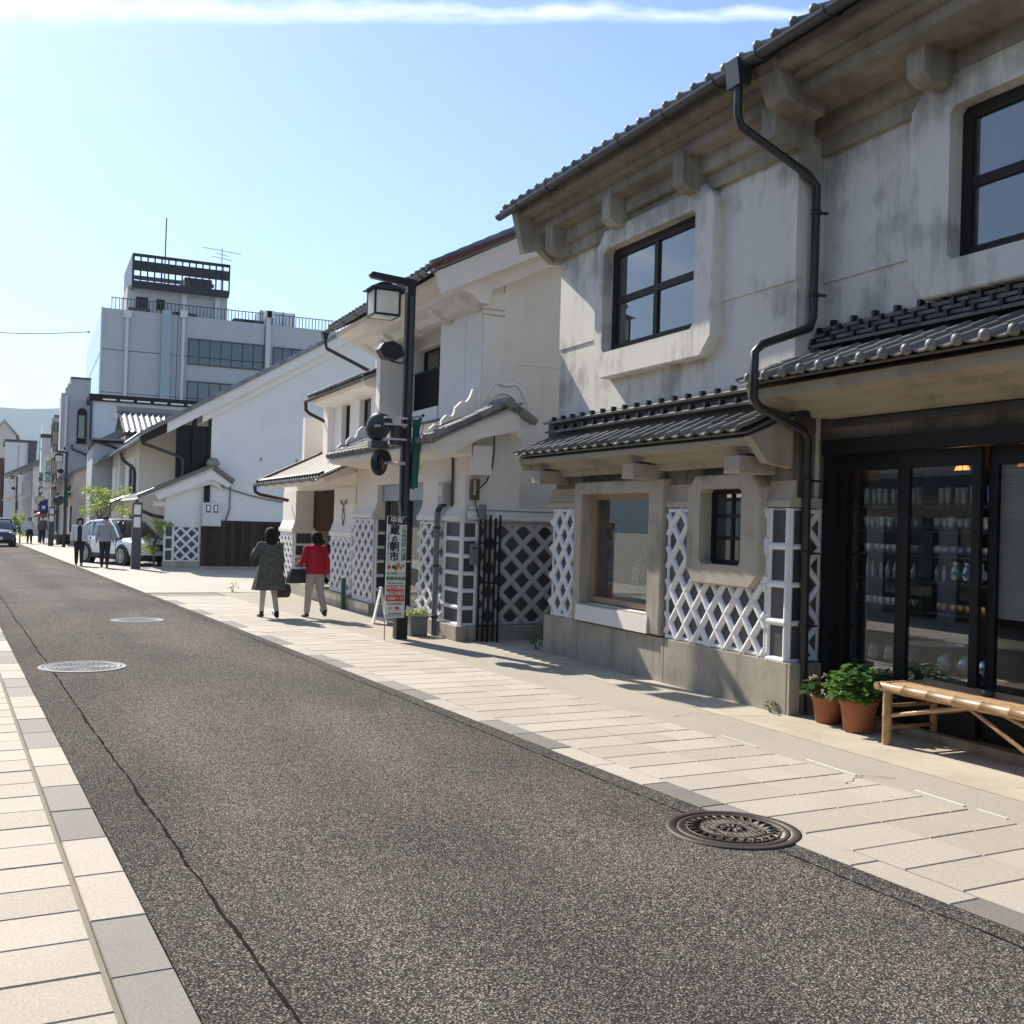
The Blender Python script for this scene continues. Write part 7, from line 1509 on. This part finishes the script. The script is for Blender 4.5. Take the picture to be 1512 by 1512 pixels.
def person(label, loc, heading, ht, pose, top, bottom, shoes, hair, hairlen=0.0, coat=None, inner=None, group=None, skirt=None):
    """local frame: x forward, y left, z up, 1.7 m tall before scaling"""
    t = thing('person', label, 'person', loc, heading, group=group, scale=ht / 1.7)
    J = {}
    hip = Vector((0, 0, 0.90 + pose.get('dz', 0)))
    for s, nm in ((1, 'l'), (-1, 'r')):
        a = pose['leg_' + nm]; h = hip + Vector((0, s * 0.085, -0.03)); kn = h + Vector((sin(a[0]) * 0.42, 0, -cos(a[0]) * 0.42)); b = a[0] - a[1]
        an = kn + Vector((sin(b) * 0.40, 0, -cos(b) * 0.40)); J['leg_' + nm] = (h, kn, an, b)
        sh = Vector((0.0, s * 0.175, 1.375)); (ax_, ay_), (bx_, by_) = pose['arm_' + nm]
        el = sh + Vector((sin(ax_) * cos(ay_), s * sin(ay_), -cos(ax_) * cos(ay_))).normalized() * 0.27
        wr = el + Vector((sin(bx_) * cos(by_), s * sin(by_), -cos(bx_) * cos(by_))).normalized() * 0.245; J['arm_' + nm] = (sh, el, wr)
    low = min(J['leg_l'][2].z, J['leg_r'][2].z) - 0.075
    lift = Vector((0, 0, -low))
    JT = [((0, 0, 0.93), (0.10, 0.14)), ((0.0, 0, 1.12), (0.085, 0.125)), ((0, 0, 1.30), (0.095, 0.15)), ((0, 0, 1.42), 0.055), ((0.01, 0, 1.49), 0.050), ((0.02, 0, 1.56), (0.075, 0.07)), ((0.01, 0, 1.66), (0.07, 0.065))]
    E_ = [(0, 1), (1, 2), (2, 3), (3, 4), (4, 5), (5, 6)]
    for nm in 'lr':
        h, kn, an, b = J['leg_' + nm]; i = len(JT); JT += [(tuple(h), 0.085), (tuple(h.lerp(kn, 0.5)), 0.075), (tuple(kn), 0.055), (tuple(kn.lerp(an, 0.35)), 0.055), (tuple(an), 0.037), (tuple(an + Vector((0.10, 0, -0.045))), 0.032)]
        E_ += [(0, i), (i, i + 1), (i + 1, i + 2), (i + 2, i + 3), (i + 3, i + 4), (i + 4, i + 5)]
        sh, el, wr = J['arm_' + nm]; i = len(JT); JT += [(tuple(sh), 0.052), (tuple(el), 0.038), (tuple(wr), 0.025), (tuple(wr + (wr - el).normalized() * 0.07), 0.032)]
        E_ += [(2, i), (i, i + 1), (i + 1, i + 2), (i + 2, i + 3)]
    body = skin_mesh(JT, E_)
    mb = MB(); mb.add([tuple(v.co) for v in body.vertices], [tuple(p.vertices) for p in body.polygons], True)
    # fingers, nose, ears joined into the body mesh
    for nm, s in (('l', 1), ('r', -1)):
        sh, el, wr = J['arm_' + nm]; d = (wr - el).normalized(); side = d.cross(Vector((0, 1, 0)) if abs(d.y) < 0.8 else Vector((1, 0, 0))).normalized(); cu = d.cross(side) * s * -1
        palm = wr + d * 0.085
        for k, Lf in enumerate((0.062, 0.074, 0.070, 0.054)):
            b0 = palm + side * (0.024 - 0.016 * k); mb.tube([b0 - d * 0.03, b0 + d * Lf * 0.4 + cu * 0.004, b0 + d * Lf * 0.75 + cu * 0.014, b0 + d * Lf * 0.9 + cu * 0.028], [0.009, 0.0085, 0.008, 0.006], 6)
        b0 = wr + d * 0.045 + side * 0.028; mb.tube([b0 - side * 0.01, b0 + side * 0.015 + d * 0.02, b0 + side * 0.02 + d * 0.05], [0.011, 0.010, 0.007], 6)
    mb.tube([(0.085, 0, 1.575), (0.108, 0, 1.548), (0.092, 0, 1.538)], [0.008, 0.014, 0.006], 6)
    for s in (-1, 1): mb.ball((0.005, s * 0.074, 1.56), 0.026, 8, 5, (0.7, 0.35, 1.1))
    bo = mb.build('body', 'skin', t); bo.location = lift
    fc = MB(); 
    for s in (-1, 1): fc.ball((0.082, s * 0.030, 1.583), 0.010, 6, 4, (0.6, 1.2, 0.7)); fc.box(0.078, 0.088, s * 0.03 - 0.02, s * 0.03 + 0.02, 1.602, 1.608)
    fc.box(0.078, 0.089, -0.022, 0.022, 1.507, 1.514); fo = fc.build('face', 'hair_black', t); fo.location = lift; fo['kind'] = 'stuff'
    # hair
    hb = MB(); prof = []
    n = 20; rings = []
    HP = [(1.712, 0.01, 0.01, -0.01), (1.708, 0.045, 0.042, -0.01), (1.690, 0.083, 0.078, -0.012), (1.655, 0.108, 0.102, -0.016), (1.61, 0.118, 0.113, -0.022), (1.56, 0.112, 0.116, -0.032), (1.51, 0.098, 0.112, -0.042)]
    if hairlen < 0: HP = HP[:4] + [(1.61, 0.098, 0.092, -0.028), (1.57, 0.080, 0.082, -0.046), (1.525, 0.055, 0.06, -0.06)]
    elif hairlen > 0.01: HP += [(1.47, 0.090, 0.108, -0.048), (1.445 - hairlen * 0.5, 0.075, 0.095, -0.055), (1.43 - hairlen, 0.05, 0.07, -0.06)]
    else: HP += [(1.475, 0.07, 0.088, -0.052), (1.455, 0.045, 0.06, -0.055)]
    for z, rx, ry, cx in HP:
        rings.append([((cx + rx * cos(2 * pi * k / n)) if z > 1.64 else min(cx + rx * cos(2 * pi * k / n), 0.072 if z > 1.60 else 0.02), ry * sin(2 * pi * k / n) * (1 + 0.025 * sin(5 * k)), z + 0.005 * sin(3 * k)) for k in range(n)])
    hb.ring_loft(rings, True, True); ho = hb.build('hair', hair, t); ho.location = lift
    # trousers / legs
    if bottom:
        for nm in 'lr':
            h, kn, an, b = J['leg_' + nm]
            mb = MB(); mb.tube([h + Vector((0, 0, 0.10)), h + Vector((0, 0, -0.02)), h.lerp(kn, 0.5), kn, kn.lerp(an, 0.5), an + (kn - an) * 0.05], [q * (0.74 if bottom == 'cloth_cream' else 1.0) for q in (0.10, 0.112, 0.092, 0.075, 0.068, 0.062 if bottom != 'cloth_black' else 0.052)], 12)
            o = mb.build('trouser_leg', bottom, t); o.location = lift
        mb = MB(); mb.ring_loft([ell((0, 0, 0.80), 0.10, 0.15), ell((0, 0, 0.90), 0.125, 0.178), ell((0, 0, 1.0), 0.115, 0.165)], True, True); o = mb.build('trouser_seat', bottom, t); o.location = lift
    if skirt:
        mb = MB(); mb.ring_loft([ell((0, 0, 1.05), 0.10, 0.14, 28), ell((0, 0, 0.90), 0.15, 0.19, 28), ell((0, 0, 0.52), 0.21, 0.25, 28, 0, 0.06)], False, True); o = mb.build('skirt', skirt, t); o.location = lift
    for nm in 'lr':
        h, kn, an, b = J['leg_' + nm]; mb = MB(); d = Vector((cos(b * 0.6), 0, sin(b * 0.6) if b < 0 else 0)) if False else Vector((1, 0, 0))
        pit = max(-0.7, min(0.5, b)); R_ = Matrix.Rotation(pit if b < 0 else pit * 0.5, 3, 'Y')
        pts = [(-0.055, 0.034), (-0.03, 0.046), (0.04, 0.044), (0.12, 0.040), (0.18, 0.028), (0.20, 0.010)]
        rings = [[tuple(an + R_ @ Vector((x, w * cos(q), -0.048 + 0.034 * sin(q) + (0.012 if x < 0.05 else 0.0)))) for q in [2 * pi * i / 10 for i in range(10)]] for x, w in pts]
        mb.ring_loft(rings, True, True); mb.tube([an + R_ @ Vector((-0.02, 0, 0.0)), an + (kn - an).normalized() * 0.05], [0.045, 0.042], 8); o = mb.build('shoe', shoes, t); o.location = lift
    # top garment
    mat = top; mb = MB()
    if coat:
        zs_ = [(1.44, 0.07, 0.075, 0), (1.41, 0.095, 0.17, 0), (1.36, 0.115, 0.205, 0), (1.22, 0.135, 0.21, 0.0), (1.0, 0.15, 0.215, 0.02), (0.80, 0.19, 0.27, 0.05), (coat, 0.24, 0.325, 0.09)]
    else:
        zs_ = [(1.44, 0.07, 0.075, 0), (1.41, 0.09, 0.165, 0), (1.36, 0.11, 0.20, 0), (1.22, 0.128, 0.20, 0.0), (1.05, 0.125, 0.185, 0.02), (0.92, 0.142, 0.20, 0.03), (0.86, 0.145, 0.205, 0.04)]
    if inner:     # open front: leave a gap at +x filled by the inner shirt
        rings = []
        for z, rx, ry, f in zs_:
            g0 = 0.42 if z < 1.38 else 0.25
            rings.append([(rx * cos(q), ry * sin(q), z) for q in [g0 + (2 * pi - 2 * g0) * i / 23 for i in range(24)]])
        mb.ring_loft(rings, False, True, closed=False); o = mb.build('jacket', mat, t); o.location = lift; o.modifiers.new('s', 'SOLIDIFY').thickness = 0.012
        mb = MB(); mb.ring_loft([ell((0, 0, z), rx * 0.93, ry * 0.9) for z, rx, ry, f in zs_], True, True); o = mb.build('shirt', inner, t); o.location = lift
    else:
        mb.ring_loft([ell((-0.01 * (1.4 - z), 0, z), rx, ry, 30, 0, f, 6, 1.3) for z, rx, ry, f in zs_], True, True); o = mb.build('coat' if coat else 'jacket', mat, t); o.location = lift
    for nm in 'lr':
        sh, el, wr = J['arm_' + nm]; mb = MB(); sh2 = sh + Vector((0, 0.015 * (1 if nm == 'l' else -1), 0.0))
        mb.tube([sh2 + Vector((0, -0.05 if nm == 'l' else 0.05, 0.02)), sh2, sh.lerp(el, 0.5), el, el.lerp(wr, 0.5), wr], [0.05, 0.074, 0.066, 0.060, 0.054, 0.050 if not coat else 0.062], 12); o = mb.build('sleeve', mat, t); o.location = lift
    mb = MB(); mb.ring_loft([ell((0.0, 0, 1.415), 0.075, 0.08), ell((-0.01, 0, 1.455), 0.062, 0.064), ell((-0.01, 0, 1.45), 0.052, 0.054)], False, True); o = mb.build('collar', mat, t); o.location = lift
    return t, J, lift
A0 = (0.0, 0.12)
# two women walking away
w1, J1, L1 = person('person in a long grey green tweed coat walking away with a basket bag', (19.15, -3.94, gz(19.15)), radians(8), 1.60,
    dict(leg_l=(0.20, 0.05), leg_r=(-0.16, 0.25), arm_l=((0.45, 0.42), (2.0, -0.45)), arm_r=((0.05, 0.22), (0.25, 0.12))), 'cloth_tweed', 'cloth_cream', 'shoe_black', 'hair_black', 0.06, coat=0.52)
w2, J2, L2 = person('person in a red jacket and beige trousers walking away from the camera', (19.07, -4.75, gz(19.07)), radians(12), 1.55,
    dict(leg_l=(0.22, 0.06), leg_r=(-0.22, 0.35), arm_l=((0.25, 0.20), (1.35, -0.1)), arm_r=((-0.15, 0.22), (0.15, 0.18))), 'cloth_red', 'cloth_beige', 'leather_brown', 'hair_brown', 0.0)
def hand_pos(p, J, L, nm, ht):
    sh, el, wr = J['arm_' + nm]; q = (wr + (wr - el).normalized() * 0.09 + L) * (ht / 1.7); a = p.rotation_euler.z
    return Vector((p.location.x + q.x * cos(a) - q.y * sin(a), p.location.y + q.x * sin(a) + q.y * cos(a), p.location.z + q.z))
hp = hand_pos(w1, J1, L1, 'r', 1.60)
t = thing('handbag', 'brown basket handbag carried by the person in the tweed coat', 'bag', (hp.x, hp.y, hp.z - 0.40), radians(8))
MB().ring_loft([[(x * 0.09 * f, y * 0.17 * f, z) for x, y in ((-1, -0.8), (-0.8, -1), (0.8, -1), (1, -0.8), (1, 0.8), (0.8, 1), (-0.8, 1), (-1, 0.8))] for z, f in ((0, 0.72), (0.02, 0.85), (0.12, 1.0), (0.24, 0.86))], True, False).build('body', 'leather_brown', t)
for sx in (-1, 1): MB().tube([(sx * 0.05, -0.09, 0.235), (sx * 0.03, -0.07, 0.36), (0, 0, 0.405), (sx * 0.03, 0.07, 0.36), (sx * 0.05, 0.09, 0.235)], 0.010, 6).build('handle', 'leather_brown', t)
p2 = w2.location
t = thing('shoulder_bag', 'dark grey bag hanging from the arm of the person in red', 'bag', (p2.x + 0.10, p2.y + 0.30, p2.z + 0.62), radians(12))
MB().ring_loft([[(x * 0.07 * f, y * 0.19 * f, z) for x, y in ((-1, -0.85), (-0.8, -1), (0.8, -1), (1, -0.85), (1, 0.85), (0.8, 1), (-0.8, 1), (-1, 0.85))] for z, f in ((0, 0.96), (0.02, 1.05), (0.16, 0.9), (0.26, 0.66))], True, False).build('body', 'leather_black', t)
MB().tube([(0, -0.10, 0.25), (0.03, -0.13, 0.40), (0.06, -0.08, 0.50), (0.02, 0.04, 0.44), (0, 0.10, 0.25)], 0.010, 6).build('strap', 'leather_black', t); MB().tube([(-0.02, -0.10, 0.25), (-0.03, -0.12, 0.38), (0.02, -0.06, 0.47), (0, 0.06, 0.40), (-0.02, 0.11, 0.25)], 0.007, 6).build('strap', 'sign_white', t)
# two men walking towards the camera
person('person in an open white jacket over black clothes walking towards the camera', (40.7, -1.62, gz(40.7)), radians(178), 1.68,
    dict(leg_l=(0.12, 0.04), leg_r=(-0.10, 0.15), arm_l=((0.1, 0.22), (0.25, 0.1)), arm_r=((-0.1, 0.25), (0.15, 0.12))), 'cloth_white', 'cloth_black', 'shoe_black', 'hair_black', 0.12, inner='cloth_black')
person('person in a zipped grey jacket and black jeans walking towards the camera', (39.2, -2.38, gz(39.2)), radians(175), 1.74,
    dict(leg_l=(0.10, 0.02), leg_r=(-0.06, 0.10), arm_l=((0.08, 0.22), (0.2, 0.12)), arm_r=((-0.05, 0.24), (0.1, 0.12))), 'cloth_grey', 'cloth_black', 'shoe_black', 'hair_black', -1)
person('person in a white blouse and black skirt on the distant pavement', (72.0, 0.0, gz(72)), radians(190), 1.62,
    dict(leg_l=(0.14, 0.04), leg_r=(-0.12, 0.2), arm_l=((0.1, 0.2), (0.5, 0.1)), arm_r=((0.0, 0.2), (0.3, 0.1))), 'cloth_white', 'cloth_black', 'shoe_black', 'hair_brown', 0.05, skirt='cloth_black')
person('person in dark clothes walking next to the one in the black skirt', (72.2, -0.72, gz(72.2)), radians(185), 1.72,
    dict(leg_l=(0.10, 0.04), leg_r=(-0.08, 0.2), arm_l=((0.1, 0.2), (0.3, 0.1)), arm_r=((0.0, 0.2), (0.2, 0.1))), 'cloth_tweed', 'cloth_black', 'shoe_black', 'hair_black', -1)
# ------------------------------------------------------------------ cars
def car(name, label, loc, heading, paint, kind):
    t = thing(name, label, 'car', loc, heading)
    if kind == 'suv': Lh, W, HT, WB, rw, belt, hood, front_ov = 2.27, 0.92, 1.69, 1.35, 0.355, 1.06, 1.0, 0.92
    else: Lh, W, HT, WB, rw, belt, hood, front_ov = 1.9, 0.83, 1.56, 1.22, 0.29, 0.98, 0.98, 0.68
    # lower body lofted along x
    if kind == 'suv': stn = [(-2.27, 0.62, 0.92, 0.78), (-2.20, 0.42, 1.06, 0.86), (-1.9, 0.34, 1.10, 0.90), (-1.2, 0.30, 1.09, 0.92), (0.0, 0.28, 1.07, 0.92), (0.85, 0.28, 1.04, 0.92), (1.05, 0.28, 1.03, 0.92), (1.5, 0.30, 0.98, 0.91), (1.9, 0.32, 0.92, 0.86), (2.15, 0.36, 0.84, 0.74), (2.25, 0.42, 0.74, 0.58)]
    else: stn = [(-1.9, 0.50, 0.95, 0.72), (-1.82, 0.34, 1.02, 0.80), (-1.4, 0.27, 1.02, 0.83), (0.0, 0.25, 0.99, 0.83), (0.9, 0.25, 0.98, 0.83), (1.3, 0.26, 0.94, 0.82), (1.65, 0.30, 0.86, 0.78), (1.83, 0.34, 0.76, 0.68), (1.88, 0.40, 0.68, 0.58)]
    rings = []
    for x, zb_, zt_, w in stn:
        h = zt_ - zb_; half = [(0, zt_ + 0.015), (0.55 * w, zt_ + 0.01), (0.86 * w, zt_ - 0.03), (0.965 * w, zt_ - 0.12 * h / 0.7), (w, zb_ + 0.62 * h), (0.985 * w, zb_ + 0.35 * h), (0.965 * w, zb_ + 0.12 * h), (0.9 * w, zb_), (0, zb_)]
        rings.append([(x, y, z) for y, z in half] + [(x, -y, z) for y, z in half[-2:0:-1]])
    mb = MB(); mb.ring_loft(rings, True, True); body = mb.build('body', paint, t); sb = body.modifiers.new('s', 'SUBSURF'); sb.levels = 1; sb.render_levels = 2
    # greenhouse (glass) and roof
    if kind == 'suv': gs = [(-2.12, 1.08, 1.12, 0.76), (-1.85, 1.05, 1.48, 0.72), (-1.45, 1.05, 1.62, 0.70), (-0.6, 1.04, 1.675, 0.69), (0.1, 1.03, 1.64, 0.70), (0.55, 1.02, 1.40, 0.74), (1.12, 1.0, 1.02, 0.82)]
    else: gs = [(-1.78, 1.0, 1.06, 0.72), (-1.6, 1.0, 1.42, 0.68), (-1.2, 0.99, 1.53, 0.66), (-0.3, 0.98, 1.55, 0.66), (0.35, 0.97, 1.48, 0.66), (0.75, 0.97, 1.24, 0.70), (1.15, 0.95, 0.98, 0.76)]
    rings = [[(x, wy * 1.14, zb_ - 0.06), (x, wy * 1.12, zb_ + 0.02), (x, wy + 0.02, zt_ - 0.05 * (zt_ - zb_) / 0.5), (x, wy * 0.8, zt_), (x, 0, zt_ + 0.012), (x, -wy * 0.8, zt_), (x, -wy - 0.02, zt_ - 0.05 * (zt_ - zb_) / 0.5), (x, -wy * 1.12, zb_ + 0.02), (x, -wy * 1.14, zb_ - 0.06)] for x, zb_, zt_, wy in gs]
    mb = MB(); mb.ring_loft(rings, True, True); mb.build('windows', 'car_glass', t)
    rings = []
    for x, zb_, zt_, wy in gs[1:5] if kind == 'suv' else gs[1:5]:
        rings.append([(x, y, z + 0.012) for y, z in ((wy + 0.035, zt_ - 0.075 * (zt_ - zb_) / 0.5), (wy * 0.97, zt_ - 0.02), (wy * 0.6, zt_ + 0.004), (0, zt_ + 0.014), (-wy * 0.6, zt_ + 0.004), (-wy * 0.97, zt_ - 0.02), (-wy - 0.035, zt_ - 0.075 * (zt_ - zb_) / 0.5))])
    mb = MB(); mb.ring_loft(rings, False, True, closed=False); rf = mb.build('roof', paint, t); rf.modifiers.new('s', 'SOLIDIFY').thickness = 0.02
    for s in (-1, 1):      # pillars
        a, b = gs[4], gs[6]; mb = MB(); mb.tube([(a[0] + 0.02, s * (a[3] + 0.015), a[2] - 0.03), ((a[0] + b[0]) / 2, s * ((a[3] + b[3]) / 2 + 0.045), (a[2] + b[2]) / 2 + 0.05), (b[0], s * (b[3] * 1.1), b[2] + 0.0)], 0.035, 6); mb.build('pillar', paint, t)
        for x in ((-0.35, -1.2) if kind == 'suv' else (-0.3, -1.15)): MB().tube([(x, s * (gs[3][3] + 0.03), gs[3][2] - 0.06), (x + 0.03, s * gs[3][3] * 1.145, belt)], 0.028, 5).build('pillar', 'plastic_black' if x > -1 else paint, t)
        a = gs[1]; MB().tube([(a[0] - 0.05, s * (a[3] + 0.01), a[2] - 0.05), (a[0] - 0.25, s * a[3] * 1.12, belt + 0.02)], 0.06, 6).build('pillar', paint, t)
        # mirror, handles, seams, cladding
        MB().ball((0.78 if kind == 'suv' else 0.72, s * (W + 0.10), belt + 0.06), 0.09, 10, 6, (0.7, 1.1, 0.8)).build('door_mirror', paint, t); MB().tube([(0.80, s * (W - 0.06), belt + 0.02), (0.78, s * (W + 0.05), belt + 0.03)], 0.025, 6).build('mirror_stalk', 'plastic_black', t)
        for x in (0.05, -0.95): MB().box(x - 0.08, x + 0.08, s * (W - 0.005) - 0.02, s * (W - 0.005) + 0.02, 0.86, 0.90).build('door_handle', paint, t)
        for x in (0.92, -0.12, -1.05): MB().box(x - 0.006, x + 0.006, s * (W - 0.03) - 0.034, s * (W - 0.03) + 0.034, 0.42, 0.98).build('door_seam', 'plastic_black', t)
        MB().box(-WB + rw + 0.12, WB - rw - 0.12, s * (W - 0.05) - 0.055, s * (W - 0.05) + 0.055, 0.24, 0.40).build('sill_cladding', 'plastic_black', t, 0.02)
        for x in (WB, -WB):
            MB().tube([(x, s * (W - 0.22), rw), (x, s * (W + 0.006), rw)], rw + 0.075, 26).build('wheel_arch', 'plastic_black', t)
            w = MB().tube([(x, s * (W - 0.20), rw), (x, s * (W - 0.02), rw), (x, s * (W + 0.018), rw)], [rw, rw, rw - 0.03], 26).build('wheel', 'tyre', t)
            rm = MB(); rm.tube([(x, s * (W + 0.012), rw), (x, s * (W + 0.022), rw)], rw * 0.70, 24)
            rm.build('rim_disc', 'plastic_black', w)
            sp = MB(); sp.tube([(x, s * (W + 0.018), rw), (x, s * (W + 0.036), rw)], rw * 0.14, 10)
            for k in range(10): q = 2 * pi * k / 10; sp.tube([(x, s * (W + 0.028), rw), (x + rw * 0.68 * cos(q), s * (W + 0.028), rw + rw * 0.68 * sin(q))], [0.016, 0.022], 5)
            sp.tube([(x + rw * 0.69 * cos(q), s * (W + 0.028), rw + rw * 0.69 * sin(q)) for q in [2 * pi * i / 24 for i in range(25)]], 0.016, 5); sp.build('rim', 'rim', w)
        hx = 2.02 if kind == 'suv' else 1.70; hy = 0.66 if kind == 'suv' else 0.60
        MB().ball((hx, s * hy, 0.80 if kind == 'suv' else 0.74), 0.14, 12, 8, (0.95 if kind == 'suv' else 0.8, 1.25, 0.62)).build('headlight', 'headlight', t)
        MB().ball((2.13 if kind == 'suv' else 1.80, s * hy, 0.50), 0.08, 10, 6, (0.7, 1.1, 0.8)).build('fog_lamp', 'plastic_black', t)
    fx = 2.22 if kind == 'suv' else 1.86
    if kind == 'suv':
        g = MB().prism([(-0.46, 0.74), (-0.40, 0.80), (0.40, 0.80), (0.46, 0.74), (0.36, 0.52), (0.2, 0.47), (-0.2, 0.47), (-0.36, 0.52)], 'X', fx - 0.06, fx + 0.06).build('grille', 'plastic_black', t); MB().tube([(fx + 0.07, 0.075 * cos(q), 0.655 + 0.06 * sin(q)) for q in [2 * pi * i / 16 for i in range(17)]], 0.010, 5).build('badge', 'rim', g)
        MB().tube([(fx + 0.065, 0.06, 0.68), (fx + 0.07, 0.02, 0.64), (fx + 0.07, 0, 0.66), (fx + 0.07, -0.02, 0.64), (fx + 0.065, -0.06, 0.68)], 0.008, 5).build('badge', 'rim', g)
        MB().box(fx - 0.10, fx + 0.02, -0.72, 0.72, 0.26, 0.42).build('bumper_lip', 'plastic_black', t, 0.03)
    else:
        MB().box(fx - 0.06, fx + 0.02, -0.45, 0.45, 0.34, 0.46).build('grille', 'plastic_black', t, 0.02); MB().box(fx - 0.06, fx + 0.02, -0.28, 0.28, 0.60, 0.66).build('grille', 'rim', t)
    pl = MB().box(fx + 0.062, fx + 0.075, -0.165, 0.165, 0.40, 0.56).build('number_plate', 'sign_white', t)
    if kind == 'suv': vtext(pl, 'lettering', '36-11', 0.09, 'sign_green', (fx + 0.078, 0, 0.465), (0, 1, 0), (0, 0, 1), (1, 0, 0), 0.002)
    MB().box(-Lh + 0.2, Lh - 0.3, -W + 0.25, W - 0.25, 0.18, 0.34).build('underbody', 'plastic_black', t)
    MB().tube([(1.0, -0.5, belt + 0.04), (0.85, -0.1, belt + 0.16)], 0.01, 5).build('wiper', 'plastic_black', t); MB().tube([(1.0, 0.15, belt + 0.04), (0.85, 0.5, belt + 0.14)], 0.01, 5).build('wiper', 'plastic_black', t)
    return t
car('parked_suv', 'white sport utility car parked at an angle before the storehouse', (42.75, -3.35, gz(42.7)), pi + radians(24), 'paint_white', 'suv')
car('small_car', 'dark blue small car driving towards the camera', (66.0, 1.62, gz(66)), pi + TH, 'paint_navy', 'small')
# ------------------------------------------------------------------ air
hz_ = MB(); hz_.box(-300, 5050, -3900, 3900, -38, 420); ho = hz_.build('haze', None); ho['kind'] = 'stuff'
hm = bpy.data.materials.new('haze'); hm.use_nodes = True; hn = hm.node_tree; hn.nodes.clear()
ho_ = hn.nodes.new('ShaderNodeOutputMaterial'); pv = hn.nodes.new('ShaderNodeVolumePrincipled'); pv.inputs['Color'].default_value = (0.66, 0.83, 1.0, 1); pv.inputs['Density'].default_value = 0.00019; pv.inputs['Anisotropy'].default_value = 0.0
hn.links.new(pv.outputs[0], ho_.inputs['Volume']); ho.data.materials.append(hm)
